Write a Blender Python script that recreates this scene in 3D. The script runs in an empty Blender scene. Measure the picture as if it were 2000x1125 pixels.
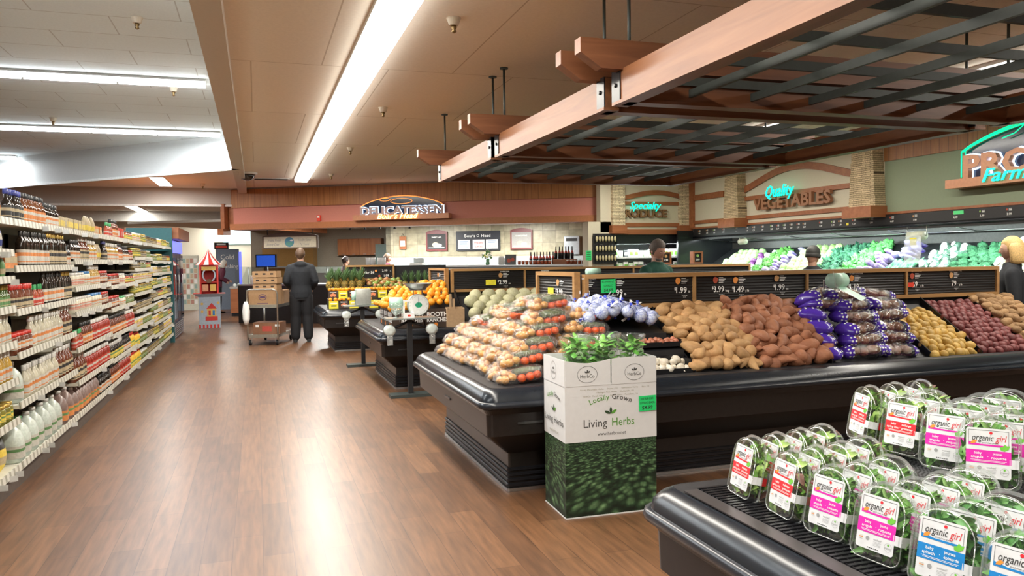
import bpy, bmesh, math, random
from mathutils import Matrix, Vector, noise
import numpy as np
R_ = random.Random(7)
PI = math.pi
C = bpy.context.scene.collection

# ---------------------------------------------------------------- camera, world, exposure
EYE = 1.55; FPX = 1520.0
CAMR = np.array([[0.94988321, -0.02440823, 0.31165065], [-0.31232009, -0.03154433, 0.94945306], [-0.01334365, -0.99920428, -0.03758661]])
cam_data = bpy.data.cameras.new('camera'); cam = bpy.data.objects.new('camera', cam_data); C.objects.link(cam)
cam_data.sensor_width = 36; cam_data.lens = FPX / 2000 * 36; cam_data.clip_start = .05; cam_data.clip_end = 200
_r = CAMR[:, 0]; _u = -CAMR[:, 1]; _b = -CAMR[:, 2]
cam.matrix_world = Matrix(((_r[0], _u[0], _b[0], 0), (_r[1], _u[1], _b[1], 0), (_r[2], _u[2], _b[2], EYE), (0, 0, 0, 1)))
bpy.context.scene.camera = cam
sc = bpy.context.scene
sc.view_settings.view_transform = 'Standard'; sc.view_settings.look = 'None'; sc.view_settings.gamma = 1
sc.view_settings.use_curve_mapping = False
sc.view_settings.exposure = 0.32
W = bpy.data.worlds.new('world'); sc.world = W; W.use_nodes = True
W.node_tree.nodes['Background'].inputs[0].default_value = (.9, .93, 1, 1); W.node_tree.nodes['Background'].inputs[1].default_value = .25
sc.cycles.max_bounces = 10; sc.cycles.diffuse_bounces = 4; sc.cycles.glossy_bounces = 4; sc.cycles.transparent_max_bounces = 24
sc.cycles.transmission_bounces = 8; sc.cycles.sample_clamp_indirect = 6; sc.cycles.caustics_reflective = False; sc.cycles.caustics_refractive = False

def area(name, loc, sx, sy, power, col=(1, 1, 1), rot=(0, 0, 0)):
    l = bpy.data.lights.new(name, 'AREA'); l.shape = 'RECTANGLE'; l.size = sx; l.size_y = sy; l.energy = power; l.color = col
    o = bpy.data.objects.new(name, l); C.objects.link(o); o.location = loc; o.rotation_euler = rot
    return o
WARM = (1, .94, .84); COOL = (.93, .97, 1.0)

# ---------------------------------------------------------------- sight-line helpers: a seen point put on a known real plane
def ray(px, py): return CAMR @ np.array([px - 1000, py - 562.5, FPX])
def _hit(d, t): return Vector((d[0] * t, d[1] * t, EYE + d[2] * t))
def onz(px, py, z): d = ray(px, py); return _hit(d, (z - EYE) / d[2])
def onx(px, py, x): d = ray(px, py); return _hit(d, x / d[0])
def ony(px, py, y): d = ray(px, py); return _hit(d, y / d[1])

# ---------------------------------------------------------------- materials
MATS = {}
def nd(nt, t, **k):
    n = nt.nodes.new(t)
    for a, b in k.items():
        if a == 'op': n.operation = b
        else: setattr(n, a, b)
    return n
def mat(name, col, rough=.5, metal=0., var=.08, scale=30., bump=0., emit=0., ecol=None, coat=0., sss=0., objvar=0., spec=.5, alpha=1., trans=0.):
    """principled surface with a noise-broken colour"""
    if name in MATS: return MATS[name]
    m = bpy.data.materials.new(name); m.use_nodes = True; nt = m.node_tree; b = nt.nodes['Principled BSDF']
    L = nt.links.new
    tc = nd(nt, 'ShaderNodeTexCoord'); no = nd(nt, 'ShaderNodeTexNoise'); no.inputs['Scale'].default_value = scale; no.inputs['Detail'].default_value = 4
    L(tc.outputs['Object'], no.inputs['Vector'])
    mr = nd(nt, 'ShaderNodeMapRange'); mr.inputs['From Min'].default_value = .3; mr.inputs['From Max'].default_value = .7
    mr.inputs['To Min'].default_value = 1 - var; mr.inputs['To Max'].default_value = 1 + var
    L(no.outputs['Fac'], mr.inputs['Value'])
    hs = nd(nt, 'ShaderNodeHueSaturation'); hs.inputs['Color'].default_value = (*col, 1)
    if objvar:
        oi = nd(nt, 'ShaderNodeObjectInfo'); m2 = nd(nt, 'ShaderNodeMapRange'); m2.inputs['To Min'].default_value = 1 - objvar; m2.inputs['To Max'].default_value = 1 + objvar
        L(oi.outputs['Random'], m2.inputs['Value']); mu = nd(nt, 'ShaderNodeMath', op='MULTIPLY'); L(mr.outputs[0], mu.inputs[0]); L(m2.outputs[0], mu.inputs[1]); L(mu.outputs[0], hs.inputs['Value'])
    else: L(mr.outputs[0], hs.inputs['Value'])
    L(hs.outputs[0], b.inputs['Base Color'])
    b.inputs['Roughness'].default_value = rough; b.inputs['Metallic'].default_value = metal; b.inputs['Coat Weight'].default_value = coat
    b.inputs['Specular IOR Level'].default_value = spec
    if sss: b.inputs['Subsurface Weight'].default_value = sss; b.inputs['Subsurface Radius'].default_value = (.02, .01, .005); b.inputs['Subsurface Scale'].default_value = .3
    if trans: b.inputs['Transmission Weight'].default_value = trans
    if bump:
        bp = nd(nt, 'ShaderNodeBump'); bp.inputs['Strength'].default_value = bump; bp.inputs['Distance'].default_value = .01; L(no.outputs['Fac'], bp.inputs['Height']); L(bp.outputs[0], b.inputs['Normal'])
    if emit: b.inputs['Emission Color'].default_value = (*(ecol or col), 1); b.inputs['Emission Strength'].default_value = emit
    if alpha < 1: b.inputs['Alpha'].default_value = alpha
    MATS[name] = m; return m
def plastic(name, tint=(1, 1, 1), refl=.10, crinkle=0., milky=0., scale=25.):
    """clear thin film or shell: see-through with a fresnel sheen and, if milky, a little haze"""
    if name in MATS: return MATS[name]
    m = bpy.data.materials.new(name); m.use_nodes = True; nt = m.node_tree; nt.nodes.remove(nt.nodes['Principled BSDF']); L = nt.links.new
    out = nt.nodes['Material Output']; tr = nd(nt, 'ShaderNodeBsdfTransparent'); tr.inputs[0].default_value = (*tint, 1)
    gl = nd(nt, 'ShaderNodeBsdfGlossy'); gl.inputs['Roughness'].default_value = .13; gl.inputs[0].default_value = (1, 1, 1, 1)
    lw = nd(nt, 'ShaderNodeLayerWeight'); lw.inputs[0].default_value = .22
    mr = nd(nt, 'ShaderNodeMapRange'); mr.inputs['To Min'].default_value = refl; mr.inputs['To Max'].default_value = .5; L(lw.outputs['Facing'], mr.inputs['Value'])
    mx = nd(nt, 'ShaderNodeMixShader'); L(mr.outputs[0], mx.inputs[0]); L(tr.outputs[0], mx.inputs[1]); L(gl.outputs[0], mx.inputs[2])
    if milky:
        df = nd(nt, 'ShaderNodeBsdfDiffuse'); df.inputs[0].default_value = (*tint, 1); m2 = nd(nt, 'ShaderNodeMixShader'); m2.inputs[0].default_value = milky
        L(mx.outputs[0], m2.inputs[1]); L(df.outputs[0], m2.inputs[2]); L(m2.outputs[0], out.inputs[0])
    else: L(mx.outputs[0], out.inputs[0])
    if crinkle:
        tc = nd(nt, 'ShaderNodeTexCoord'); no = nd(nt, 'ShaderNodeTexNoise'); no.inputs['Scale'].default_value = scale; no.inputs['Detail'].default_value = 2; no.inputs['Distortion'].default_value = 1.5
        L(tc.outputs['Object'], no.inputs['Vector']); bp = nd(nt, 'ShaderNodeBump'); bp.inputs['Strength'].default_value = crinkle; bp.inputs['Distance'].default_value = .03
        L(no.outputs['Fac'], bp.inputs['Height']); L(bp.outputs[0], gl.inputs['Normal']); L(bp.outputs[0], lw.inputs['Normal'])
    MATS[name] = m; return m
def ramp(nt, fac, stops):
    r = nd(nt, 'ShaderNodeValToRGB'); e = r.color_ramp.elements
    while len(e) < len(stops): e.new(.5)
    for i, (p, c) in enumerate(stops): e[i].position = p; e[i].color = (*c, 1)
    nt.links.new(fac, r.inputs[0]); return r
def wood(name, c1, c2, axis=1, rough=.4, scale=3., planks=None, coat=0.):
    if name in MATS: return MATS[name]
    m = bpy.data.materials.new(name); m.use_nodes = True; nt = m.node_tree; b = nt.nodes['Principled BSDF']; L = nt.links.new
    tc = nd(nt, 'ShaderNodeTexCoord'); mp = nd(nt, 'ShaderNodeMapping'); s = [scale * 6] * 3; s[axis] = scale * .5; mp.inputs['Scale'].default_value = s
    L(tc.outputs['Object'], mp.inputs['Vector']); no = nd(nt, 'ShaderNodeTexNoise'); no.inputs['Scale'].default_value = 1.; no.inputs['Detail'].default_value = 6; no.inputs['Distortion'].default_value = .6
    L(mp.outputs[0], no.inputs['Vector']); r = ramp(nt, no.outputs['Fac'], [(.3, c1), (.7, c2)]); src = r.outputs[0]
    if planks:
        ax, w = planks; sp = nd(nt, 'ShaderNodeSeparateXYZ'); L(tc.outputs['Object'], sp.inputs[0])
        md = nd(nt, 'ShaderNodeMath', op='MODULO'); md.inputs[1].default_value = w; ad = nd(nt, 'ShaderNodeMath', op='ADD'); ad.inputs[1].default_value = 100 * w; L(sp.outputs[ax], ad.inputs[0]); L(ad.outputs[0], md.inputs[0])
        lt = nd(nt, 'ShaderNodeMath', op='LESS_THAN'); lt.inputs[1].default_value = w * .05; L(md.outputs[0], lt.inputs[0])
        mx = nd(nt, 'ShaderNodeMixRGB'); mx.inputs[2].default_value = (*[k * .45 for k in c1], 1); L(lt.outputs[0], mx.inputs[0]); L(src, mx.inputs[1]); src = mx.outputs[0]
    L(src, b.inputs['Base Color']); b.inputs['Roughness'].default_value = rough; b.inputs['Coat Weight'].default_value = coat
    MATS[name] = m; return m
def brickmat(name, cols, mortar, w, h, msize=.01, rough=.8, map_='xy', bump=.5, offset=.5, noise_=.15, rot=0., nscale=40, coat=0., grain=None):
    if name in MATS: return MATS[name]
    m = bpy.data.materials.new(name); m.use_nodes = True; nt = m.node_tree; b = nt.nodes['Principled BSDF']; L = nt.links.new
    tc = nd(nt, 'ShaderNodeTexCoord'); sp = nd(nt, 'ShaderNodeSeparateXYZ'); cb = nd(nt, 'ShaderNodeCombineXYZ'); L(tc.outputs['Object'], sp.inputs[0])
    ix = {'x': 0, 'y': 1, 'z': 2}; L(sp.outputs[ix[map_[0]]], cb.inputs[0]); L(sp.outputs[ix[map_[1]]], cb.inputs[1])
    br = nd(nt, 'ShaderNodeTexBrick'); br.inputs['Scale'].default_value = 1; br.inputs['Brick Width'].default_value = w; br.inputs['Row Height'].default_value = h
    br.inputs['Mortar Size'].default_value = msize; br.inputs['Mortar Smooth'].default_value = .1; br.inputs['Bias'].default_value = 0; br.offset = offset
    br.inputs['Color1'].default_value = (*cols[0], 1); br.inputs['Color2'].default_value = (*cols[1], 1); br.inputs['Mortar'].default_value = (*mortar, 1)
    L(cb.outputs[0], br.inputs['Vector']); no = nd(nt, 'ShaderNodeTexNoise'); no.inputs['Scale'].default_value = nscale; no.inputs['Detail'].default_value = 5
    if grain:
        mp = nd(nt, 'ShaderNodeMapping'); mp.inputs['Scale'].default_value = grain; L(tc.outputs['Object'], mp.inputs[0]); L(mp.outputs[0], no.inputs['Vector'])
    else: L(tc.outputs['Object'], no.inputs['Vector'])
    mr = nd(nt, 'ShaderNodeMapRange'); mr.inputs['From Min'].default_value = .3; mr.inputs['From Max'].default_value = .7; mr.inputs['To Min'].default_value = 1 - noise_; mr.inputs['To Max'].default_value = 1 + noise_; L(no.outputs['Fac'], mr.inputs['Value'])
    hs = nd(nt, 'ShaderNodeHueSaturation'); L(br.outputs['Color'], hs.inputs['Color']); L(mr.outputs[0], hs.inputs['Value']); L(hs.outputs[0], b.inputs['Base Color'])
    b.inputs['Roughness'].default_value = rough; b.inputs['Coat Weight'].default_value = coat; b.inputs['Coat Roughness'].default_value = .25
    if bump:
        bp = nd(nt, 'ShaderNodeBump'); bp.inputs['Strength'].default_value = bump; bp.inputs['Distance'].default_value = .01; inv = nd(nt, 'ShaderNodeMath', op='SUBTRACT'); inv.inputs[0].default_value = 1; L(br.outputs['Fac'], inv.inputs[1]); L(inv.outputs[0], bp.inputs['Height']); L(bp.outputs[0], b.inputs['Normal'])
    MATS[name] = m; return m

# ---------------------------------------------------------------- mesh builder
def TR(x=0, y=0, z=0, rz=0, rx=0, ry=0, s=1.):
    return Matrix.Translation((x, y, z)) @ Matrix.Rotation(rz, 4, 'Z') @ Matrix.Rotation(ry, 4, 'Y') @ Matrix.Rotation(rx, 4, 'X') @ Matrix.Scale(s, 4)
def frame(o, r, u):
    r = Vector(r).normalized(); u = Vector(u).normalized(); n = r.cross(u); o = Vector(o)
    return Matrix(((r.x, u.x, n.x, o.x), (r.y, u.y, n.y, o.y), (r.z, u.z, n.z, o.z), (0, 0, 0, 1)))
_TX = {}
def text_geo(s, bold=0., shear=0., ext=0., space=1.):
    k = (s, bold, shear, ext, space)
    if k not in _TX:
        cu = bpy.data.curves.new('t', 'FONT'); cu.body = s; cu.size = 1; cu.offset = bold; cu.extrude = ext; cu.resolution_u = 2; cu.align_x = 'CENTER'; cu.space_character = space
        ob = bpy.data.objects.new('t', cu); me = bpy.data.meshes.new_from_object(ob)
        v = [Vector((x.co.x + shear * x.co.y, x.co.y, x.co.z)) for x in me.vertices]; f = [tuple(p.vertices) for p in me.polygons]
        bpy.data.objects.remove(ob); bpy.data.curves.remove(cu); bpy.data.meshes.remove(me)
        w = (min([a.x for a in v], default=0), max([a.x for a in v], default=0)); _TX[k] = (v, f, w)
    return _TX[k]
class MB:
    def __init__(s, T=None): s.v = []; s.f = []; s.m = []; s.s = []; s.T = T or Matrix()
    def add(s, vs, fs, m=0, sm=False):
        b = len(s.v); s.v += [s.T @ Vector(p) for p in vs]
        for i, f in enumerate(fs): s.f.append([b + k for k in f]); s.m.append(m[i] if isinstance(m, list) else m); s.s.append(sm)
        return s
    def box(s, x0, x1, y0, y1, z0, z1, m=0):
        return s.add([(x, y, z) for x in (x0, x1) for y in (y0, y1) for z in (z0, z1)], [(0, 1, 3, 2), (4, 6, 7, 5), (0, 4, 5, 1), (2, 3, 7, 6), (0, 2, 6, 4), (1, 5, 7, 3)], m)
    def cbox(s, cx, cy, cz, sx, sy, sz, m=0): return s.box(cx - sx / 2, cx + sx / 2, cy - sy / 2, cy + sy / 2, cz - sz / 2, cz + sz / 2, m)
    def rbox(s, x0, x1, y0, y1, z0, z1, r, m=0, seg=2, sm=True):
        bm = bmesh.new(); bmesh.ops.create_cube(bm, size=1)
        for v in bm.verts: v.co = Vector(((x0 + x1) / 2 + v.co.x * (x1 - x0), (y0 + y1) / 2 + v.co.y * (y1 - y0), (z0 + z1) / 2 + v.co.z * (z1 - z0)))
        bmesh.ops.bevel(bm, geom=bm.edges[:], offset=r, segments=seg, affect='EDGES', profile=.5); bm.verts.index_update()
        s.add([v.co.copy() for v in bm.verts], [[v.index for v in f.verts] for f in bm.faces], m, sm); bm.free(); return s
    def quad(s, a, b, c, d, m=0): return s.add([a, b, c, d], [(0, 1, 2, 3)], m)
    def rect(s, x0, x1, y0, y1, z=0, m=0): return s.add([(x0, y0, z), (x1, y0, z), (x1, y1, z), (x0, y1, z)], [(0, 1, 2, 3)], m)
    def disc(s, cx, cy, r, z=0, m=0, n=24, ry=None): return s.add([(cx + r * math.cos(2 * PI * i / n), cy + (ry or r) * math.sin(2 * PI * i / n), z) for i in range(n)], [tuple(range(n))], m)
    def ring(s, cx, cy, r, w, z=0, m=0, n=28, ry=None):
        ry = ry or r; a = [(cx + r * math.cos(2 * PI * i / n), cy + ry * math.sin(2 * PI * i / n), z) for i in range(n)]; b = [(cx + (r - w) * math.cos(2 * PI * i / n), cy + (ry - w) * math.sin(2 * PI * i / n), z) for i in range(n)]
        return s.add(a + b, [(i, (i + 1) % n, n + (i + 1) % n, n + i) for i in range(n)], m)
    def prism(s, pts, z0, z1, m=0, sm=False):
        n = len(pts); vs = [(x, y, z0) for x, y in pts] + [(x, y, z1) for x, y in pts]
        s.add(vs, [tuple(range(n - 1, -1, -1)), tuple(range(n, 2 * n))], m)
        return s.add(vs, [(i, (i + 1) % n, n + (i + 1) % n, n + i) for i in range(n)], m, sm)
    def loft(s, rings, m=0, caps=True, sm=True, closed=False):
        n = len(rings[0]); vs = [p for r in rings for p in r]; fs = []; mm = []
        K = len(rings) if closed else len(rings) - 1
        for k in range(K):
            k2 = (k + 1) % len(rings)
            for i in range(n): fs.append((k * n + i, k * n + (i + 1) % n, k2 * n + (i + 1) % n, k2 * n + i)); mm.append(m[k] if isinstance(m, list) else m)
        b = len(s.v); s.v += [s.T @ Vector(p) for p in vs]
        for f, q in zip(fs, mm): s.f.append([b + k for k in f]); s.m.append(q); s.s.append(sm)
        if caps and not closed:
            s.f.append([b + i for i in range(n - 1, -1, -1)]); s.m.append(m[0] if isinstance(m, list) else m); s.s.append(False)
            s.f.append([b + (len(rings) - 1) * n + i for i in range(n)]); s.m.append(m[-1] if isinstance(m, list) else m); s.s.append(False)
        return s
    def lathe(s, prof, n=16, m=0, cx=0, cy=0, caps=True, sq=0., sm=True, ax=1., ay=1.):
        def rr(r, a):
            if not sq: return r
            c, t = abs(math.cos(a)), abs(math.sin(a)); p = 2 + sq; return r / (c ** p + t ** p) ** (1 / p)
        rings = [[(cx + ax * rr(r, 2 * PI * i / n) * math.cos(2 * PI * i / n), cy + ay * rr(r, 2 * PI * i / n) * math.sin(2 * PI * i / n), z) for i in range(n)] for r, z in prof]
        return s.loft(rings, m, caps, sm)
    def tube(s, pts, r, n=8, m=0, caps=True):
        pts = [Vector(p) for p in pts]; rings = []; up = Vector((0, 0, 1)); x = None
        for i, p in enumerate(pts):
            d = (pts[min(i + 1, len(pts) - 1)] - pts[max(i - 1, 0)]).normalized()
            if x is None: x = d.cross(up if abs(d.z) < .9 else Vector((1, 0, 0))).normalized()
            x = (x - d * x.dot(d)).normalized(); y = d.cross(x); q = r[i] if isinstance(r, (list, tuple)) else r
            rings.append([p + (x * math.cos(2 * PI * k / n) + y * math.sin(2 * PI * k / n)) * q for k in range(n)])
        return s.loft(rings, m, caps)
    def ball(s, c, rad, n=12, k=8, m=0, fn=None):
        rx, ry, rz = (rad,) * 3 if isinstance(rad, (int, float)) else rad; vs = [(0, 0, -1)]
        for j in range(1, k):
            t = PI * j / k
            for i in range(n): vs.append((math.sin(t) * math.cos(2 * PI * i / n), math.sin(t) * math.sin(2 * PI * i / n), -math.cos(t)))
        vs.append((0, 0, 1)); vs = [Vector(p) for p in vs]
        if fn: vs = [fn(p) for p in vs]
        vs = [(c[0] + p[0] * rx, c[1] + p[1] * ry, c[2] + p[2] * rz) for p in vs]; e = len(vs) - 1; fs = [(0, 1 + (i + 1) % n, 1 + i) for i in range(n)]
        for j in range(k - 2):
            for i in range(n): a = 1 + j * n; fs.append((a + i, a + (i + 1) % n, a + n + (i + 1) % n, a + n + i))
        a = 1 + (k - 2) * n; fs += [(a + i, a + (i + 1) % n, e) for i in range(n)]
        return s.add(vs, fs, m, True)
    def text(s, t, x, y, size, m=0, bold=0., shear=0., ext=0., z=.0006, align='c', width=None, space=1.):
        v, f, (a, b) = text_geo(t, bold, shear, ext / size if size else 0, space)
        k = size; kx = k if not width else width / max(b - a, .01)
        ox = {'c': -(a + b) / 2, 'l': -a, 'r': -b}[align]
        return s.add([(x + (p.x + ox) * kx, y + p.y * k, z + p.z * k) for p in v], f, m)
    def mesh(s, name, mats):
        me = bpy.data.meshes.new(name); me.from_pydata([tuple(p) for p in s.v], [], s.f)
        for q in (mats if isinstance(mats, (list, tuple)) else [mats]): me.materials.append(q)
        me.polygons.foreach_set('material_index', s.m); me.polygons.foreach_set('use_smooth', s.s); me.update(); return me
    def build(s, name, mats, parent=None):
        return link(name, s.mesh(name, mats), parent)
def link(name, me, parent=None, M=None):
    o = bpy.data.objects.new(name, me); C.objects.link(o)
    if parent: o.parent = parent
    if M is not None: o.matrix_local = M
    return o
def tag(o, label=None, cat=None, group=None, kind=None):
    if label: o['label'] = label
    if cat: o['category'] = cat
    if group: o['group'] = group
    if kind: o['kind'] = kind
    return o
def empty(name, loc=(0, 0, 0), rz=0, label=None, cat=None, group=None, M=None):
    o = bpy.data.objects.new(name, None); C.objects.link(o); o.empty_display_size = .05
    if M is not None: o.matrix_world = M
    else: o.location = loc; o.rotation_euler = (0, 0, rz)
    return tag(o, label, cat, group)
def copy_tree(o, parent=None, M=None, label=None, group=None):
    c = o.copy(); C.objects.link(c); c.parent = parent
    if M is not None: c.matrix_world = M
    if label: c['label'] = label
    if group: c['group'] = group
    for ch in list(KIDS.get(o.name, o.children)): copy_tree(ch, c)
    return c
KIDS = {}
def freeze(o):
    """remember a finished prototype's children so that copying it stays quick"""
    KIDS[o.name] = list(o.children)
    for c in KIDS[o.name]: KIDS[c.name] = list(c.children)
    return o
class Kind:
    ALL = []
    """one prototype of a repeated thing; the first use moves the prototype itself"""
    def __init__(s, o): Kind.ALL.append(s); s.o = freeze(o) if o.children else o; KIDS[o.name] = list(o.children); s.used = False
    def put(s, M, label, group=None):
        if not s.used: s.used = True; o = s.o; o.matrix_world = M
        else: o = copy_tree(s.o, None, M)
        if label: o['label'] = label
        if group: o['group'] = group
        elif 'group' in o: del o['group']
        return o
    def drop(s):
        if not s.used:
            for c in KIDS[s.o.name]:
                for d in KIDS.get(c.name, []): bpy.data.objects.remove(d)
                bpy.data.objects.remove(c)
            bpy.data.objects.remove(s.o)
def struct(name, mb, mats): o = mb.build(name, mats); o['kind'] = 'structure'; return o

# common materials
M_BLACK = mat('black_plastic', (.010, .010, .012), .32, spec=.4, var=.2)
M_BLACKM = mat('matt_black', (.010, .010, .011), .6, var=.2)
M_BUMP = mat('dark_bumper', (.016, .019, .025), .26, coat=.0, spec=.4, var=.1)
M_STEEL = mat('brushed_steel', (.55, .55, .55), .32, metal=1, var=.05, scale=60)
M_WHITE = mat('white_enamel', (.8, .8, .78), .4, var=.03)
M_INK = mat('black_print', (.02, .02, .02), .6, var=.05)
M_CHALK = mat('white_print', (.85, .85, .82), .6, var=.04)
M_OAK = wood('oak_frame', (.33, .17, .06), (.47, .27, .11), 0, .4)
M_CEDAR = wood('cedar_beam', (.175, .066, .027), (.27, .112, .046), 1, .45)
M_TRIM = wood('reddish_trim', (.26, .085, .03), (.36, .13, .05), 0, .45)
M_GLOW_W = mat('lit_tube_cool', (1, 1, 1), .5, emit=20, ecol=(.92, .97, 1))
M_GLOW_Y = mat('lit_tube_warm', (1, 1, 1), .5, emit=6, ecol=(1, .96, .88))
# ---------------------------------------------------------------- the room
ZC = 3.33; ZR = 3.80; XW = 9.0; YS = 15.0
M_FLOOR = brickmat('wood_plank_floor', ((.098, .043, .018), (.160, .074, .032)), (.055, .024, .011), .92, .155, .0016, .41, 'yx', .1, .37, .30, grain=(26, 2.2, 1), nscale=1.3, coat=.18)
M_CEIL_W = brickmat('beige_ceiling_board', ((.98, .92, .82), (.96, .90, .80)), (.66, .58, .48), 1.22, 2.44, .006, .9, 'xy', .12, .5, .03)
M_CEIL_C = brickmat('white_ceiling_board', ((.84, .93, .97), (.82, .91, .95)), (.58, .62, .64), 1.22, .61, .006, .9, 'xy', .12, .5, .03)
struct('floor', MB().box(-12, 14, -6, 42, -.1, 0), M_FLOOR)
struct('ceiling', MB().box(-.17, 14, -6, 42, ZC, ZC + .1), M_CEIL_W)
# raised white coffer over the left aisles, closed by a diagonal fascia
dg0 = Vector((-.36, 14.62)); dg1 = Vector((-9.0, 22.6))
struct('ceiling_raised', MB().box(-12, -.3, -6, 24, ZR, ZR + .1), M_CEIL_C)
cl = MB(); cl.prism([(-.3, 14.75), (-.17, 14.75), (-.17, 42), (-12, 42), (-12, 25.3), (-9.0, 22.6)], ZC, ZC + .1); struct('ceiling_rear', cl, mat('rear_ceiling', (.85, .83, .78), .9, var=.03))
M_SOFF = mat('grey_white_paint', (.60, .62, .62), .7, var=.02); M_SOFB = mat('pale_beam_paint', (.68, .62, .54), .7, var=.02)
struct('ceiling_beam', MB().box(-.36, -.17, -6, 20.0, 3.2, ZR), M_SOFB)
b = MB(); dd = (dg1 - dg0).normalized(); nn_ = Vector((-dd.y, dd.x)) * -1
if nn_.y < 0: nn_ = -nn_
p = [dg0, dg1, dg1 + nn_ * .2, dg0 + nn_ * .2]; b.prism([(q.x, q.y) for q in p], 3.2, ZR)
struct('ceiling_fascia', b, M_SOFF)
b = MB(); q = [a - nn_ * .03 for a in p[:2]] + [a for a in (p[1], p[0])]; b.prism([(a.x, a.y) for a in q], 3.17, 3.215); struct('trim_1', b, mat('white_trim_paint', (.8, .82, .82), .6))
struct('ceiling_beam_rear', MB().box(-9, -.47, 20, 20.25, 2.93, ZC), mat('warm_grey_paint', (.50, .47, .44), .7, var=.02))
struct('trim_2', MB().box(-9, -.47, 19.96, 20.0, 2.89, 2.94), MATS['white_trim_paint'])
struct('ceiling_beam_far', MB().box(-9, -.2, 29, 29.3, 2.98, ZC), mat('pale_grey_paint', (.60, .59, .55), .7))
struct('wall_left', MB().box(-12.2, -12, -6, 42, 0, 4), M_SOFF)
struct('wall_rear', MB().box(-12, 14, 38, 38.2, 0, 4), mat('cream_wall', (.72, .68, .56), .8, var=.02))
struct('wall_behind', MB().box(-12, 14, -6.2, -6, 0, 4), mat('plain_wall', (.6, .55, .48), .8, var=.02))
# right wall above the vegetable case
M_GREEN = mat('sage_green_wall', (.25, .30, .20), .8, var=.02); M_CREAM = mat('cream_paint', (.60, .55, .42), .8, var=.02)
M_WPANEL_Y = wood('wood_panel_y', (.22, .085, .025), (.33, .14, .045), 2, .45, planks=(1, .15)); M_WPANEL_X = wood('wood_panel_x', (.33, .13, .035), (.46, .20, .06), 2, .45, planks=(0, .15))
struct('wall_right', MB().box(XW, XW + .2, 9.4, YS + .2, 2.14, ZC), M_CREAM)
struct('wall_right_green', MB().box(XW, XW + .2, -6, 9.4, 2.14, 2.93), M_GREEN)
struct('wall_right_panelling', MB().box(XW - .02, XW + .2, -6, 9.4, 2.93, ZC), M_WPANEL_Y)
struct('wall_right_rear', MB().box(10.3, 10.4, -6, YS + .2, 0, 2.2), M_BLACKM)
def trimb(n, x0, x1, y0, y1, z0, z1): struct('trim_%d' % n, MB().box(x0, x1, y0, y1, z0, z1), M_TRIM)
trimb(3, XW - .03, XW, -6, YS, 2.13, 2.17)
trimb(4, XW - .03, XW, 9.9, YS, 2.24, 2.31)
def archband(mb, a0, a1, zlo, rise, th, d0, d1, along):
    """a wooden band that rises to an arch in the middle; along = 'x' or 'y' runs"""
    n = 24; prev = None; rings = []
    for i in range(n + 1):
        t = i / n; z = zlo + rise * (math.sin(PI * t) ** 1.3); a = a0 + (a1 - a0) * t
        rr = [(a, d0, z), (a, d1, z), (a, d1, z + th), (a, d0, z + th)] if along == 'x' else [(d0, a, z), (d1, a, z), (d1, a, z + th), (d0, a, z + th)]
        rings.append(rr)
    mb.loft(rings, 0, True, False)
b = MB(); archband(b, 9.9, 13.0, 2.74, .30, .12, XW - .04, XW, 'y'); b.box(XW - .04, XW, 13, 13.1, 2.2, 3.3); b.box(XW - .04, XW, 13.6, YS, 2.74, 2.86)
b.box(XW - .04, XW, 9.9, 13.0, 2.6, 2.68); struct('trim_5', b, M_TRIM)
struct('trim_6', MB().box(XW - .05, XW, 14.72, YS, 2.15, ZC), M_TRIM)
# specialty wall at the end of the produce department
X0 = 6.9
struct('wall_far', MB().box(X0, XW, YS, YS + .2, 2.08, ZC), M_CREAM)
struct('wall_far_pier', MB().box(6.62, 7.2, YS, YS + .3, 0, 2.3), M_CREAM)
struct('wall_far_pier_right', MB().box(9.0, 9.35, YS, YS + .3, 0, 2.2), M_CREAM)
b = MB(); archband(b, 7.42, 9.0, 2.76, .12, .1, YS - .05, YS, 'x'); b.box(7.42, 9, YS - .04, YS, 2.66, 2.73); b.box(7.42, 9, YS - .04, YS, 2.2, 2.28); b.box(7.2, 9, YS - .06, YS, 2.03, 2.14)
struct('trim_7', b, M_TRIM)
M_STONE = brickmat('stacked_ledgestone', ((.80, .68, .46), (.56, .45, .29)), (.12, .08, .04), .17, .030, .003, .9, 'xz', 1., .43, .25)
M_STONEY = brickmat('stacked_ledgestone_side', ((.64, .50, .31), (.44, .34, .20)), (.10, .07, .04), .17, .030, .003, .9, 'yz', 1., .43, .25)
def stonecol(x0, x1, y0, y1, z0, z1, mt, flare=0., lab=''):
    o = empty('stone_column', ((x0 + x1) / 2, (y0 + y1) / 2, z0), 0); o['kind'] = 'structure'
    b = MB(); cx, cy = (x0 + x1) / 2, (y0 + y1) / 2; N = 14; prev = 0
    for i in range(N):
        za = (z1 - z0) * i / N; zb = (z1 - z0) * (i + 1) / N; k = flare * (1 - i / N) + R_.uniform(-.006, .006)
        b.box(x0 - cx - k * (mt is M_STONE), x1 - cx + k * (mt is M_STONE), y0 - cy - k, y1 - cy + k, za, zb)
    s = b.build('stone_facing', mt, o); s['kind'] = 'structure'
    b = MB().box(x0 - cx - .04 - flare, x1 - cx + .03, y0 - cy - .03 - flare, y1 - cy + .03 + flare, -.17, 0); c = b.build('wood_cap', M_TRIM, o); c['kind'] = 'structure'
stonecol(7.14, 7.42, YS - .12, YS, 2.22, ZC, M_STONE)
stonecol(8.75, 8.99, YS - .12, YS, 2.22, ZC, M_STONE)
stonecol(8.80, 9.0, 12.92, 13.28, 2.27, ZC, M_STONEY, .07)
stonecol(8.80, 9.0, 9.45, 9.85, 2.27, ZC, M_STONEY, .07)

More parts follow.
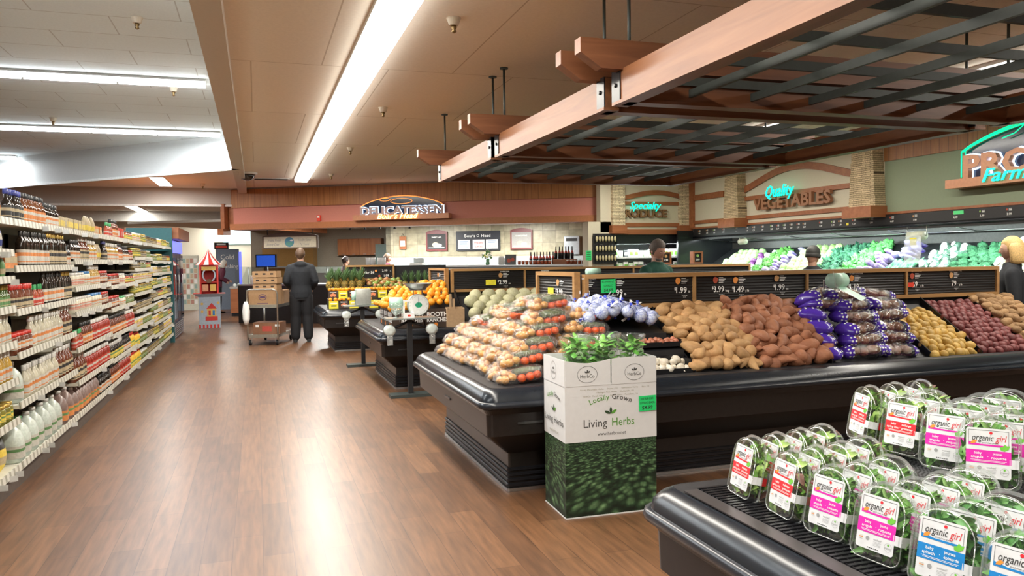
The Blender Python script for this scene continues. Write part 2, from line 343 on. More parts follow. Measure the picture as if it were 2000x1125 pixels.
# ---------------------------------------------------------------- ceiling lights
def strip_light(x0, x1, y0, y1, label, unit=1.22, powr=60, col=WARM, n=None):
    o = empty('ceiling_light', ((x0 + x1) / 2, (y0 + y1) / 2, ZC), 0, label, 'ceiling light')
    w = (x1 - x0) / 2; h = (y1 - y0) / 2
    MB().box(-w - .015, w + .015, -h, h, -.035, .001).build('housing', M_WHITE, o)
    MB().box(-w, w, -h + .01, h - .01, -.075, -.034).build('diffuser', M_GLOW_Y, o)  # lowered below the housing; glowing sides added to brighten the ceiling
    l = area('lamp', (0, 0, -.08), 2 * w, 2 * h, powr * 2 * h, col); l.parent = o
strip_light(.83, 1.09, -4, 17.4, 'long bright surface-mounted strip light running down the beige ceiling', powr=26)
strip_light(6.58, 6.70, -2, 14.2, 'narrow strip light on the ceiling above the slatted wooden pergola', powr=22)
def fluoro(x1, y, n, label, pw=27):
    for i in range(n):
        xa = x1 - 1.0 * (i + 1); o = empty('tube_light', (xa + .5, y, ZR), 0, label % ['nearest the beige beam', 'second from the beige beam', 'third from the beige beam', 'fourth from the beige beam', 'fifth from the beige beam', 'sixth from the beige beam'][i], 'ceiling light')
        b = MB(); b.prism([(-.08, 0), (.08, 0), (.10, -.03), (.03, -.055), (-.03, -.055), (-.10, -.03)], -.5, .5); b.v = [Vector((v.z, v.x, v.y)) for v in b.v]; b.build('housing', M_WHITE, o)
        for s in (-1, 1): MB().tube([(-.485, s * .055, -.062), (.485, s * .055, -.062)], .019, 10).build('tube', M_GLOW_W, o)
        l = area('lamp', (0, 0, -.1), .98, .18, pw, COOL); l.parent = o
fluoro(-.53, 10.4, 4, 'fluorescent tube fitting in the nearer visible row, %s')
fluoro(-.53, 14.4, 4, 'fluorescent tube fitting in the row by the diagonal fascia, %s')
fluoro(-4.6, 18.4, 2, 'fluorescent tube fitting in the farthest row on the raised ceiling, %s')
fluoro(-.53, 6.3, 4, 'fluorescent tube fitting in the row overhead, %s')
fluoro(-.53, 2.2, 4, 'fluorescent tube fitting in the row behind the viewer, %s')
def troffer(x, y, sx, sy, label, pw=60):
    o = empty('ceiling_light', (x, y, ZC), 0, label, 'ceiling light'); MB().box(-sx / 2 - .02, sx / 2 + .02, -sy / 2 - .02, sy / 2 + .02, -.02, .0).build('housing', M_WHITE, o)
    MB().box(-sx / 2, sx / 2, -sy / 2, sy / 2, -.03, -.019).build('diffuser', M_GLOW_Y, o); l = area('lamp', (0, 0, -.05), sx, sy, pw, (1, .95, .88)); l.parent = o
troffer(-1.9, 18.4, .26, 1.8, 'short ceiling light beyond the diagonal fascia')
troffer(-3.6, 25.5, .3, 7.5, 'long ceiling light over the far end of the grocery aisle', 160)
troffer(-1.2, 33, .6, 6, 'ceiling light near the cold drink cooler at the rear', 200)
# sprinkler heads, dome camera, air vent
def sprinkler(x, y, z, label):
    o = empty('sprinkler_head', (x, y, z), 0, label, 'sprinkler head')
    MB().lathe([(.055, 0), (.05, -.012), (.036, -.05), (.032, -.055)], 16).build('cup', mat('sprinkler_white', (.75, .68, .56), .5), o)
    MB().lathe([(.02, -.055), (.022, -.07), (.012, -.085), (.02, -.1), (.006, -.11)], 10).build('nozzle', mat('brass', (.25, .17, .08), .35, metal=1), o)
for x, y, z, l in [(1.43, 5.65, ZC, 'right of the long strip light, nearest'), (1.45, 9.14, ZC, 'right of the long strip light, second one along'), (1.45, 12.47, ZC, 'right of the long strip light, third one along'), (1.5, 16.3, ZC, 'near the delicatessen fascia, farthest of the row'),
                   (-.98, 7.9, ZR, 'on the white ceiling before the first tube row'), (-.95, 10.9, ZR, 'on the white ceiling between the tube rows'), (-2.9, 13.6, ZR, 'on the white ceiling left of the second tube row'), (-1.1, 18.9, ZC, 'on the rear ceiling left of the dome camera')]:
    sprinkler(x, y, z, 'white sprinkler head ' + l)
o = empty('dome_camera', (-.13, 16.4, ZC), 0, 'dark dome security camera under the ceiling at the end of the beam', 'camera')
MB().lathe([(.2, 0), (.2, -.03), (.17, -.04)], 24).build('mount', M_WHITE, o); MB().lathe([(.165, -.04), (.15, -.09), (.1, -.14), (.03, -.16)], 24).build('dome', mat('smoked_dome', (.01, .01, .01), .1, coat=1), o)
o = empty('air_vent', (.35, 17.5, ZC), 0, 'dark slotted air vent in the ceiling left of the strip light', 'vent'); b = MB().box(-.38, .38, -.14, .14, -.015, 0)
b.build('frame', M_WHITE, o); b = MB()
for i in range(5): b.box(-.34, .34, -.12 + i * .05, -.09 + i * .05, -.02, -.012)
b.build('slats', M_BLACKM, o)

# ---------------------------------------------------------------- pergola hung over the produce tables
M_LATT = mat('dark_steel_bar', (.050, .062, .058), .5, metal=.2)
PX0, PX1 = 2.2, 5.42; PZ0 = 2.53; BH = .19
def pergola(y0, y1, label):
    o = empty('pergola_panel', ((PX0 + PX1) / 2, (y0 + y1) / 2, PZ0), 0, label, 'pergola', 'hanging pergola panels')
    hx = (PX1 - PX0) / 2; hy = (y1 - y0) / 2
    for s, nm in ((-1, 0), (1, 1)):
        x = s * (hx - .03); b = MB().box(x - .045, x + .045, -hy, hy, 0, BH); b.box(x - .055, x + .055, -hy, hy, -.02, .0); b.build('side_beam', M_CEDAR, o)
    for s in (-1, 1):
        y = s * (hy - .10); b = MB(TR(0, y)); b.box(-hx + .02, hx - .02, -.04, .04, .0, .12); b.box(-hx + .02, hx - .02, -.055, .055, -.02, .0); b.build('cross_beam', MATS.get('cedar_x') or wood('cedar_x', (.155, .056, .024), (.235, .095, .042), 0, .45), o)
        b = MB(TR(0, y)); pts = [(-hx - .30, .36), (-hx - .30, .27), (-hx - .16, .18), (hx + .16, .18), (hx + .3, .27), (hx + .3, .36)]
        b.prism(pts, -.045, .045); b.v = [Vector((v.x, y + (v.z), v.y - y)) for v in b.v]; b.build('outrigger_beam', MATS['cedar_x'], o)
        for sx in (-1, 1):
            b = MB(TR(sx * (hx - .03), s * (hy - .055), 0)); b.box(-.053, .053, -.055, .06, -.005, BH + .004)
            for z in (.1,): b.T = b.T @ TR(sx * .053, 0, z, ry=sx * PI / 2); b.lathe([(.014, 0), (.014, .008), (.006, .012)], 6)
            b.build('bolt_plate', M_BLACK, o)
    b = MB(); n = 7
    for i in range(1, n):
        x = -hx + 2 * hx * i / n; b.box(x - .012, x + .012, -hy + .06, hy - .06, .030, .080)
    b.build('lengthwise_bars', M_LATT, o)
    b = MB(); k = 4
    for i in range(0, k + 1):
        y = -hy + .16 + (2 * hy - .32) * i / k; b.box(-hx + .03, hx - .03, y - .012, y + .012, .100, .155)
    b.build('crosswise_bars', M_LATT, o)
    for sx in (-1, 1):
        for s in (-1, 1):
            b = MB().tube([(sx * (hx - .04), s * (hy - .12), BH), (sx * (hx - .04), s * (hy - .12), ZC - PZ0)], .011, 8); b.lathe([(.04, ZC - PZ0 - .012), (.04, ZC - PZ0)], 12, 0, sx * (hx - .04), s * (hy - .12)); b.build('hanging_rod', M_LATT, o)
pergola(7.22, 9.5, 'reddish wooden pergola panel with dark steel lattice, farthest one by the delicatessen')
pergola(4.66, 7.10, 'reddish wooden pergola panel with dark steel lattice, middle one of three')
pergola(2.1, 4.54, 'reddish wooden pergola panel with dark steel lattice, nearest and largest in view')
LBW = mat('flag_white', (.55, .55, .52), .5)
# ---------------------------------------------------------------- the grocery aisle on the left: shelving bays and their goods
GX = -1.557                                        # front edge of the shelves
M_SHELF = mat('cream_shelf_paint', (.62, .60, .50), .45, var=.04)
def ticketmat():
    m = mat('ticket_strip', (.72, .72, .64), .4); nt = m.node_tree; L = nt.links.new; b = nt.nodes['Principled BSDF']
    tc = nd(nt, 'ShaderNodeTexCoord'); sp = nd(nt, 'ShaderNodeSeparateXYZ'); L(tc.outputs['Object'], sp.inputs[0])
    md = nd(nt, 'ShaderNodeMath', op='PINGPONG'); md.inputs[1].default_value = .045; L(sp.outputs[1], md.inputs[0])
    gt = nd(nt, 'ShaderNodeMath', op='GREATER_THAN'); gt.inputs[1].default_value = .018; L(md.outputs[0], gt.inputs[0])
    mx = nd(nt, 'ShaderNodeMixRGB'); mx.inputs[1].default_value = (.30, .29, .23, 1); mx.inputs[2].default_value = (.58, .57, .50, 1); L(gt.outputs[0], mx.inputs[0]); L(mx.outputs[0], b.inputs['Base Color']); return m
M_TICK = ticketmat(); M_BACK = mat('shelf_back_panel', (.10, .075, .05), .7, var=.2)
BAYS = [(2.44, 4.27, [1.87, 1.6, 1.35, 1.08, .77, .48, .2], 'nearest'), (4.27, 6.09, [1.87, 1.66, 1.48, 1.28, 1.04, .79, .52, .2], 'first bay at the photo edge'),
        (6.09, 7.92, [1.87, 1.55, 1.25, .95, .61, .2], 'long necked bottle bay'), (7.92, 9.75, [1.87, 1.60, 1.35, 1.12, .79, .49, .2], 'vinegar and sauce bay'),
        (9.75, 11.62, [1.87, 1.60, 1.31, 1.05, .75, .47, .2], 'ketchup bay'), (11.62, 13.5, [1.87, 1.65, 1.49, 1.33, 1.15, .92, .68, .44, .2], 'relish bay'),
        (13.5, 16.42, [1.865, 1.60, 1.40, 1.20, 1.0, .8, .6, .4, .2], 'pickle jar bay')]
baylab = ['shelving bay of the grocery aisle closest to the viewer', 'shelving bay with snack bags and green bottles', 'shelving bay of dark long-necked oil bottles and gallon jugs below',
          'shelving bay of vinegar, mayonnaise and clear bottles', 'shelving bay of ketchup and barbecue sauce', 'shelving bay of mustard and relish jars', 'far shelving bay packed with pickle jars beside the teal panel']
for (y0, y1, zs, nm), lb in zip(BAYS, baylab):
    o = empty('shelving_bay', (GX - .28, (y0 + y1) / 2, 0), 0, lb, 'shelving', 'grocery aisle shelving bays'); h = (y1 - y0) / 2
    MB().box(-.30, -.26, -h, h, .0, 2.0).build('back_panel', M_BACK, o)
    MB().box(-.26, .22, -h, h, 0, .1).box(-.26, .24, -h, h, .1, .125).build('base', mat('kick_plate', (.08, .06, .045), .5, var=.2), o)
    for s in (-1, 1): MB().box(-.262, -.24, s * h - .018, s * h + .018, .1, 2.02).build('upright', M_SHELF, o)
    for i, z in enumerate(zs):
        s = MB().box(-.26, .272, -h + .004, h - .004, z - .045, z - .022).build('shelf', M_SHELF, o)
        MB().add([(.272, -h + .004, z - .05), (.284, -h + .004, z - .048), (.278, -h + .004, z), (.27, -h + .004, z), (.272, h - .004, z - .05), (.284, h - .004, z - .048), (.278, h - .004, z), (.27, h - .004, z)], [(0, 1, 2, 3), (7, 6, 5, 4), (0, 4, 5, 1), (1, 5, 6, 2), (2, 6, 7, 3), (3, 7, 4, 0)]).build('price_strip', M_TICK, s)
        for k in range(R_.randint(1, 3)):
            y = R_.uniform(-h + .1, h - .1); a = R_.uniform(-.4, .5); MB(TR(.28, y, z - .03, rz=a)).box(0, .05, -.001, .001, -.03, .008).build('shelf_flag', LBW, s)

def col(n, c, r=.35, **k): return mat(n, c, r, var=.12, scale=60, objvar=k.pop('objvar', .12), **k)
G = dict(amber=col('amber_glass', (.11, .035, .012), .12), dark=col('dark_glass', (.018, .012, .008), .1), clear=col('pale_vinegar', (.50, .47, .36), .15), red=col('ketchup_red', (.27, .025, .012), .25), brown=col('sauce_brown', (.13, .035, .015), .2),
         yellow=col('mustard_yellow', (.68, .42, .03), .35), green=col('bottle_green', (.07, .12, .03), .15), gold=col('oil_gold', (.42, .26, .05), .15), pickle=col('pickle_green', (.15, .14, .028), .15, objvar=.3), olive=col('olive_brown', (.16, .11, .028), .15, objvar=.3),
         pepper=col('pepper_yellow', (.50, .36, .06), .15, objvar=.3), salsa=col('salsa_red', (.30, .06, .02), .2, objvar=.25), milk=col('milky_plastic', (.50, .56, .50), .3), milkb=col('milky_brown', (.22, .15, .13), .3), cream=col('mayonnaise_cream', (.62, .58, .46), .3), blue=col('blue_wrap', (.03, .05, .22), .35))
P = dict(w=col('cap_white', (.58, .58, .55), .4), g=col('cap_gold', (.52, .35, .08), .3, metal=.5), k=col('cap_black', (.02, .02, .02), .3), r=col('cap_red', (.5, .03, .02), .35), gr=col('cap_green', (.05, .35, .12), .35), b=col('cap_blue', (.06, .22, .5), .35), bd=col('cap_navy', (.03, .04, .2), .3))
LB = dict(w=col('label_white', (.50, .48, .42), .55), c=col('label_cream', (.42, .34, .21), .55), o=col('label_orange', (.55, .20, .06), .55), r=col('label_red', (.45, .05, .03), .55), y=col('label_yellow', (.66, .50, .08), .55), k=col('label_black', (.03, .03, .03), .5), t=col('label_green', (.10, .22, .08), .55), p=col('label_pink', (.52, .22, .16), .55))
def motif(mb, w, z0, z1, r, m):
    """a printed block and lines on a label front (pattern, no words)"""
    return mb
def product(name, prof, body, capprof, cap, lab, labz, w, sq=0., cat='bottle', n=12, ay=1.):
    o = empty(name, (0, 0, 0), 0, name, cat)
    MB().lathe(prof, n, 0, sq=sq, ay=ay).build('body', G[body], o)
    if capprof: MB().lathe(capprof, 10).build('cap', P[cap], o)
    if lab:
        z0, z1 = labz; r = max(r for r, z in prof) * 1.012
        b = MB(); b.lathe([(r, z0), (r, z1)], n, 0, sq=sq, caps=False, ay=ay); zc = (z0 + z1) / 2; hh = (z1 - z0)
        b.lathe([(r * 1.006, z0 + hh * .55), (r * 1.006, z0 + hh * .8)], n, 1, sq=sq, caps=False, ay=ay); b.lathe([(r * 1.006, z0 + hh * .12), (r * 1.006, z0 + hh * .2)], n, 1, sq=sq, caps=False, ay=ay)
        sec = {'w': 'o', 'c': 'k', 'o': 'w', 'r': 'w', 'y': 't', 'k': 'c', 't': 'c', 'p': 'w'}[lab]
        b.build('paper_label', [LB[lab], LB[sec]], o)
    for c in o.children: pass
    return Kind(o), w
K = {}
def bottle(name, R, H, neck, body, cap, lab, cat='bottle', sq=0., lz=(.12, .5), capc=.035, n=12, shoulder=.62, ay=1.):
    K[name] = product(name, [(R * .85, 0), (R, R * .2), (R, H * shoulder), (R * .8, H * (shoulder + .1)), (neck, H * (shoulder + .2)), (neck, H - capc)], body, [(neck * 1.15, H - capc - .004), (neck * 1.2, H - capc), (neck * 1.2, H - .003), (neck, H)], cap, lab, (H * lz[0], H * lz[1]), 2 * R * ay, sq, cat, n, ay) + (H,)
def jar(name, R, H, body, cap, lab, cat='jar', lz=(.25, .6), sq=0., n=12):
    K[name] = product(name, [(R * .88, 0), (R, R * .15), (R, H * .78), (R * .82, H * .85)], body, [(R * .86, H * .84), (R * .88, H * .86), (R * .88, H * .99), (R * .8, H)], cap, lab, (H * lz[0], H * lz[1]), 2 * R, sq, cat, n) + (H,)
bottle('oil_bottle', .030, .285, .012, 'dark', 'g', 'c', sq=5, shoulder=.66)
bottle('balsamic_bottle', .029, .27, .011, 'dark', 'k', 'w', sq=5, shoulder=.66)
bottle('wine_vinegar_bottle', .033, .25, .012, 'amber', 'k', 'o', shoulder=.55)
bottle('clear_vinegar_bottle', .036, .24, .014, 'clear', 'w', 'w', shoulder=.55)
bottle('cider_bottle', .046, .26, .017, 'brown', 'w', 'c', shoulder=.55)
bottle('ketchup_bottle', .038, .215, .018, 'red', 'w', 'r', shoulder=.66, ay=1.0)
bottle('barbecue_bottle', .037, .225, .016, 'brown', 'k', 'o', shoulder=.6)
bottle('steak_sauce_bottle', .029, .20, .012, 'dark', 'k', 'w', shoulder=.6)
bottle('honey_sauce_bottle', .035, .20, .015, 'dark', 'w', 'y', shoulder=.6)
bottle('mustard_bottle', .032, .19, .010, 'yellow', 'r', 'y', shoulder=.6)
bottle('dressing_bottle', .034, .21, .016, 'gold', 'w', 'w', shoulder=.55)
bottle('hot_sauce_bottle', .024, .175, .009, 'salsa', 'gr', 'r', shoulder=.55)
bottle('green_bottle', .034, .21, .014, 'green', 'g', 't', shoulder=.5)
bottle('soda_syrup_bottle', .034, .235, .015, 'dark', 'bd', 'k', shoulder=.5)
bottle('red_cap_bottle', .033, .19, .02, 'brown', 'r', 'c', shoulder=.6)
jar('pickle_jar', .040, .135, 'pickle', 'g', 'y'); jar('olive_jar', .033, .125, 'olive', 'k', 'c'); jar('pepper_jar', .036, .13, 'pepper', 'w', 'w'); jar('relish_jar', .038, .12, 'pickle', 'w', 't')
jar('salsa_jar', .042, .125, 'salsa', 'k', 'y'); jar('mayonnaise_jar', .050, .155, 'cream', 'b', 'w'); jar('dressing_jar', .045, .145, 'cream', 'w', 'p'); jar('sauce_jar', .042, .15, 'brown', 'r', 'w'); jar('spread_jar', .045, .12, 'cream', 'gr', 'w'); jar('caper_jar', .026, .10, 'olive', 'g', 'y')
# gallon jug with moulded handle
def jug(name, body, cap, lab):
    o = empty(name, label=name, cat='jug'); prof = [(.062, 0), (.072, .012), (.074, .12), (.072, .16), (.058, .205), (.03, .24), (.02, .25), (.02, .262)]
    MB().lathe(prof, 16, 0, sq=1.2).build('body', G[body], o); MB().lathe([(.023, .262), (.024, .285), (.02, .288)], 12).build('cap', P[cap], o)
    MB().tube([(-.03, 0, .235), (-.06, 0, .232), (-.078, 0, .20), (-.076, 0, .165), (-.066, 0, .15)], .010, 8).build('handle', G[body], o)
    MB().lathe([(.0752, .035), (.0752, .12)], 16, 0, sq=1.2, caps=False).lathe([(.0757, .08), (.0757, .1)], 16, 1, sq=1.2, caps=False).build('paper_label', [LB[lab], LB['t']], o)
    K[name] = (Kind(o), .15, .288)
jug('white_vinegar_jug', 'milk', 'w', 'w'); jug('water_jug', 'milk', 'gr', 'w'); jug('cider_vinegar_jug', 'milkb', 'w', 'o')
# snack pouch and carton
def pouch(name, cols, H=.22, Wd=.14, cat='bag'):
    o = empty(name, label=name, cat=cat); b = MB(); rings = []
    for i in range(9):
        t = i / 8; z = H * t; th = .032 * math.sin(PI * min(1, t * 1.05)) ** .6 + .003; w = Wd / 2 * (1 - .08 * math.sin(PI * t)); rings.append([(math.cos(a) * th, math.sin(a) * w, z) for a in [2 * PI * k / 14 for k in range(14)]])
    b.loft(rings, [0, 0, 1, 1, 0, 0, 2, 2]); b.build('pouch', cols, o); K[name] = (Kind(o), Wd, H)
pouch('rice_pouch', [LB['t'], LB['c'], LB['t']]); pouch('pasta_bag', [LB['y'], LB['c'], LB['k']], .2, .16); pouch('sugar_pouch', [LB['c'], LB['y'], LB['c']], .19, .12)
pouch('crouton_bag', [LB['w'], G['blue'], G['blue']], .2, .15)
def cartonk(name, c1, c2, w, h, d=.05):
    o = MB().rbox(-d, 0, -w / 2, w / 2, 0, h, .002, 0, 1, False).box(-.001, .0012, -w / 2 + .004, w / 2 - .004, h * .35, h * .75, 1).build(name, [c1, c2]); tag(o, name, 'box'); K[name] = (Kind(o), w, h)
cartonk('seasoning_carton', LB['c'], LB['y'], .075, .125); cartonk('red_carton', LB['r'], LB['w'], .07, .15); cartonk('tan_carton', LB['o'], LB['c'], .09, .11)
ORD = ['top', 'second', 'third', 'fourth', 'fifth', 'sixth', 'seventh', 'eighth', 'ninth']
DESC = {'oil_bottle': 'dark square oil bottle with gold cap', 'balsamic_bottle': 'slim black balsamic bottle with dark cap', 'wine_vinegar_bottle': 'amber vinegar bottle with orange label', 'clear_vinegar_bottle': 'clear vinegar bottle with white cap', 'cider_bottle': 'wide brown cider bottle with white cap',
        'ketchup_bottle': 'red ketchup bottle with white cap', 'barbecue_bottle': 'brown barbecue sauce bottle with orange label', 'steak_sauce_bottle': 'small dark sauce bottle with white label', 'honey_sauce_bottle': 'dark squeeze bottle with yellow label', 'mustard_bottle': 'yellow mustard squeeze bottle', 'dressing_bottle': 'golden dressing bottle with white label',
        'hot_sauce_bottle': 'small hot sauce bottle with green cap', 'green_bottle': 'green glass bottle with gold cap', 'soda_syrup_bottle': 'dark bottle with navy blue cap', 'red_cap_bottle': 'brown bottle with red cap', 'pickle_jar': 'green pickle jar with gold lid', 'olive_jar': 'brown olive jar with black lid', 'pepper_jar': 'yellow pepper jar with white lid',
        'relish_jar': 'green relish jar with white lid', 'salsa_jar': 'red salsa jar with black lid', 'mayonnaise_jar': 'cream mayonnaise jar with blue lid', 'dressing_jar': 'cream dressing jar with pink label', 'sauce_jar': 'brown sauce jar with red lid', 'spread_jar': 'cream spread jar with green lid', 'caper_jar': 'tiny caper jar with gold lid',
        'white_vinegar_jug': 'milky white gallon jug with white cap', 'water_jug': 'milky white gallon jug with green cap', 'cider_vinegar_jug': 'brown gallon jug with white cap', 'rice_pouch': 'green stand-up pouch', 'pasta_bag': 'yellow bag of dried pasta', 'sugar_pouch': 'cream and yellow paper pouch', 'crouton_bag': 'white bag with blue top', 'seasoning_carton': 'cream and yellow carton', 'red_carton': 'red carton', 'tan_carton': 'tan and orange carton'}
def fill(bay, lev, runs, rows=1):
    y0, y1, zs, nm = BAYS[bay]; z = zs[lev] - .0215; y = y0 + .02; gap = (zs[lev - 1] - .05 - z) if lev else .24
    tot = sum(r[1] for r in runs)
    where = {0: 'of the nearest bay', 1: 'at the photo edge', 2: 'of the oil bottle bay', 3: 'of the vinegar bay', 4: 'of the ketchup bay', 5: 'of the relish bay', 6: 'beside the teal panel'}[bay]
    for kn, share in runs:
        kd, w, H = K[kn]; yend = min(y + (y1 - y0 - .04) * share / tot, y1 - .01); sc_ = min(1, (gap - .012) / H)
        n = max(1, int((yend - y) / (w * sc_ * 1.06))); st = (yend - y) / n
        for r in range(rows):
            for i in range(n):
                M = TR(GX - w * sc_ / 2 - .015 - r * w * sc_ * 1.12 - R_.uniform(0, .012), y + st * (i + .5), z, rz=R_.uniform(-.12, .12), s=sc_)
                g = '%s row, %s shelf %s%s' % (kn.replace('_', ' '), ORD[lev], where, ' (behind)' if r else '')
                kd.put(M, '%s, %s shelf %s' % (DESC[kn], ORD[lev], where), g)
        y = yend
fill(1, 0, [('soda_syrup_bottle', 1), ('green_bottle', .6), ('tan_carton', .8)]); fill(1, 1, [('rice_pouch', 1), ('crouton_bag', 1)]); fill(1, 2, [('green_bottle', 1), ('rice_pouch', 1)])
fill(1, 3, [('dressing_bottle', 1), ('green_bottle', 1)]); fill(1, 4, [('green_bottle', 1), ('clear_vinegar_bottle', 1)]); fill(1, 5, [('red_cap_bottle', 1.2), ('dressing_bottle', .5)]); fill(1, 6, [('green_bottle', 1), ('pickle_jar', .6)]); fill(1, 7, [('crouton_bag', .6), ('pasta_bag', 1)])
fill(2, 0, [('soda_syrup_bottle', .5), ('wine_vinegar_bottle', .8), ('steak_sauce_bottle', .6), ('seasoning_carton', .5)], 1)
fill(2, 1, [('tan_carton', .5), ('balsamic_bottle', 1.2), ('oil_bottle', 1), ('steak_sauce_bottle', .3)]); fill(2, 2, [('red_cap_bottle', .8), ('hot_sauce_bottle', .5), ('balsamic_bottle', 1), ('oil_bottle', .5)]); fill(2, 3, [('sauce_jar', .5), ('clear_vinegar_bottle', 1.1), ('cider_bottle', .4)])
fill(2, 4, [('white_vinegar_jug', .3), ('clear_vinegar_bottle', 1.1), ('cider_bottle', .6)]); fill(2, 5, [('water_jug', .4), ('white_vinegar_jug', 1.0), ('cider_vinegar_jug', .5)])
fill(3, 0, [('seasoning_carton', .8), ('sugar_pouch', .5), ('tan_carton', .5)]); fill(3, 1, [('steak_sauce_bottle', .4), ('cider_bottle', .4), ('dressing_bottle', .4), ('sugar_pouch', .4), ('soda_syrup_bottle', .2)]); fill(3, 2, [('dressing_jar', .6), ('mayonnaise_jar', .3), ('dressing_bottle', .6), ('sauce_jar', .5)])
fill(3, 3, [('dressing_jar', .8), ('mayonnaise_jar', .5), ('sauce_jar', .4)]); fill(3, 4, [('hot_sauce_bottle', .4), ('barbecue_bottle', .5), ('ketchup_bottle', 1)]); fill(3, 5, [('cider_bottle', .5), ('ketchup_bottle', 1.2)]); fill(3, 6, [('cider_vinegar_jug', 1), ('steak_sauce_bottle', .6)])
fill(4, 0, [('hot_sauce_bottle', .3), ('barbecue_bottle', .4), ('red_carton', .6), ('salsa_jar', .5)]); fill(4, 1, [('dressing_bottle', .8), ('barbecue_bottle', .4), ('steak_sauce_bottle', .5), ('sauce_jar', .4)]); fill(4, 2, [('sauce_jar', .6), ('dressing_jar', .4), ('salsa_jar', .6)]); fill(4, 3, [('sauce_jar', .5), ('spread_jar', .4), ('relish_jar', .5)])
fill(4, 4, [('barbecue_bottle', 1), ('ketchup_bottle', .6)]); fill(4, 5, [('honey_sauce_bottle', .8), ('steak_sauce_bottle', .5), ('mustard_bottle', .4)]); fill(4, 6, [('barbecue_bottle', .6), ('ketchup_bottle', .8), ('mustard_bottle', .5)])
jl = ['pepper_jar', 'pickle_jar', 'olive_jar', 'relish_jar', 'salsa_jar', 'caper_jar']
for lv in range(9):
    a = [('mustard_bottle', .4), ('relish_jar', .6), ('olive_jar', .6)] if lv > 6 else [(jl[lv % 3], .6), (jl[(lv + 1) % 4], .5), (jl[(lv + 2) % 5], .4)]
    fill(5, lv, a); fill(6, lv, [(jl[(lv + 2) % 4], .7), (jl[lv % 5], .6), (jl[(lv + 1) % 4], .7), (jl[(lv + 3) % 5], .5)])

# teal end panel and blue cold drink cabinet closing the aisle
tag(MB().box(-2.35, GX + .015, 16.47, 16.52, 0, 2.24).build('end_panel', mat('teal_laminate', (.02, .10, .11), .45, var=.1)), 'teal end panel closing the shelving beside the blue drink cooler', 'panel')
o = empty('drink_cooler', (-1.95, 17.85, 0), 0, 'tall dark blue glass-door drink cooler under a brown wooden header', 'cooler')
M_NAVY = mat('navy_laminate', (.012, .02, .10), .35, var=.1)
MB().box(-.40, .34, -1.2, 1.2, 0, 2.03).build('cabinet', M_NAVY, o); MB().box(-.44, .52, -1.28, 1.28, 2.03, 2.25).build('header', M_TRIM, o)
for i in range(3):
    y = -1.12 + .75 * i; d = MB().box(.34, .385, y, y + .70, .36, 1.72).build('door', M_BLACK, o); MB().box(.386, .39, y + .06, y + .64, .42, 1.66).build('glass', mat('dark_glass_pane', (.01, .012, .02), .05, coat=1), d)
    MB().tube([(.40, y + .05, .8), (.425, y + .05, .84), (.425, y + .05, 1.3), (.40, y + .05, 1.34)], .01, 8).build('handle', M_STEEL, d)
MB().box(.34, .38, -1.1, 1.1, 1.76, 2.0).build('lit_sign', mat('blue_lit_panel', (.1, .12, .7), .3, emit=1.2, ecol=(.16, .18, .95)), o)
b = MB()
for i in range(7): b.box(.34, .37, -1.12, 1.12, .04 + i * .042, .065 + i * .042)
b.build('vent', M_STEEL, o)
# ---------------------------------------------------------------- refrigerated produce islands
def rrect(x0, x1, y0, y1, r, z, n=5):
    pts = []
    for cx, cy, a in ((x1 - r, y1 - r, 0), (x0 + r, y1 - r, 90), (x0 + r, y0 + r, 180), (x1 - r, y0 + r, 270)):
        for k in range(n): t = math.radians(a + 90 * k / (n - 1)); pts.append((cx + r * math.cos(t), cy + r * math.sin(t), z))
    return pts
M_CASE = mat('case_side_laminate', (.016, .013, .012), .30, var=.15, spec=.45); M_TRAY = mat('tray_black', (.016, .016, .018), .5, var=.2)
def island(x0, x1, y0, y1, label):
    cx, cy = (x0 + x1) / 2, (y0 + y1) / 2; hx, hy = (x1 - x0) / 2, (y1 - y0) / 2
    o = empty('produce_case', (cx, cy, 0), 0, label, 'display case')
    def rings(L, r=.09): return [rrect(-hx + i, hx - i, -hy + i, hy - i, max(.012, r - i * .3), z) for i, z in L]
    MB().loft(rings([(.25, 0), (.25, .27)], .03), 0, True, False).build('base', M_CASE, o)
    MB().loft(rings([(.24, .26), (.055, .42), (.05, .56), (.02, .60)], .05), 0, True, False).build('skirt', M_CASE, o)
    MB().loft(rings([(.012, .600), (-.004, .606), (-.008, .622), (-.004, .640), (.012, .646)], .1), 0, True).build('bumper_rail', M_BUMP, o)
    MB().loft(rings([(.014, .645), (.02, .675), (.045, .705), (.075, .722), (.09, .724)], .1), 0, False).build('lip', mat('case_lip', (.010, .013, .018), .25, spec=.4, var=.1), o)
    MB().loft(rings([(.09, .724), (.17, .728), (.18, .71), (.19, .66)], .06), 0, True, False).build('tray', M_TRAY, o)
    b = MB()
    for k in range(4): b.loft(rings([(.245, .03 + k * .035), (.238, .035 + k * .035), (.238, .05 + k * .035), (.245, .055 + k * .035)], .02), 0, False, False)
    b.build('kick_louvers', M_BLACK, o); MB().loft(rings([(.248, 0.001), (.235, .001), (.235, .022), (.248, .024)], .02), 0, False, False).build('kick_trim', M_STEEL, o)
    MB().box(-hx + .25, -hx + .42, -hy + .045, -hy + .052, .49, .505).box(-hx + .045, -hx + .052, -.1, .07, .49, .505).build('badge', mat('badge_grey', (.12, .12, .12), .3, metal=.8), o)
    return o
CASE1 = island(1.315, 6.75, 4.64, 6.93, 'black produce island with potatoes in front and vegetable bags at its left end')
CASE2 = island(1.32, 6.95, 9.05, 11.2, 'black produce island carrying oranges, mandarins and melons')
CASE3 = island(1.01, 5.2, 13.35, 15.22, 'black produce island with pineapples and mangoes near the delicatessen')
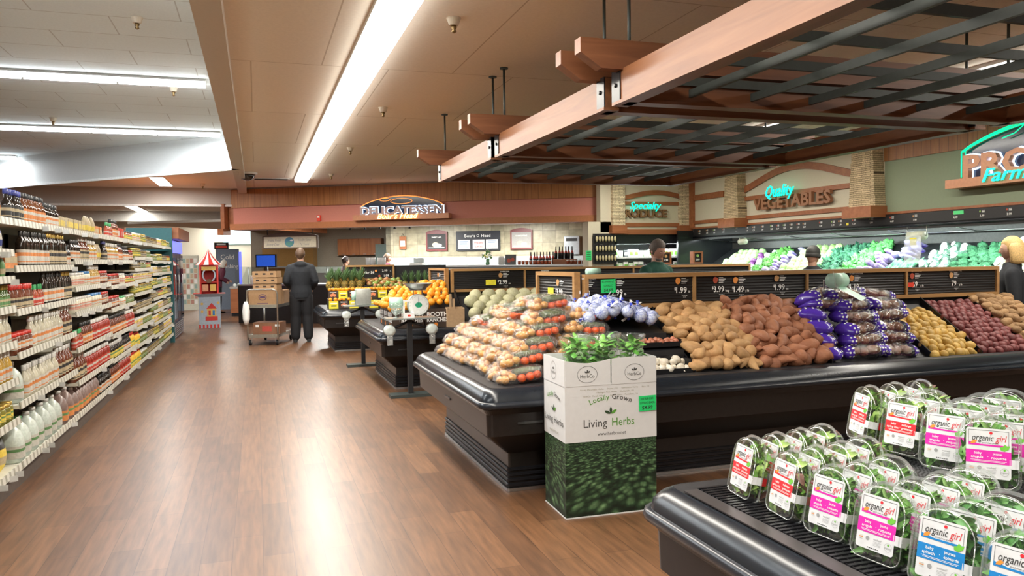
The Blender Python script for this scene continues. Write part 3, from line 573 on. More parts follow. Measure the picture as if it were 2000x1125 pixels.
def riser(parent, x0, x1, y0, z0, y1, z1, zb=.665, name='display_riser'):
    c = parent.location; b = MB(TR(-c.x, -c.y, 0)); b.add([(x0, y0, zb), (x0, y0, z0), (x0, y1, z1), (x0, y1, zb), (x1, y0, zb), (x1, y0, z0), (x1, y1, z1), (x1, y1, zb)], [(0, 1, 2, 3), (7, 6, 5, 4), (0, 4, 5, 1), (1, 5, 6, 2), (2, 6, 7, 3), (3, 7, 4, 0)])
    return b.build(name, M_TRAY, parent)
def divider(parent, x, y0, z0, y1, z1, h=.09, zb=.67):
    c = parent.location; b = MB(TR(-c.x, -c.y, 0)); b.add([(x - .005, y0, zb), (x - .005, y0, z0 + h), (x - .005, y1, z1 + h), (x - .005, y1, zb), (x + .005, y0, zb), (x + .005, y0, z0 + h), (x + .005, y1, z1 + h), (x + .005, y1, zb)], [(0, 1, 2, 3), (7, 6, 5, 4), (0, 4, 5, 1), (1, 5, 6, 2), (2, 6, 7, 3), (3, 7, 4, 0)])
    return b.build('bin_divider', M_BLACK, parent)

# ---- sign boards standing on the islands
PIC = dict(tan=mat('picture_tan', (.55, .30, .12), .6), red=mat('picture_red', (.45, .08, .04), .6), org=mat('picture_orange', (.75, .28, .06), .6), grn=mat('picture_green', (.25, .40, .10), .6))
M_YTAG = mat('yellow_tag', (.85, .75, .05), .5); M_RTAG = mat('red_tag', (.75, .06, .03), .5); M_NEONPAPER = mat('fluorescent_green_paper', (.02, .62, .16), .5)
M_RIB = mat('ribbed_black_panel', (.014, .013, .013), .5)
def pricecard(b, x, z, price, pic, unit='lb', tagc=None, s=1., name=None):
    """writes one item card into builder b (materials: 0 white print, 1.. picture colours)"""
    b.text('$', x - .062 * s, z + .026 * s, .034 * s, 0, .02) if price[0] != '6' and price[0] != '7' else None
    b.text(price, x, z, .072 * s, 0, .015, width=.105 * s if len(price) > 3 else .06 * s); b.text(unit, x + .062 * s + .006, z, .028 * s, 0, .02, align='l')
    if pic is not None: b.disc(x - .035 * s, z + .105 * s, .024 * s, 0, pic, 12, .03 * s); b.disc(x - .022 * s, z + .112 * s, .016 * s, .0004, pic, 10)
    for k in range(4): b.rect(x + .0 * s, x + (.045 + .012 * ((k * 7) % 3)) * s, z + (.082 + .014 * k) * s, z + (.087 + .014 * k) * s, 0, 0)
    if name: b.text(name, x + .02 * s, z + .142 * s, .018 * s, 0, .03)
    b.text('Product of', x + .03 * s, z - .028 * s, .012 * s, 0, .01); b.text('U.S.A.', x + .03 * s, z - .042 * s, .012 * s, 0, .01)
def board(name, M, w, h, label, divs=(), depth=.05, wr=MATS['oak_frame'], fr=.032, group=None):
    """framed price board; local x along the face, y up, z out of the face"""
    o = empty(name, label=label, cat='sign board', group=group, M=M)
    b = MB(); b.box(0, w, 0, fr, -depth, .012).box(0, w, h - fr, h, -depth, .012).box(0, fr, fr, h - fr, -depth, .012).box(w - fr, w, fr, h - fr, -depth, .012)
    for d in divs: b.box(d - fr * .4, d + fr * .4, fr, h - fr, -depth, .008)
    b.build('frame', wr, o); b = MB().box(fr, w - fr, fr, h - fr, -depth * .8, -.010)
    k = int((h - 2 * fr) / .022)
    for i in range(k): z = fr + (h - 2 * fr) * (i + .5) / k; b.add([(fr, z - .007, -.010), (w - fr, z - .007, -.010), (w - fr, z, -.005), (fr, z, -.005), (w - fr, z + .007, -.010), (fr, z + .007, -.010)], [(0, 1, 2, 3), (3, 2, 4, 5)])
    b.build('ribbed_panel', M_RIB, o); return o
def stand(o, w, d, h0, h1):
    """the closed body behind a pair of boards"""
    pass
BY = 5.5; BX0, BX1, BZ0, BZ1 = 2.39, 6.60, 1.15, 1.42
def face(x, y, z): return frame((x, y, z), (1, 0, 0), (0, 0, 1))
dv = [ony(p, 560, BY).x - BX0 for p in (1356, 1576, 1770)]
ORD2 = ORD
o = board('price_board', face(BX0, BY, BZ0), BX1 - BX0, BZ1 - BZ0, 'long oak-framed black price board above the potato bins', dv)
CM = [M_CHALK, PIC['tan'], PIC['red'], PIC['org'], PIC['grn'], M_YTAG, M_RTAG, M_NEONPAPER, M_INK]
b = MB()
for px, py, pr, pic, unit, nm in [(1146, 575, '.69', None, 'lb', 'WHOLE GARLIC'), (1205, 573, '2.99', 2, 'lb', 'SHALLOTS'), (1331, 568, '1.99', 3, 'lb', 'SWEET POTATOES'), (1404, 566, '3.99', 2, 'bag', 'CREAMER POTATOES'), (1443, 566, '1.49', 3, '\u00a2 lb', 'YAMS'), (1523, 562, '1.99', 1, 'ea', 'RED POTATOES'), (1669, 561, '1.19', 3, 'lb', 'RUSSET POTATOES'), (1787, 556, '69', 2, '\u00a2 lb', 'RED POTATOES'), (1863, 554, '79', 1, '\u00a2 lb', 'BAKING POTATOES')]:
    p = ony(px, py + 4, BY); s = .92; pricecard(b, p.x - BX0, min(p.z - BZ0, .115), pr, pic, unit, None, s, nm)
p = ony(1773, 556, BY); x = p.x - BX0; b.add([(x - .0, .10, .001), (x + .055, .10, .001), (x + .055, .09, .001), (x + .075, .12, .001), (x + .055, .15, .001), (x + .055, .14, .001), (x, .14, .001)], [(0, 1, 2, 3, 4, 5, 6)], 6)
b.build('price_cards', CM, o)
b = MB(TR(.135, .125, .012, rz=.02)); b.rect(0, .125, 0, .105, 0, 0); b.text('ELEPHANT', .062, .078, .022, 1, 0, .1); b.text('GARLIC', .062, .048, .022, 1, 0, .1); b.text('$4.69', .062, .010, .034, 1, .01, .1); b.build('handwritten_sign', [M_NEONPAPER, M_INK], o)['label'] = 'fluorescent green handwritten garlic price sign'
# the board's body, its end board and its back face
MB().box(.0, BX1 - BX0, -.10, BZ1 - BZ0 - .01, -.70, -.05).build('cabinet_body', M_BLACKM, o)
o2 = board('price_board', frame((BX0 - .14, BY + .68, BZ0 - .01), (0.12, -1, 0), (0, 0, 1)), .66, .30, 'small square oak-framed price board on the end of the potato island', (), .04)
b = MB(); pricecard(b, .40, .115, '3.99', 1, 'bag', None, .95); b.rect(.20, .30, .10, .17, .001, 5); b.text('SALE', .25, .12, .03, 8, .02); b.build('price_cards', CM, o2)
# case 2 boards
o3 = board('price_board', face(2.38, 9.75, 1.13), 4.5, .30, 'oak-framed price board above the melons on the second island', [ony(1025, 540, 9.75).x - 2.38, 2.6])
b = MB()
p = ony(983, 555, 9.75); pricecard(b, p.x - 2.38, .09, '2.99', 1, 'ea', None, 1.1, 'CANTALOUPE'); b.rect(p.x - 2.38 - .24, p.x - 2.38 - .10, .08, .15, .001, 5); b.text('SALE', p.x - 2.38 - .17, .10, .04, 8, .02)
p = ony(1062, 552, 9.75); pricecard(b, p.x - 2.38, .09, '1.29', 4, 'ea', None, 1.1, 'HONEYDEW'); b.build('price_cards', CM, o3)
MB().box(0, 4.5, -.1, .28, -.65, -.05).build('cabinet_body', M_BLACKM, o3)
o4 = board('price_board', frame((2.24, 10.42, 1.13), (.12, -1, 0), (0, 0, 1)), .64, .31, 'narrow oak-framed board on the end of the melon island', (), .04)
b = MB(); pricecard(b, .38, .115, '1.29', 3, 'lb'); b.build('price_cards', CM, o4)
o5 = board('price_board', face(1.55, 14.5, 1.19), .90, .28, 'short oak-framed price board above the pineapples', [.28], .05)
b = MB(); b.text('2 for $6', .42, .12, .065, 0, .015); b.rect(.295, .345, .12, .16, .001, 6); b.text('2.99', .72, .15, .06, 0, .015); b.text('1.99', .75, .055, .06, 0, .015); b.disc(.56, .17, .022, .001, 3); b.disc(.62, .075, .022, .001, 2); b.text('lb', .83, .15, .03, 0); b.text('ea', .85, .055, .03, 0); b.build('price_cards', CM, o5)
MB().box(.02, 1.9, -.42, .26, -.6, -.05).build('cabinet_body', M_BLACKM, o5)

# ---------------------------------------------------------------- produce shapes
def tuber(name, mt, L, R, bend=0., taper=.3, seed=0, lump=.12, n=12, k=10, flat=1.):
    def fn(p):
        t = p.z; r = 1 + taper * t * -1; q = noise.noise(Vector((p.x * 1.6 + seed * 3.1, p.y * 1.6, t * 1.6))) * lump * 2
        e = (1 - abs(t) ** 2.4) ** .12 if taper > .25 else 1
        return Vector((p.x * r * (1 + q) * e + bend * (1 - t * t), p.y * r * (1 + q) * e * flat, t * (1 + q * .3)))
    b = MB(Matrix.Rotation(PI / 2, 4, 'Y')); b.ball((0, 0, 0), (R, R, L / 2), n, k, 0, fn); return b.mesh(name, mt)
def skin(name, c1, c2, rough=.6, scale=12., bump=.25, spots=None, sss=0):
    if name in MATS: return MATS[name]
    m = mat(name, c1, rough, var=.1, scale=scale * 4, bump=bump, objvar=.14); nt = m.node_tree; L = nt.links.new
    tc = nd(nt, 'ShaderNodeTexCoord'); no = nd(nt, 'ShaderNodeTexNoise'); no.inputs['Scale'].default_value = scale; no.inputs['Detail'].default_value = 3; L(tc.outputs['Object'], no.inputs['Vector'])
    r = ramp(nt, no.outputs['Fac'], [(.38, c1), (.62, c2)]); hs = [n for n in nt.nodes if n.bl_idname == 'ShaderNodeHueSaturation'][0]; L(r.outputs[0], hs.inputs['Color'])
    return m
S_SWEET = skin('pale_sweet_potato_skin', (.50, .30, .13), (.40, .22, .09), .7, 12, .5); S_YAM = skin('yam_skin', (.36, .150, .075), (.27, .105, .052), .65, 12, .5); S_YEL = skin('yellow_potato_skin', (.60, .40, .10), (.52, .32, .07), .55, 14, .35); S_RED = skin('red_potato_skin', (.155, .032, .032), (.21, .055, .052), .55)
S_RUS = skin('russet_skin', (.36, .22, .10), (.27, .155, .07), .8, 16, .6); S_GAR = skin('garlic_skin', (.74, .70, .60), (.64, .56, .44), .6, 30); S_NET = skin('netted_garlic_skin', (.58, .62, .74), (.42, .48, .66), .5, 40)
S_ORA = skin('orange_peel', (.80, .27, .008), (.84, .34, .015), .4, 60, .4); S_MEL = skin('melon_rind', (.46, .45, .26), (.52, .50, .33), .7, 60, .3); S_HON = skin('honeydew_rind', (.72, .74, .44), (.66, .70, .38), .4); S_MAN = skin('mango_skin', (.16, .25, .05), (.42, .16, .06), .35, 7); S_AVO = skin('green_mango_skin', (.14, .26, .04), (.22, .30, .07), .35)
S_SHAL = skin('shallot_skin', (.42, .14, .08), (.5, .2, .12), .4); S_ONI = skin('onion_skin', (.66, .30, .05), (.72, .40, .12), .35); S_TOM = skin('tangerine_red', (.80, .08, .012), (.84, .14, .02), .35, 50); S_ZUC = skin('zucchini_skin', (.03, .07, .02), (.14, .18, .06), .4, 22)
def variants(base, fns, cat, proto_label): return [Kind(tag(link(base, f, None), proto_label, cat)) for f in fns]
V = {}
V['sweet_potato'] = variants('sweet_potato', [tuber('sp%d' % i, S_SWEET, L, R, bd, tp, i, .10) for i, (L, R, bd, tp) in enumerate([(.20, .043, .25, .45), (.16, .046, .1, .35), (.13, .044, .0, .25), (.18, .038, -.4, .5), (.115, .042, .1, .25)])], 'sweet potato', 'pale sweet potato')
V['yam'] = variants('yam', [tuber('ym%d' % i, S_YAM, L, R, bd, tp, i + 9, .12) for i, (L, R, bd, tp) in enumerate([(.22, .045, .3, .5), (.17, .050, .1, .4), (.135, .052, 0, .25), (.21, .038, -.5, .6), (.12, .048, .1, .2)])], 'yam', 'red yam')
V['yellow_potato'] = variants('yellow_potato', [tuber('yp%d' % i, S_YEL, L, R, .05, .08, i + 20, .07) for i, (L, R) in enumerate([(.105, .037), (.09, .039), (.12, .038), (.08, .035)])], 'potato', 'yellow potato')
V['red_potato'] = variants('red_potato', [tuber('rp%d' % i, S_RED, L, R, .03, .05, i + 30, .06) for i, (L, R) in enumerate([(.078, .035), (.072, .034), (.092, .036)])], 'potato', 'red potato')
V['russet_potato'] = variants('russet_potato', [tuber('ru%d' % i, S_RUS, L, R, .08, .08, i + 40, .08) for i, (L, R) in enumerate([(.13, .037), (.115, .038), (.145, .036)])], 'potato', 'russet potato')
def garlic(name, m, R, seed=0):
    def fn(p):
        a = math.atan2(p.y, p.x); r = 1 + .06 * abs(math.cos(a * 3.5 + seed)) - .04; z = p.z
        return Vector((p.x * r, p.y * r, z * .78 if z < .55 else .43 + (z - .55) * 2.2)) if True else p
    b = MB(); b.ball((0, 0, 0), R, 14, 10, 0, lambda p: (lambda q: Vector((q.x * (.35 if q.z > .9 else 1), q.y * (.35 if q.z > .9 else 1), q.z)))(fn(p))); b.tube([(0, 0, R * 1.1), (R * .06, 0, R * 1.6)], [R * .16, R * .11], 6); return b.mesh(name, m)
V['garlic_bulb'] = variants('garlic_bulb', [garlic('ga%d' % i, S_GAR, R, i) for i, R in enumerate([.034, .030, .037])], 'garlic', 'garlic bulb')
V['orange'] = variants('orange', [tuber('or%d' % i, S_ORA, .084 + .004 * i, .041 + .002 * i, 0, 0, i, .015, 16, 12) for i in range(3)], 'orange', 'orange')
V['melon'] = variants('melon', [tuber('me%d' % i, S_MEL, .168 + .008 * i, .080, 0, 0, i, .015, 20, 14) for i in range(3)], 'melon', 'melon')
V['honeydew_melon'] = variants('honeydew_melon', [tuber('ho0', S_HON, .18, .082, 0, 0, 3, .015, 20, 14)], 'melon', 'honeydew')
V['mango'] = variants('mango', [tuber('ma%d' % i, m_, .12, .042, .1, .15, i, .05) for i, m_ in enumerate([S_MAN, S_AVO, S_MAN])], 'mango', 'mango')
V['shallot'] = variants('shallot', [tuber('sh%d' % i, S_SHAL, .055, .020, 0, .5, i, .05) for i in range(2)], 'shallot', 'shallot')
def mixrot(a, n, r):
    return Matrix.Rotation(r.uniform(0, 2 * PI), 4, 'Z') @ Matrix.Rotation(r.uniform(-a, a), 4, 'Y') @ Matrix.Rotation(r.uniform(0, 2 * PI), 4, 'X')
def heap(kind, x0, x1, y0, y1, surf, dx, dy, rad, label, group, tilt=.5, seed=1, dirx=None, layers=1, only=None, jit=.25, sc=(.92, 1.08), lift=.0):
    """items laid in staggered rows over a heaped surface z = surf(x, y)"""
    r = random.Random(seed); kinds = V[kind]; cnt = 0
    for lay in range(layers):
        j = 0; y = y0 + dy * (.0 if lay == 0 else .5)
        while y < y1:
            x = x0 + (dx / 2 if (j + lay) % 2 else 0)
            while x <= x1:
                px = x + r.uniform(-jit, jit) * dx; py = y + r.uniform(-jit, jit) * dy
                if only is None or only(px, py):
                    z = surf(px, py) + rad * .25 - lay * rad * 1.1 + lift
                    q = r.choice(kinds); a = (Matrix.Rotation(dirx + r.uniform(-.5, .5), 4, 'Z') @ Matrix.Rotation(r.uniform(-tilt, tilt), 4, 'Y') @ Matrix.Rotation(r.uniform(0, 6.28), 4, 'X')) if dirx is not None else mixrot(tilt, None, r)
                    q.put(Matrix.Translation((px, py, z)) @ a @ Matrix.Scale(r.uniform(*sc), 4), label, group); cnt += 1
                x += dx
            y += dy; j += 1
    return cnt
def slope(y0, z0, y1, z1, p=.75, xm=None, hw=1., bulge=0.):
    def f(x, y):
        t = min(1, max(0, (y - y0) / (y1 - y0))); z = z0 + (z1 - z0) * t ** p
        if xm is not None: z += bulge * (1 - min(1, ((x - xm) / hw) ** 2)) * math.sin(PI * min(1, .25 + t * .75))
        return z
    return f
ya, yb = 4.84, 5.42
riser(CASE1, 2.95, 6.6, ya - .01, .70, BY - .05, 1.10)
riser(CASE1, 2.26, 2.94, 5.09, .93, BY - .05, 1.04); riser(CASE1, 2.26, 2.94, 4.965, .875, 5.09, .90)
for x in (2.945, 3.50, 4.13, 5.10, 5.62, 6.17, 6.60): divider(CASE1, x, ya - .02, .70, BY - .05, 1.11, .05)
heap('sweet_potato', 2.99, 3.50, ya, yb, slope(ya, .74, yb, 1.15, .8, 3.2, .45, .03), .108, .062, .040, 'pale tan sweet potato heaped in the bin beside the red yams', 'pale sweet potatoes in their bin', .5, 3, layers=2, jit=.3)
heap('yam', 3.55, 4.14, ya, yb, slope(ya, .74, yb, 1.17, .8, 4.0, .5, .03), .112, .064, .044, 'reddish brown yam heaped in the bin between pale sweet potatoes and bagged ones', 'red yams in their bin', .6, 5, layers=2, jit=.3)
heap('yellow_potato', 5.14, 5.60, ya, yb - .02, slope(ya, .73, yb, 1.06, .85), .078, .052, .035, 'small yellow potato in the bin right of the purple printed bags', 'yellow potatoes in their bin', .4, 7, layers=2)
heap('red_potato', 5.66, 6.16, ya, yb, slope(ya, .73, yb, 1.09, .85), .068, .048, .033, 'small red potato in the bin between yellow and russet potatoes', 'red potatoes in their bin', .4, 8, layers=2)
heap('russet_potato', 6.2, 6.58, ya + .02, yb, slope(ya, .76, yb, 1.13, .8), .095, .055, .034, 'brown russet potato in the last bin of the island', 'russet potatoes in their bin', .3, 9, layers=2)
# garlic, netted garlic, shallots
tag(MB().box(2.30, 2.93, 4.83, 4.84, .70, .76).box(2.30, 2.31, 4.84, 4.95, .7, .80).box(2.92, 2.93, 4.84, 4.95, .7, .82).box(2.30, 2.93, 4.95, 4.96, .7, .84).box(2.30, 2.93, 4.84, 4.95, .700, .705).build('garlic_tray', M_BLACK), 'shallow black tray holding loose white garlic bulbs', 'tray')
heap('garlic_bulb', 2.34, 2.90, 4.87, 4.95, slope(4.86, .745, 4.95, .82, .9), .062, .048, .03, 'loose white garlic bulb in the black tray beside the herb box', 'loose garlic bulbs in the tray', .5, 11, layers=2)
tag(MB().box(2.50, 2.93, 4.985, 5.09, .905, .91).box(2.50, 2.93, 4.975, 4.985, .90, .935).box(2.92, 2.93, 4.985, 5.09, .905, .95).box(2.50, 2.51, 4.985, 5.09, .905, .95).build('shallot_tray', M_BLACK), 'small black tray of shallots under the netted garlic', 'tray')
heap('shallot', 2.54, 2.90, 5.0, 5.07, slope(4.99, .925, 5.08, .945), .045, .04, .018, 'small reddish shallot in the black tray', 'shallots in the tray', .5, 12)
def netgarlic():
    o = empty('netted_garlic', label='netted garlic', cat='garlic'); MB().ball((0, 0, .0), (.047, .047, .043), 16, 10, 0, lambda p: p * (1 + .05 * abs(math.cos(3.5 * math.atan2(p.y, p.x))))).build('bulb', S_NET, o)
    b = MB(); m = mat('blue_net', (.04, .07, .5), .4)
    for i in range(9):
        a = 2 * PI * i / 9
        for s_ in (1, -1): b.tube([(.049 * math.sin(t) * math.cos(a + s_ * t * .6), .049 * math.sin(t) * math.sin(a + s_ * t * .6), -.045 * math.cos(t)) for t in [PI * k / 8 for k in range(9)]], .0007, 3)
    b.tube([(0, 0, .042), (.004, 0, .055), (-.006, .004, .075)], [.010, .004, .013], 7); b.build('net', m, o)
    MB(TR(.0, .0, .052, rz=.5, ry=-.5)).box(-.005, .06, -.010, .010, -.0006, .0006).build('tag', M_WHITE, o); return Kind(o)
V['netted_garlic'] = [netgarlic()]
heap('netted_garlic', 2.27, 2.82, 5.12, 5.46, lambda x, y: slope(5.1, 1.075, 5.45, 1.14)(x, y) + .07 * max(0, 1 - ((x - 2.47) / .25) ** 2), .096, .056, .045, 'large garlic bulb in blue netting heaped below the price board', 'garlic bulbs in blue nets', .8, 14, layers=1, jit=.15)
riser(CASE1, 2.24, 2.86, 5.08, .99, 5.47, 1.06)
# ---- yam bags with purple print
M_YFILM = plastic('yam_bag_film', (.93, .88, .88), .14, .9, 0, 30)
M_PURP = mat('purple_print', (.075, .03, .38), .25, coat=.5, var=.15); M_YINK = mat('plum_ink', (.10, .015, .05), .35)
def pillow(u, v, L, Wd, H, rnd):
    """u in -1..1 along, v angle round"""
    e = max(0, 1 - abs(u) ** 4.5) ** .5; r = 1 + .12 * noise.noise(Vector((u * 2.2 + rnd, math.cos(v), math.sin(v))))
    return Vector((u * L / 2, Wd / 2 * (.55 + .45 * e) * math.cos(v) * r, H / 2 * (e * .96 + .04) * math.sin(v) * r))
def yambag(i):
    L, Wd, H = .375, .23, .125; o = empty('yam_bag', label='bag', cat='bag'); b = MB(); nu, nv = 20, 20
    rings = [[pillow(-1 + 2 * k / nu, 2 * PI * a / nv, L, Wd, H, i) for a in range(nv)] for k in range(nu + 1)]
    b.loft(rings, [1 if (k < 4 or k > 15) else 0 for k in range(nu)]); b.build('printed_film', [M_YFILM, M_PURP], o)
    d = MB()
    for u in (-.78, -.64, .68, .80):
        for a in range(12):
            v = 2 * PI * (a + .5 * (u > -.6)) / 12; c = pillow(u, v, L, Wd, H, i); e1 = (pillow(u + .02, v, L, Wd, H, i) - c).normalized(); e2 = (pillow(u, v + .05, L, Wd, H, i) - c).normalized(); nn = e2.cross(e1) * -1
            if nn.dot(c - Vector((c.x, 0, 0))) < 0: nn = -nn
            d.T = frame(c + nn * .0012, e1, nn.cross(e1)); d.disc(0, 0, .0085, 0, 0, 10)
    for vc in (1.2, 4.9, -.2, 3.3):
        v_, f_, (a_, b_) = text_geo('POTATOES', .02, 0, 0); k = .15 / (b_ - a_); d.T = Matrix(); sg = 1 if math.sin(vc) > -.3 else 1
        d.add([pillow(((p.x - (a_ + b_) / 2) * k) / (L / 2), vc - p.y * k * 14 * -1 if False else vc + p.y * k * 12 * (1 if math.cos(vc) < 0 else 1), L, Wd * 1.02, H * 1.03, i) for p in v_], f_, 1)
    d.build('printed_marks', [M_CHALK, M_YINK], o)
    for k in range(7):
        x = -.12 + .04 * k; MB(TR(x, .04 * (-1) ** k, -.004 + .006 * (k % 3), rz=.9 + k, ry=.2)).ball((0, 0, 0), (.055, .034, .034), 10, 8, 0, lambda p: p * (1 + .06 * noise.noise(p * 2 + Vector((k, i, 0))))).build('yam', S_YAM, o)
    return Kind(o)
YB = [yambag(0), yambag(5)]
rr = random.Random(4); L5 = 'purple printed clear bag of yams stacked in the middle of the island'
lay = 0
for k in range(6):
    z = .785 + k * .086; y = 4.93 + k * .062
    for c in range(2):
        if k == 5 and c == 1: continue
        YB[(k + c) % 2].put(TR(4.52 + c * .355 + rr.uniform(-.05, .05) + .01 * k, y + .02 * c, z, rz=rr.uniform(-.26, .26), rx=rr.uniform(-.25, .25) - .1, ry=rr.uniform(-.10, .10)), ['purple printed bag of yams in the left front column of the stack', 'purple printed bag of yams in the right front column of the stack'][c] + ', %s layer from the bottom' % ORD2[k] if False else ['purple printed bag of yams, left front column, %s layer', 'purple printed bag of yams, right front column, %s layer'][c] % ['bottom', 'second', 'third', 'fourth', 'fifth', 'sixth', 'top'][k], 'purple printed bags of yams')
for k in range(4):
    YB[k % 2].put(TR(4.24 + rr.uniform(-.01, .01), 5.0 + k * .065, .79 + k * .095, rz=.95 + rr.uniform(-.2, .2), rx=.1), 'purple printed bag of yams laid end-on beside the loose yams, %s layer' % ['bottom', 'second', 'third', 'top'][k], 'purple printed bags of yams')
YB[0].put(TR(4.33, 5.28, 1.215, rz=.5, rx=-.3, ry=-.15), 'purple printed bag of yams tilted on top left of the stack', 'purple printed bags of yams')
YB[1].put(TR(4.36, 5.22, 1.145, rz=.15, rx=-.2), 'purple printed bag of yams just under the tilted top one', 'purple printed bags of yams')
YB[1].put(TR(4.99, 5.36, 1.19, rz=-.25, rx=-.3, ry=.15), 'purple printed bag of yams at the top right of the stack', 'purple printed bags of yams')
riser(CASE1, 4.15, 5.08, 5.12, .74, 5.45, 1.06)
# ---- clear bags of mixed vegetables on the island's end
M_FILM = plastic('clear_bag_film', (.97, .97, .97), .08, 1., .02, 34)
def vegbag(i):
    o = empty('vegetable_bag', label='bag', cat='bag'); r = random.Random(i); L, Wd, H = .36, .15, .115
    MB().loft([[pillow(-1 + 2 * k / 16, 2 * PI * a / 16, L, Wd, H, i) * (1 + .05 * noise.noise(Vector((k * 1.7, a * 1.3, i)))) for a in range(16)] for k in range(17)]).build('clear_film', M_FILM, o)
    for x, y, z, s in [(-.125, .03, -.01, .031), (-.12, -.034, -.008, .031), (-.10, 0, .028, .027), (-.07, -.04, .0, .029), (-.065, .035, .012, .028)]: MB().ball((x, y, z), (s, s, s * .9), 12, 8).tube([(x - s * .8, y, z), (x - s * 1.15, y, z)], [.006, .003], 5).build('onion', S_ONI, o)
    for x, y, z in [(-.005, -.042, -.018), (.055, -.045, -.016), (.11, -.036, -.014)]: MB().ball((x, y, z), (.031, .029, .028), 12, 8).build('tangerine', S_TOM, o)
    for y, z, q in [(.01, .026, .3), (-.02, .024, -.2)]: MB().tube([(-.04, y, z), (.04, y + q * .02, z + .004), (.135, y + q * .05, z - .004)], [.017, .021, .014], 10).build('zucchini', S_ZUC, o)
    MB().tube([(.0, .03, -.02), (.14, .035, -.02)], [.017, .008], 8).tube([(-.01, .055, -.012), (.12, .05, -.016)], [.015, .006], 8).build('carrots', S_TOM, o)
    return Kind(o)
VB = [vegbag(1), vegbag(7), vegbag(13)]
rr = random.Random(9); LY = ['bottom', 'second', 'third', 'fourth', 'fifth', 'sixth']
SX = [1.65, 1.71, 1.78, 1.86, 1.94, 2.02]
for k in range(6):
    z = .785 + k * .088; n = [12, 11, 10, 8, 6, 3][k]; ys = 4.85 + .085 * k; st = .155
    for j in range(n):
        y = ys + j * st + rr.uniform(-.012, .012)
        if y > 6.72: continue
        VB[rr.randrange(3)].put(TR(SX[k] + rr.uniform(-.03, .03), y, z + rr.uniform(-.008, .008), rz=rr.choice([0, 0, .45, -.45, PI + .2]) + rr.uniform(-.2, .2) if k > 2 else rr.uniform(-.25, .25), rx=rr.uniform(-.3, .3), ry=-.12), 'clear bag of onions, zucchini and tangerines in the %s layer at the island end' % LY[k], 'clear vegetable bags, %s layer' % LY[k])
    if k < 5: VB[k % 3].put(TR(SX[k] + .37, ys + .01, z, rz=rr.uniform(-.15, .15), ry=.05), 'clear vegetable bag at the inner front of the heap, %s layer' % LY[k], 'clear vegetable bags, inner front, %s layer' % LY[k])
    if 1 <= k < 5: VB[(k + 1) % 3].put(TR(SX[k] + .36, ys + .19, z, rz=rr.uniform(-.15, .15), ry=.05), 'clear vegetable bag behind the inner front of the heap, %s layer' % LY[k], 'clear vegetable bags, inner second row, %s layer' % LY[k])
riser(CASE1, 1.86, 2.25, 4.95, .72, 5.6, 1.12); c_ = CASE1.location
MB(TR(-c_.x, -c_.y, 0)).add([(1.72, 4.98, .665), (1.72, 6.72, .665), (2.23, 6.72, .665), (2.23, 4.98, .665), (2.0, 5.5, 1.1), (2.0, 6.0, 1.1), (2.23, 6.0, 1.1), (2.23, 5.5, 1.1)], [(0, 3, 7, 4), (0, 4, 5, 1), (1, 5, 6, 2), (2, 6, 7, 3), (4, 7, 6, 5)]).build('display_riser', M_TRAY, CASE1)

# ---------------------------------------------------------------- second island: oranges, mandarins, melons
riser(CASE2, 2.45, 6.7, 9.26, .70, 9.70, 1.08); divider(CASE2, 2.41, 9.22, .72, 9.72, 1.15, .04)
heap('melon', 2.58, 4.2, 9.34, 9.68, slope(9.3, .79, 9.68, 1.12, .9), .165, .085, .07, 'pale netted melon heaped below the long price board', 'netted melons on the second island', .6, 21, jit=.06, sc=(.95, 1.05), lift=.02)
V['honeydew_melon'][0].put(TR(4.16, 9.60, 1.20), 'pale yellow honeydew melon on top beside the netted melons', None)
riser(CASE2, 1.62, 2.38, 9.46, .80, 9.8, 1.06)
V_or = lambda x, y: min(slope(9.42, .96, 9.85, 1.18, .8)(x, y), .94 + max(0, x - 1.45) * .9)
heap('orange', 1.52, 2.32, 9.40, 9.98, lambda x, y: V_or(x, y) + (.06 if x > 2.0 else 0), .09, .078, .042, 'bright orange from the heap above the printed cartons', 'oranges on the second island', .6, 22, jit=.22)
M_CART = mat('dark_printed_carton', (.05, .03, .02), .55)
def orangecarton():
    o = empty('orange_carton', label='carton', cat='box'); b = MB(); w, d, h = .30, .14, .22; b.box(0, w, 0, .006, 0, h).box(0, w, d - .006, d, 0, h).box(0, .006, .006, d - .006, 0, h).box(w - .006, w, .006, d - .006, 0, h).box(.006, w - .006, .006, d - .006, 0, .006); b.build('carton', M_CART, o)
    b = MB(frame((0, -.001, 0), (1, 0, 0), (0, 0, 1))); b.text('BOOTH', .15, .135, .075, 0, .03); b.text('RANCHES', .15, .070, .07, 0, .03, width=.26); b.disc(.13, .035, .024, .001, 1); b.disc(.05, .165, .015, .0005, 1); b.T = frame((-.001, d, 0), (0, -1, 0), (0, 0, 1)); b.text('BOOTH', .07, .13, .04, 0, .03); b.text('RANCHES', .07, .08, .03, 0, .03)
    b.build('printing', [M_CHALK, mat('carton_orange_print', (.8, .25, .03), .5)], o); return Kind(o)
OC = orangecarton()
for i, (x, y, rz, lb) in enumerate([(1.62, 9.26, 0, 'second from the island corner'), (1.93, 9.26, 0, 'beside the paper bags'), (1.53, 9.58, -PI / 2, 'on the left edge nearest the corner'), (1.53, 9.90, -PI / 2, 'on the left edge, middle one'), (1.53, 10.22, -PI / 2, 'on the left edge, last one')]): OC.put(TR(x, y, .73, rz=rz), 'dark printed orange carton %s' % lb, 'printed orange cartons')
o = empty('paper_bag', (2.30, 9.26, .73), .05, 'open brown paper bag with handles standing at the case edge', 'bag'); m = mat('kraft_paper', (.48, .32, .18), .8)
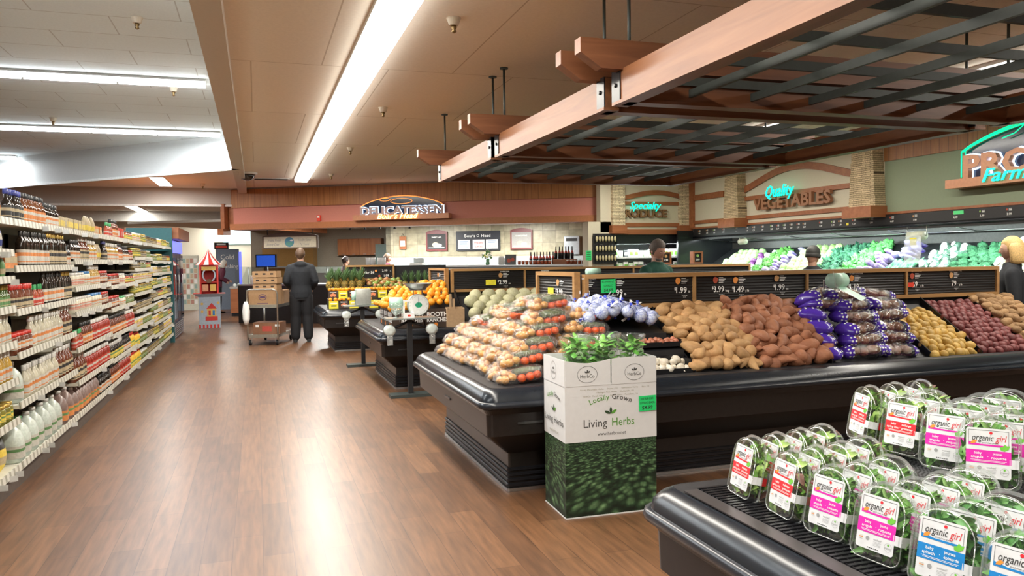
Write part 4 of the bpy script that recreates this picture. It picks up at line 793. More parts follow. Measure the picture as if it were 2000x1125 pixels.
MB().box(-.11, .11, -.04, -.038, 0, .22).box(-.11, .11, .038, .04, 0, .24).box(-.11, -.108, -.038, .038, 0, .23).box(.108, .11, -.038, .038, 0, .23).build('bag', m, o)
for s in (-1, 1): MB().box(-.05 + .02 * s, -.02 + .02 * s, .0, .004, .0, .40 if s < 0 else .34).build('folded_handle', m, o)
# mandarins: bright cartons of small fruit on the left edge
heap('orange', 1.50, 1.64, 9.64, 10.5, lambda x, y: .985, .07, .068, .03, 'small mandarin in the cartons on the island edge', 'mandarins on the left edge', .5, 25, jit=.1, sc=(.70, .78))
# ---------------------------------------------------------------- third island: pineapples, citrus cartons, mangoes
riser(CASE3, 1.25, 3.4, 13.56, .70, 14.40, 1.10); riser(CASE3, 1.22, 1.9, 13.58, .72, 13.62, .9)
def pineapple():
    o = empty('pineapple', label='pineapple', cat='pineapple'); m = brickmat('pineapple_rind', ((.50, .30, .04), (.36, .24, .05)), (.12, .10, .02), .03, .026, .005, .7, 'xz', 1., .5, .3)
    MB().ball((0, 0, .09), (.058, .058, .09), 16, 12, 0, lambda p: p * (1 + .03 * math.cos(8 * math.atan2(p.y, p.x) + 6 * p.z))).build('fruit', m, o); b = MB(); r = random.Random(2)
    for i in range(34):
        a = i * 2.4; t = i / 34; sp = .02 + .11 * (1 - t); h = .10 + .12 * t; c, s = math.cos(a), math.sin(a); w = .012
        p0 = Vector((c * .016, s * .016, .165)); p1 = Vector((c * sp * .55, s * sp * .55, .165 + h * .6)); p2 = Vector((c * sp, s * sp, .165 + h)); q = Vector((-s, c, 0))
        b.add([p0 - q * w, p0 + q * w, p1 + q * w * .8, p1 - q * w * .8, p2], [(0, 1, 2, 3), (3, 2, 4)])
    b.build('crown', mat('pineapple_leaf', (.10, .19, .07), .5, objvar=.15), o); return Kind(o)
PA = pineapple(); rr = random.Random(3)
for i in range(5): PA.put(TR(1.22 + .135 * i, 14.10 + .02 * (i % 2), 1.03, rz=rr.uniform(0, 6)), 'pineapple with long green crown, left group of the third island', 'pineapples, left group')
for i in range(5): PA.put(TR(1.28 + .135 * i, 14.24, 1.08, rz=rr.uniform(0, 6)), 'pineapple in the back row, left group of the third island', 'pineapples, left back row')
for i in range(5): PA.put(TR(2.58 + .125 * i, 14.12, 1.00, rz=rr.uniform(0, 6)), 'pineapple with green crown behind the oranges, right group', 'pineapples, right group')
heap('mango', 1.95, 2.52, 13.78, 14.3, slope(13.75, .92, 14.3, 1.22, .8), .10, .075, .04, 'green and red mango heaped between the pineapple groups', 'mangoes on the third island', .4, 27)
def citruscarton(c, nm):
    o = empty('citrus_carton', label='carton', cat='box'); MB().box(0, .15, 0, .10, 0, .13).build('carton', c, o)
    b = MB(frame((0, -.001, 0), (1, 0, 0), (0, 0, 1)))
    if nm == 'k': b.disc(.05, .06, .026, 0, 0); b.disc(.10, .06, .026, .0004, 0); b.disc(.075, .075, .022, .0006, 0); b.rect(.02, .13, .105, .115, 0, 1)
    else: b.rect(.03, .12, .04, .06, 0, 2); b.rect(.02, .13, .085, .1, 0, 1)
    b.build('printing', [mat('carton_pink_print', (.75, .25, .12), .5), M_CHALK, M_INK], o); return Kind(o)
CY = citruscarton(mat('yellow_carton', (.80, .70, .05), .5), 'y'); CK = citruscarton(M_CART, 'k')
for row, (z, y) in enumerate([(.735, 13.56), (.90, 13.66), ]):
    for i in range(8):
        (CY if (i + row) % 2 == 0 else CK).put(TR(1.17 + i * .17, y, z), '%s citrus carton in the %s row on the third island' % (('yellow', 'black')[(i + row) % 2], ['lower', 'upper'][row]), '%s citrus cartons, %s row' % (('yellow', 'black')[(i + row) % 2], ['lower', 'upper'][row]))
b = MB(TR(-CASE3.location.x, -CASE3.location.y, 0)); b.box(1.16, 2.6, 13.665, 13.9, .665, .897); b.build('display_riser', M_TRAY, CASE3)
heap('orange', 1.2, 1.9, 13.60, 13.66, lambda x, y: .885, .075, .06, .03, 'mandarin lying on the lower row of citrus cartons', 'mandarins between the cartons', .5, 31, jit=.1, sc=(.66, .74))
heap('orange', 1.2, 2.5, 13.72, 13.80, lambda x, y: 1.05, .075, .06, .03, 'mandarin lying on the upper row of citrus cartons', 'mandarins on the upper cartons', .5, 32, jit=.1, sc=(.66, .74))

# ---------------------------------------------------------------- weighing stands
def scale_stand(x, y, label):
    o = empty('scale_stand', (x, y, 0), 0, label, 'scale stand'); b = MB().box(-.24, .24, -.1, .1, 0, .035); b.build('foot', M_LATT, o)
    MB().box(-.028, .028, -.028, .028, .035, .885).build('post', M_BLACKM, o); MB().box(-.28, .30, -.14, .14, .885, .90).build('shelf', mat('grey_shelf', (.32, .36, .34), .3, metal=.4), o)
    for s in (-1, 1):
        MB().tube([(0, 0, .86), (s * .22, -.02, .77)], .014, 8).build('arm', M_BLACKM, o)
        MB(TR(s * .24, -.06, .765, rx=PI / 2)).lathe([(.02, -.05), (.062, -.05), (.062, .05), (.02, .05)], 20, 1).lathe([(.058, -.052), (.066, -.052)], 20, 0).build('bag_roll', [M_WHITE, mat('frosted_roll', (.6, .66, .62), .3)], o)
        MB(TR(s * .24, -.06, .0)).box(-.035, .03, -.052, -.050, .60, .72).build('hanging_bag', plastic('thin_bag', (.9, .92, .9), .1, .5, .15), o)
    return o
scale_stand(1.64, 8.75, 'dark stand with scale, bag rolls and flat foot in front of the oranges')
scale_stand(1.47, 11.55, 'dark stand with steel box behind the second island corner')
o = empty('produce_scale', (1.74, 8.75, .90), 0, 'round white dial scale with steel pan on the nearer stand', 'scale')
b = MB(TR(0, 0, .14, rx=PI / 2)); b.lathe([(.118, -.03), (.124, -.02), (.124, .03), (.116, .045)], 32).build('casing', mat('scale_green_grey', (.42, .48, .42), .4), o)
b = MB(frame((0, -.047, .14), (1, 0, 0), (0, 0, 1))); b.disc(0, 0, .112, 0, 0, 36)
for i in range(40): a = 2 * PI * i / 40; q = .095 if i % 5 else .088; b.T = frame((0, -.0475, .14), (1, 0, 0), (0, 0, 1)) @ Matrix.Rotation(a, 4, 'Z'); b.rect(q, .104, -.0009, .0009, 0, 1)
b.T = frame((0, -.048, .14), (1, 0, 0), (0, 0, 1)); b.disc(0, 0, .04, 0, 2, 24, .03); b.rect(-.002, .002, 0, .085, .0008, 1); b.build('dial', [mat('dial_white', (.78, .80, .76), .35), M_INK, mat('dial_green', (.02, .32, .16), .4)], o)
MB().tube([(-.05, 0, .25), (-.05, 0, .31)], .006, 6).tube([(.05, 0, .25), (.05, 0, .31)], .006, 6).box(-.09, .09, -.06, .06, .305, .315).build('pan_support', M_STEEL, o)
MB().lathe([(.09, .315), (.14, .36), (.165, .385), (.17, .387), (.16, .381), (.135, .352), (.085, .32)], 28).build('pan', M_STEEL, o)
o = empty('bag_roll_holder', (1.49, 8.75, .90), 0, 'green tinted plastic bag roll on a short post of the nearer stand', 'bag roll')
MB().lathe([(.035, 0), (.035, .008), (.010, .012), (.010, .16)], 14).build('post', M_STEEL, o); M_ROLLG = mat('pale_green_roll', (.48, .74, .60), .35)
MB(TR(0, 0, .17, ry=PI / 2)).lathe([(.015, -.07), (.062, -.07), (.062, .07), (.015, .07)], 22).build('roll', M_ROLLG, o)
MB().add([(-.06, -.063, .17), (.06, -.063, .17), (.07, -.07, .06), (-.03, -.09, .03), (-.07, -.075, .08)], [(0, 1, 2, 3, 4)]).build('loose_sheet', plastic('green_bag_film', (.75, .92, .82), .12, .6, .25), o)
o = empty('tag_holder', (1.62, 8.68, .90), 0, 'white card holder on the nearer scale shelf', 'card holder'); MB().box(-.06, .06, -.03, .03, 0, .055).box(-.065, -.04, .02, .03, .055, .20).box(.04, .065, .02, .03, .055, .20).box(-.04, .04, .02, .03, .18, .20).build('holder', M_WHITE, o)
MB(frame((0, -.031, .028), (1, 0, 0), (0, 0, 1))).disc(0, 0, .02, 0, 0, 16, .012).build('printed_mark', [M_RTAG], o)
o = empty('steel_box', (1.47, 11.55, .90), 0, 'square grey steel bag dispenser on the farther stand', 'dispenser'); MB().rbox(-.1, .12, -.09, .09, 0, .24, .012).build('case', mat('dull_steel', (.42, .44, .40), .35, metal=.3), o)
MB(TR(-.1, 0, .14, ry=PI / 2)).lathe([(.02, -.05), (.07, -.05), (.07, .0), (.02, .0)], 18).build('roll', M_ROLLG, o)
# mint bag roll by the yam bags
o = empty('bag_roll_holder', (4.43, 5.12, 1.20), .25, 'mint green plastic bag roll on a post rising by the purple yam bags', 'bag roll')
MB().tube([(0, .12, -.45), (0, .12, .14), (0, 0, .14)], .008, 8).build('post', M_STEEL, o)
MB(TR(.0, 0, .14, ry=PI / 2)).lathe([(.015, -.075), (.06, -.075), (.06, .075), (.015, .075)], 24).build('roll', M_ROLLG, o)
MB().add([(-.06, -.03, .09), (.06, -.03, .09), (.15, -.16, .0), (.05, -.18, -.02)], [(0, 1, 2, 3)]).build('loose_sheet', M_ROLLG, o)
MB().add([(-.09, -.02, .23), (-.04, .0, .2), (-.03, -.06, .02), (-.10, -.05, .1)], [(0, 1, 2, 3)]).add([(.07, .0, .2), (.13, .02, .21), (.11, -.05, .03)], [(0, 1, 2)]).build('torn_film', plastic('thin_bag', (.9, .92, .9), .1, .5, .15), o)
o = empty('bag_roll', (2.60, 5.8, 1.41), .1, 'pale plastic bag roll lying on top of the potato price board', 'bag roll'); MB(TR(0, 0, .028, ry=PI / 2)).lathe([(.01, -.06), (.028, -.06), (.028, .06), (.01, .06)], 18).build('roll', M_ROLLG, o)
# ---------------------------------------------------------------- nearest island with salad packs
CASE0 = island(1.31, 4.3, -1.0, 2.56, 'black produce island nearest the viewer, holding clear salad packs')
def meshmat():
    m = bpy.data.materials.new('woven_shelf_mat'); m.use_nodes = True; nt = m.node_tree; b = nt.nodes['Principled BSDF']; L = nt.links.new
    tc = nd(nt, 'ShaderNodeTexCoord'); w = nd(nt, 'ShaderNodeTexChecker'); w.inputs['Scale'].default_value = 120; L(tc.outputs['Object'], w.inputs['Vector'])
    r = ramp(nt, w.outputs['Fac'], [(.4, (.012, .012, .013)), (.6, (.075, .075, .08))]); L(r.outputs[0], b.inputs['Base Color']); b.inputs['Roughness'].default_value = .45
    bp = nd(nt, 'ShaderNodeBump'); bp.inputs['Strength'].default_value = .6; bp.inputs['Distance'].default_value = .004; L(w.outputs['Fac'], bp.inputs['Height']); L(bp.outputs[0], b.inputs['Normal']); return m
M_MESH = meshmat(); cc = CASE0.location
b = MB(TR(-cc.x, -cc.y, 0)); b.box(1.50, 1.98, -.8, 2.37, .70, .722).box(1.44, 1.50, -.8, 2.37, .66, .70); b.build('lower_deck', M_TRAY, CASE0)
b = MB(TR(-cc.x, -cc.y, 0))
for i in range(110):
    y = 2.36 - i * .0235; b.box(1.455, 1.56, y, y + .012, .731, .737)
[b.box(x, x + .004, -.2, 2.37, .730, .734) for x in (1.46, 1.485, 1.51, 1.535)]; b.build('front_grille', M_BLACK, CASE0)
b = MB(TR(-cc.x, -cc.y, 0)); b.box(1.40, 1.455, -.2, 2.37, .729, .733); b.build('tray_edge', mat('tray_edge_grey', (.045, .040, .040), .35), CASE0)
b = MB(TR(-cc.x, -cc.y, 0)); b.add([(1.93, -.8, .735), (2.13, -.8, .862), (2.8, -.8, .90), (2.8, -.8, .66), (1.93, -.8, .66), (1.93, 2.37, .735), (2.13, 2.37, .862), (2.8, 2.37, .90), (2.8, 2.37, .66), (1.93, 2.37, .66)], [(0, 1, 2, 3, 4), (9, 8, 7, 6, 5), (0, 5, 6, 1), (1, 6, 7, 2), (2, 7, 8, 3), (3, 8, 9, 4), (4, 9, 5, 0)])
b.build('stepped_mat', M_MESH, CASE0)
# salad pack
PW, PH, PD = .166, .215, .075
def arch(w, h, z, n=10, y0=0.):
    """rounded tray outline: small bottom corners, big arch on top"""
    pts = []; rb, rt = .028, .07; rt = min(rt, w / 2 - .002)
    for cx, cy, r, a in ((w / 2 - rt, h - rt, rt, 0), (-w / 2 + rt, h - rt, rt, 90), (-w / 2 + rb, y0 + rb, rb, 180), (w / 2 - rb, y0 + rb, rb, 270)):
        for k in range(n): t = math.radians(a + 90 * k / (n - 1)); pts.append((cx + r * math.cos(t), cy + r * math.sin(t), z))
    return pts
M_CLAM = plastic('clear_clamshell', (.98, .99, .985), .03, 0, .012); M_RIM = plastic('clamshell_rim', (.93, .95, .94), .15, 0, .10)
LEAFS = [[(.18, .38, .06), (.32, .48, .11), (.17, .07, .05)], [(.11, .29, .05), (.17, .38, .08), (.26, .44, .13)], [(.06, .21, .04), (.10, .28, .055), (.15, .34, .08)]]
def leafmesh(kind, seed, n=270):
    r = random.Random(seed); b = MB(); 
    for i in range(n):
        x = r.uniform(-.064, .064); y = r.uniform(.025, .172) + .014 * math.sin(seed + x * 40); z = r.uniform(-.064, -.020)
        if y > .12 and abs(x) > .04: x *= .7
        Lf = r.uniform(.014, .028) * (1.1 if kind != 1 else 1.); Wf = Lf * (.45 if kind != 1 else .25)
        T = Matrix.Translation((x, y, z)) @ Matrix.Rotation(r.uniform(0, 6.28), 4, 'Z') @ Matrix.Rotation(r.uniform(-1., 1.), 4, 'X') @ Matrix.Rotation(r.uniform(-.9, .9), 4, 'Y'); b.T = T
        K_ = 6; vs = []; cv = r.uniform(-.4, .5)
        for k in range(K_ + 1):
            t = k / K_; w = Wf * math.sin(PI * min(1, t * .93 + .04)) ** .8 * (1 + (.35 * (k % 2) if kind == 1 else .12 * (k % 2))); zz = cv * Lf * math.sin(PI * t)
            vs += [(-Lf + 2 * Lf * t, -w, zz + w * .3), (-Lf + 2 * Lf * t, 0, zz - w * .15), (-Lf + 2 * Lf * t, w, zz + w * .3)]
        fs = []
        for k in range(K_): a = 3 * k; fs += [(a, a + 1, a + 4, a + 3), (a + 1, a + 2, a + 5, a + 4)]
        b.add(vs, fs, 0 if r.random() < .45 else (1 if r.random() < .8 else 2), True)
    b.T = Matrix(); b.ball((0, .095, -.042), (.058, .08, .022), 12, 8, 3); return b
def leafmats(kind):
    out = []
    for i, c in enumerate(LEAFS[kind]): out.append(mat('salad_leaf_%d_%d' % (kind, i), c, .45, var=.25, scale=60, sss=.0))
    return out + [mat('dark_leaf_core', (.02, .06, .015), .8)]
LEAFM = []
for kind in range(3):
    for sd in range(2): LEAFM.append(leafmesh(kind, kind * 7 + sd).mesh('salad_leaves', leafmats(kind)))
C_RED = mat('print_red', (.62, .02, .03), .45); C_PINK = mat('print_pink', (.66, .02, .36), .45); C_BLUE = mat('print_blue', (.01, .20, .52), .45); C_LGR = mat('print_leaf_green', (.15, .48, .05), .45); C_ORG = mat('print_orange', (.85, .28, .04), .45); C_GREY = mat('print_grey', (.30, .30, .30), .5); M_LAB = mat('label_gloss_white', (.66, .67, .68), .4)
def packlabel(kind):
    w, h = .112, .142; b = MB(TR(0, .105, .0022)); col = 5
    def rr_(w, h, r, z, m, cy=0):
        b.add([(x, y + cy, z) for x, y, _ in arch2(w, h, r)], [tuple(range(4 * 5))], m)
    rr_(w, h, .007, 0, 0)
    # frame line round the name
    y1, y0 = h / 2 - .006, h / 2 - .050; x0, x1 = -w / 2 + .006, w / 2 - .006; t = .0009
    b.rect(x0, x1, y1 - t, y1, .0004, 1).rect(x0, x0 + t, y0, y1, .0004, 1).rect(x1 - t, x1, y0, y1, .0004, 1)
    b.add([(x0, y0, .0005), (x1, y0 - .002, .0005), (x1, y0 + .004, .0005), (x0 + .03, y0 + .004, .0005), (x0, y0 + .010, .0005)], [(0, 1, 2, 3, 4)], 2)
    b.text('organic', -.014, .035, .026, 1, .0, .25, 0, .0008, width=.054); b.text('girl', .031, .035, .026, 6, .0, .25, 0, .0008, width=.028)
    b.disc(.006, .058, .0042, .0008, 6, 10); b.text('good clean greens', .004, .0275, .0055, 1, 0, 0, 0, .0008)
    b.add([(-.045, .024, .0009), (-.034, .026, .0009), (-.028, .034, .0009), (-.036, .036, .0009), (-.043, .031, .0009)], [(0, 1, 2, 3, 4)], 4)
    b.add([(.030, .012, .001), (.040, .009, .001), (.050, .016, .001), (.053, .026, .001), (.046, .024, .001), (.040, .029, .001), (.036, .022, .001), (.029, .020, .001)], [(0, 1, 2, 3, 4, 5, 6, 7)], 3)
    # colour band
    b.rect(-w / 2, w / 2, -.029, .008, .0005, 2)
    t1, t2, t3, t4 = [('baby', 'spring mix', 'm\u00e9lange', 'printanier'), ('baby', 'arugula', 'jeune', 'roquette'), ('baby', 'spinach', 'jeunes', '\u00e9pinards')][kind]
    for s, x, y in ((t1, -.026, -.004), (t2, -.028, -.0155), (t3, .022, -.004), (t4, .026, -.0155)): b.text(s, x, y, .0105, 7, .01, 0, 0, .0009)
    b.disc(-.001, -.010, .001, .0009, 7, 8)
    for k in range(2): b.rect(-.045 + .004 * k, .045 - .004 * k, -.0215 - k * .003, -.0205 - k * .003, .0009, 7)
    b.disc(-.022, -.043, .0055, .0006, 5, 14); b.text('washed\u00b3', .008, -.043, .0075, 5, 0, 0, 0, .0008)
    for k in range(4): b.rect(-.004, .020 - .002 * (k % 2), -.0475 - k * .0032, -.0468 - k * .0032, .0006, 5)
    for k in range(3): b.rect(-.047, -.036, -.041 - k * .004, -.039 - k * .004, .0006, 4 if k == 1 else 8)
    b.ring(.040, -.050, .011, .0006, .0006, 5, 20); b.disc(.040, -.044, .0028, .0008, 3, 8); b.text('organic', .040, -.0535, .007, 5, 0, .3, 0, .0008)
    for k in range(6): b.rect(-.02 + k * .006, -.016 + k * .006, -.0665, -.0645, .0006, 1)
    band = [C_RED, C_PINK, C_BLUE][kind]
    return b.mesh('front_label', [M_LAB, M_INK, band, C_LGR, C_ORG, C_GREY, C_RED, M_CHALK, mat('print_pale', (.6, .6, .55), .5)])
def arch2(w, h, r, n=5):
    pts = []
    for cx, cy, a in ((w / 2 - r, h / 2 - r, 0), (-w / 2 + r, h / 2 - r, 90), (-w / 2 + r, -h / 2 + r, 180), (w / 2 - r, -h / 2 + r, 270)):
        for k in range(n): t = math.radians(a + 90 * k / (n - 1)); pts.append((cx + r * math.cos(t), cy + r * math.sin(t), 0))
    return pts
def sc_arch(f, z, dy=0.): return [(x, (y - PH / 2) + PH / 2 + dy, z) for x, y, _ in arch(PW * f, PH * (1 - (1 - f) * .6), z, y0=PH * (1 - f) * .4)]
def saladpack(kind, sd):
    o = empty('salad_pack', label='pack', cat='salad pack')
    b = MB(); b.loft([sc_arch(.84, .002), sc_arch(.90, -.001), sc_arch(.93, -.012), sc_arch(.95, -.030)], 0, False); b.loft([sc_arch(.95, -.032), sc_arch(.92, -.055), sc_arch(.86, -.073), sc_arch(.80, -.076)], 0, False)
    b.add(sc_arch(.84, .002), [tuple(range(40))], 0).add(sc_arch(.80, -.076), [tuple(range(39, -1, -1))], 0); b.build('clear_shell', M_CLAM, o)
    b = MB(); b.loft([sc_arch(.95, -.029), sc_arch(1.0, -.029), sc_arch(1.0, -.033), sc_arch(.95, -.033)], 0, False, False); b.tube([(x, y, .0) for x, y, _ in sc_arch(.90, 0)] + [(x, y, .0) for x, y, _ in sc_arch(.90, 0)][:1], .0016, 5)
    b.build('rim', M_RIM, o)
    l = link('salad_leaves', LEAFM[kind * 2 + sd], o); l['kind'] = 'stuff'
    link('front_label', LABM[kind], o)
    b = MB(); yl = .092; b.add([(.052, yl, .0028), (.0745, yl, .0015), (.0790, yl, -.014), (.0812, yl, -.033), (.0800, yl, -.05), (.0800, yl - .026, -.05), (.0812, yl - .026, -.033), (.0790, yl - .026, -.014), (.0745, yl - .026, .0015), (.052, yl - .026, .0028)], [(0, 9, 8, 1), (1, 8, 7, 2), (2, 7, 6, 3), (3, 6, 5, 4)], [0, 0, 0, 1]); b.build('seal_strip', [M_LAB, [C_RED, C_PINK, C_BLUE][kind]], o)
    return Kind(o)
LABM = [packlabel(k) for k in range(3)]
PK = {(k, s): saladpack(k, s) for k in range(3) for s in range(2)}
KN = ['baby spring mix', 'baby arugula', 'baby spinach']; KC = ['red', 'pink', 'blue']
def putpack(x, y, z, yaw, lean, kind, sd, label, roll=0.):
    """x, y, z: middle of the pack's bottom edge on its front face; yaw 0 faces the aisle on the left"""
    n = Vector((-math.cos(yaw), -math.sin(yaw), 0)); r = Vector((0, 0, 1)).cross(n); u = Vector((0, 0, 1)); T = frame((x, y, z), r, u)
    T = T @ Matrix.Rotation(-lean, 4, 'X') @ Matrix.Rotation(roll, 4, 'Z'); PK[(kind, sd)].put(T, label, 'salad packs on the nearest island')
cols = [(2.225, -8, 0, 4), (2.02, -4, 0, 4), (1.81, 4, 1, 3), (1.615, 9, 1, 4), (1.42, 14, 2, 3), (1.225, 16, 2, 3), (1.03, 18, 2, 2)]
ordw = ['first', 'second', 'third', 'fourth', 'fifth', 'sixth', 'seventh']
for ci, (y, yaw, kind, n) in enumerate(cols):
    for k in range(n):
        putpack(1.515 + .103 * k + R_.uniform(-.004, .004), y + .008 * k + R_.uniform(-.006, .006), .737 + .004 * k, math.radians(yaw + R_.uniform(-3, 3)), .20 - .0 * k, kind, (k + ci) % 2,
                '%s pack, %s band, lower tier, %s column from far end, %s' % (KN[kind], KC[kind], ordw[ci], ['foremost', 'second', 'third', 'hindmost'][k]))
ucols = [(2.06, 2.27, -14, 0, 3), (2.05, 2.06, 10, 0, 2), (2.03, 1.86, 22, 1, 4), (1.985, 1.66, 38, 1, 3), (2.03, 1.42, 30, 1, 3), (2.03, 1.2, 20, 2, 2)]
for ci, (x, y, yaw, kind, n) in enumerate(ucols):
    for k in range(n):
        a = math.radians(yaw); putpack(x + .105 * k * math.cos(a * .5), y + .105 * k * math.sin(a * .5) + .02, .866 + .006 * k, a + math.radians(R_.uniform(-3, 3)), .18, kind, (k + ci) % 2,
                '%s pack, %s band, raised tier, %s column from far end, %s' % (KN[kind], KC[kind], ordw[ci], ['foremost', 'second', 'third', 'hindmost'][k]))

# ---------------------------------------------------------------- herb display box
M_CARDW = mat('white_cardboard', (.66, .66, .65), .6, var=.02)
def leafprint():
    m = bpy.data.materials.new('printed_basil_field'); m.use_nodes = True; nt = m.node_tree; b = nt.nodes['Principled BSDF']; L = nt.links.new
    tc = nd(nt, 'ShaderNodeTexCoord'); sp = nd(nt, 'ShaderNodeSeparateXYZ'); L(tc.outputs['Object'], sp.inputs[0])
    # the printed field shrinks towards its upper edge like a photo of a crop
    pw = nd(nt, 'ShaderNodeMath', op='POWER'); ad = nd(nt, 'ShaderNodeMath', op='SUBTRACT'); ad.inputs[0].default_value = .62; L(sp.outputs[2], ad.inputs[1]); L(ad.outputs[0], pw.inputs[0]); pw.inputs[1].default_value = -1.3
    hx = nd(nt, 'ShaderNodeMath', op='ADD'); L(sp.outputs[0], hx.inputs[0]); L(sp.outputs[1], hx.inputs[1]); mx = nd(nt, 'ShaderNodeMath', op='MULTIPLY'); L(hx.outputs[0], mx.inputs[0]); L(pw.outputs[0], mx.inputs[1])
    my = nd(nt, 'ShaderNodeMath', op='MULTIPLY'); L(pw.outputs[0], my.inputs[0]); my.inputs[1].default_value = .55
    cb = nd(nt, 'ShaderNodeCombineXYZ'); L(mx.outputs[0], cb.inputs[0]); L(my.outputs[0], cb.inputs[1]); 
    vo = nd(nt, 'ShaderNodeTexVoronoi'); vo.inputs['Scale'].default_value = 6.5; L(cb.outputs[0], vo.inputs['Vector']); v2 = nd(nt, 'ShaderNodeTexVoronoi'); v2.inputs['Scale'].default_value = 13; L(cb.outputs[0], v2.inputs['Vector'])
    r = ramp(nt, vo.outputs['Distance'], [(0, (.20, .34, .16)), (.28, (.10, .20, .085)), (.52, (.022, .055, .024)), (.8, (.008, .02, .009))]); r2 = ramp(nt, v2.outputs['Distance'], [(0, (1.5, 1.5, 1.5)), (.35, (.9, .9, .9)), (.7, (.4, .4, .4))])
    mm = nd(nt, 'ShaderNodeMixRGB', blend_type='MULTIPLY'); mm.inputs[0].default_value = .8; L(r.outputs[0], mm.inputs[1]); L(r2.outputs[0], mm.inputs[2]); L(mm.outputs[0], b.inputs['Base Color']); b.inputs['Roughness'].default_value = .5; return m
M_FIELD = leafprint()
HX0, HX1, HY0, HY1 = 1.715, 2.305, 4.225, 4.60
o = empty('herb_display_box', ((HX0 + HX1) / 2, (HY0 + HY1) / 2, 0), -.03, 'tall white and green cardboard box of potted living herbs', 'display box')
hx, hy = (HX1 - HX0) / 2, (HY1 - HY0) / 2
MB().box(-hx, hx, -hy, hy, 0, .455).build('printed_lower_sleeve', M_FIELD, o); MB().box(-hx - .002, hx + .002, -hy - .002, hy + .002, .455, .79).build('white_upper_sleeve', M_CARDW, o); MB().box(-hx - .002, hx + .002, -hy - .002, hy + .002, 0, .008).build('white_base_edge', M_CARDW, o)
b = MB(); t = .004
def flap(b, x0, x1, dip):
    n = 10; pts = [(x0, .79)] + [(x1, .79)] + [(x1 - (x1 - x0) * k / n, .945 - dip * math.sin(PI * k / n)) for k in range(n + 1)]
    b.T = frame((0, -hy - .004, 0), (1, 0, 0), (0, 0, 1)); b.prism(pts, -t, 0); b.T = Matrix()
flap(b, -hx, -.005, .02); flap(b, .002, hx, -.006)
b.box(-hx - t, -hx, -hy, hy, .79, .945).box(hx, hx + t, -hy, hy, .79, .945).box(-hx, hx, hy, hy + t, .79, .945); b.build('top_tray', M_CARDW, o)
M_HG = mat('herb_print_green', (.10, .30, .04), .5); M_HD = mat('herb_print_dark', (.03, .06, .025), .5); M_HK = mat('herb_print_grey', (.06, .06, .055), .5); M_HL = mat('herb_print_light', (.35, .33, .25), .5)
def leaf2(b, cx, cy, L, ang, m):
    pts = []
    for k in range(12):
        t = 2 * PI * k / 12; x = math.cos(t); y = math.sin(t) * .42 * (1 - .25 * abs(x)); X = L / 2 * (1 + x); Y = L / 2 * y; pts.append((cx + X * math.cos(ang) - Y * math.sin(ang), cy + X * math.sin(ang) + Y * math.cos(ang), .0012))
    b.add(pts, [tuple(range(12))], m)
def logo(b, cx, cy, s, m=(0, 1, 0)): leaf2(b, cx, cy, s * .95, PI * .5, m[2]); leaf2(b, cx - s * .05, cy - .0, s, PI * .86, m[0]); leaf2(b, cx + s * .05, cy, s, PI * .18, m[1])
def arctext(b, segs, cx, cy, R, size, total):
    s = ''.join(q[0] for q in segs); ms = [q[1] for q in segs for _ in q[0]]; ws = []
    for ch in s: w = text_geo(ch, .008)[2]; ws.append((w[1] - w[0] + .10) if ch != ' ' else .32)
    tw = sum(ws); a = total / 2; T0 = b.T.copy()
    for ch, m, w in zip(s, ms, ws):
        a -= total * (w / tw) / 2
        if ch != ' ': b.T = T0 @ Matrix.Translation((cx + R * math.sin(-a), cy + R * math.cos(a), 0)) @ Matrix.Rotation(a, 4, 'Z'); b.text(ch, 0, 0, size, m, .008, 0, 0, .001)
        a -= total * (w / tw) / 2
    b.T = T0
b = MB(frame((0, -hy - .0025, 0), (1, 0, 0), (0, 0, 1))); MH = [M_HD, M_HG, M_HK, M_HL, M_CARDW]
b.text('Living', -.105, .540, .070, 2, -.003, 0, 0, .001, width=.15); b.text('Herbs', .075, .540, .070, 1, -.003, 0, 0, .001, width=.145); b.text('www.herbco.net', 0, .487, .030, 2, -.002, 0, 0, .001, width=.185)
logo(b, -.005, .615, .042); arctext(b, [('Locally', 1), (' ', 1), ('Grown', 2)], -.005, .38, .322, .044, .85)
for s, x, y, w in (('Rocky Mountain Herbs', -.125, .762, .15), ('Denver, CO', .005, .762, .07), ('Generation Farms', .12, .762, .11), ('Rice, TX', .225, .762, .05), ('Michigan Fine Herbs', -.03, .742, .13), ('Shelbyville, MI', .10, .742, .09), ('HerbCo', -.16, .722, .05), ('Duvall, WA', -.09, .722, .065), ('Jacobs Farm', .03, .722, .08), ('Pescadero, CA', .13, .722, .085)):
    b.text(s, x, y, .013, 3, 0, 0, 0, .001, width=w)
for cx in (-.155, .150):
    b.ring(cx, .858, .064, .002, .0035, 2, 36, .050); b.text('HerbCo', cx, .838, .030, 2, -.002, 0, 0, .0035, width=.09); T0 = b.T.copy(); b.T = T0 @ Matrix.Translation((0, 0, .003)); logo(b, cx, .868, .020, (2, 2, 2)); b.T = T0
b.T = frame((-hx - .0045, 0, 0), (0, -1, 0), (0, 0, 1)); b.text('Living Herbs', 0, .545, .060, 2, -.003, 0, 0, .001, width=.33); b.text('www.herbco.net', 0, .487, .028, 3, -.002, 0, 0, .001, width=.16); logo(b, 0, .62, .04); arctext(b, [('Locally', 1), (' ', 1), ('Grown', 2)], 0, .42, .29, .040, .8)
b.ring(0, .868, .050, .002, .0015, 2, 30, .055); b.text('HerbCo', 0, .848, .028, 2, -.002, 0, 0, .0015, width=.075); logo(b, 0, .875, .018, (2, 2, 2))
b.build('printing', MH, o)
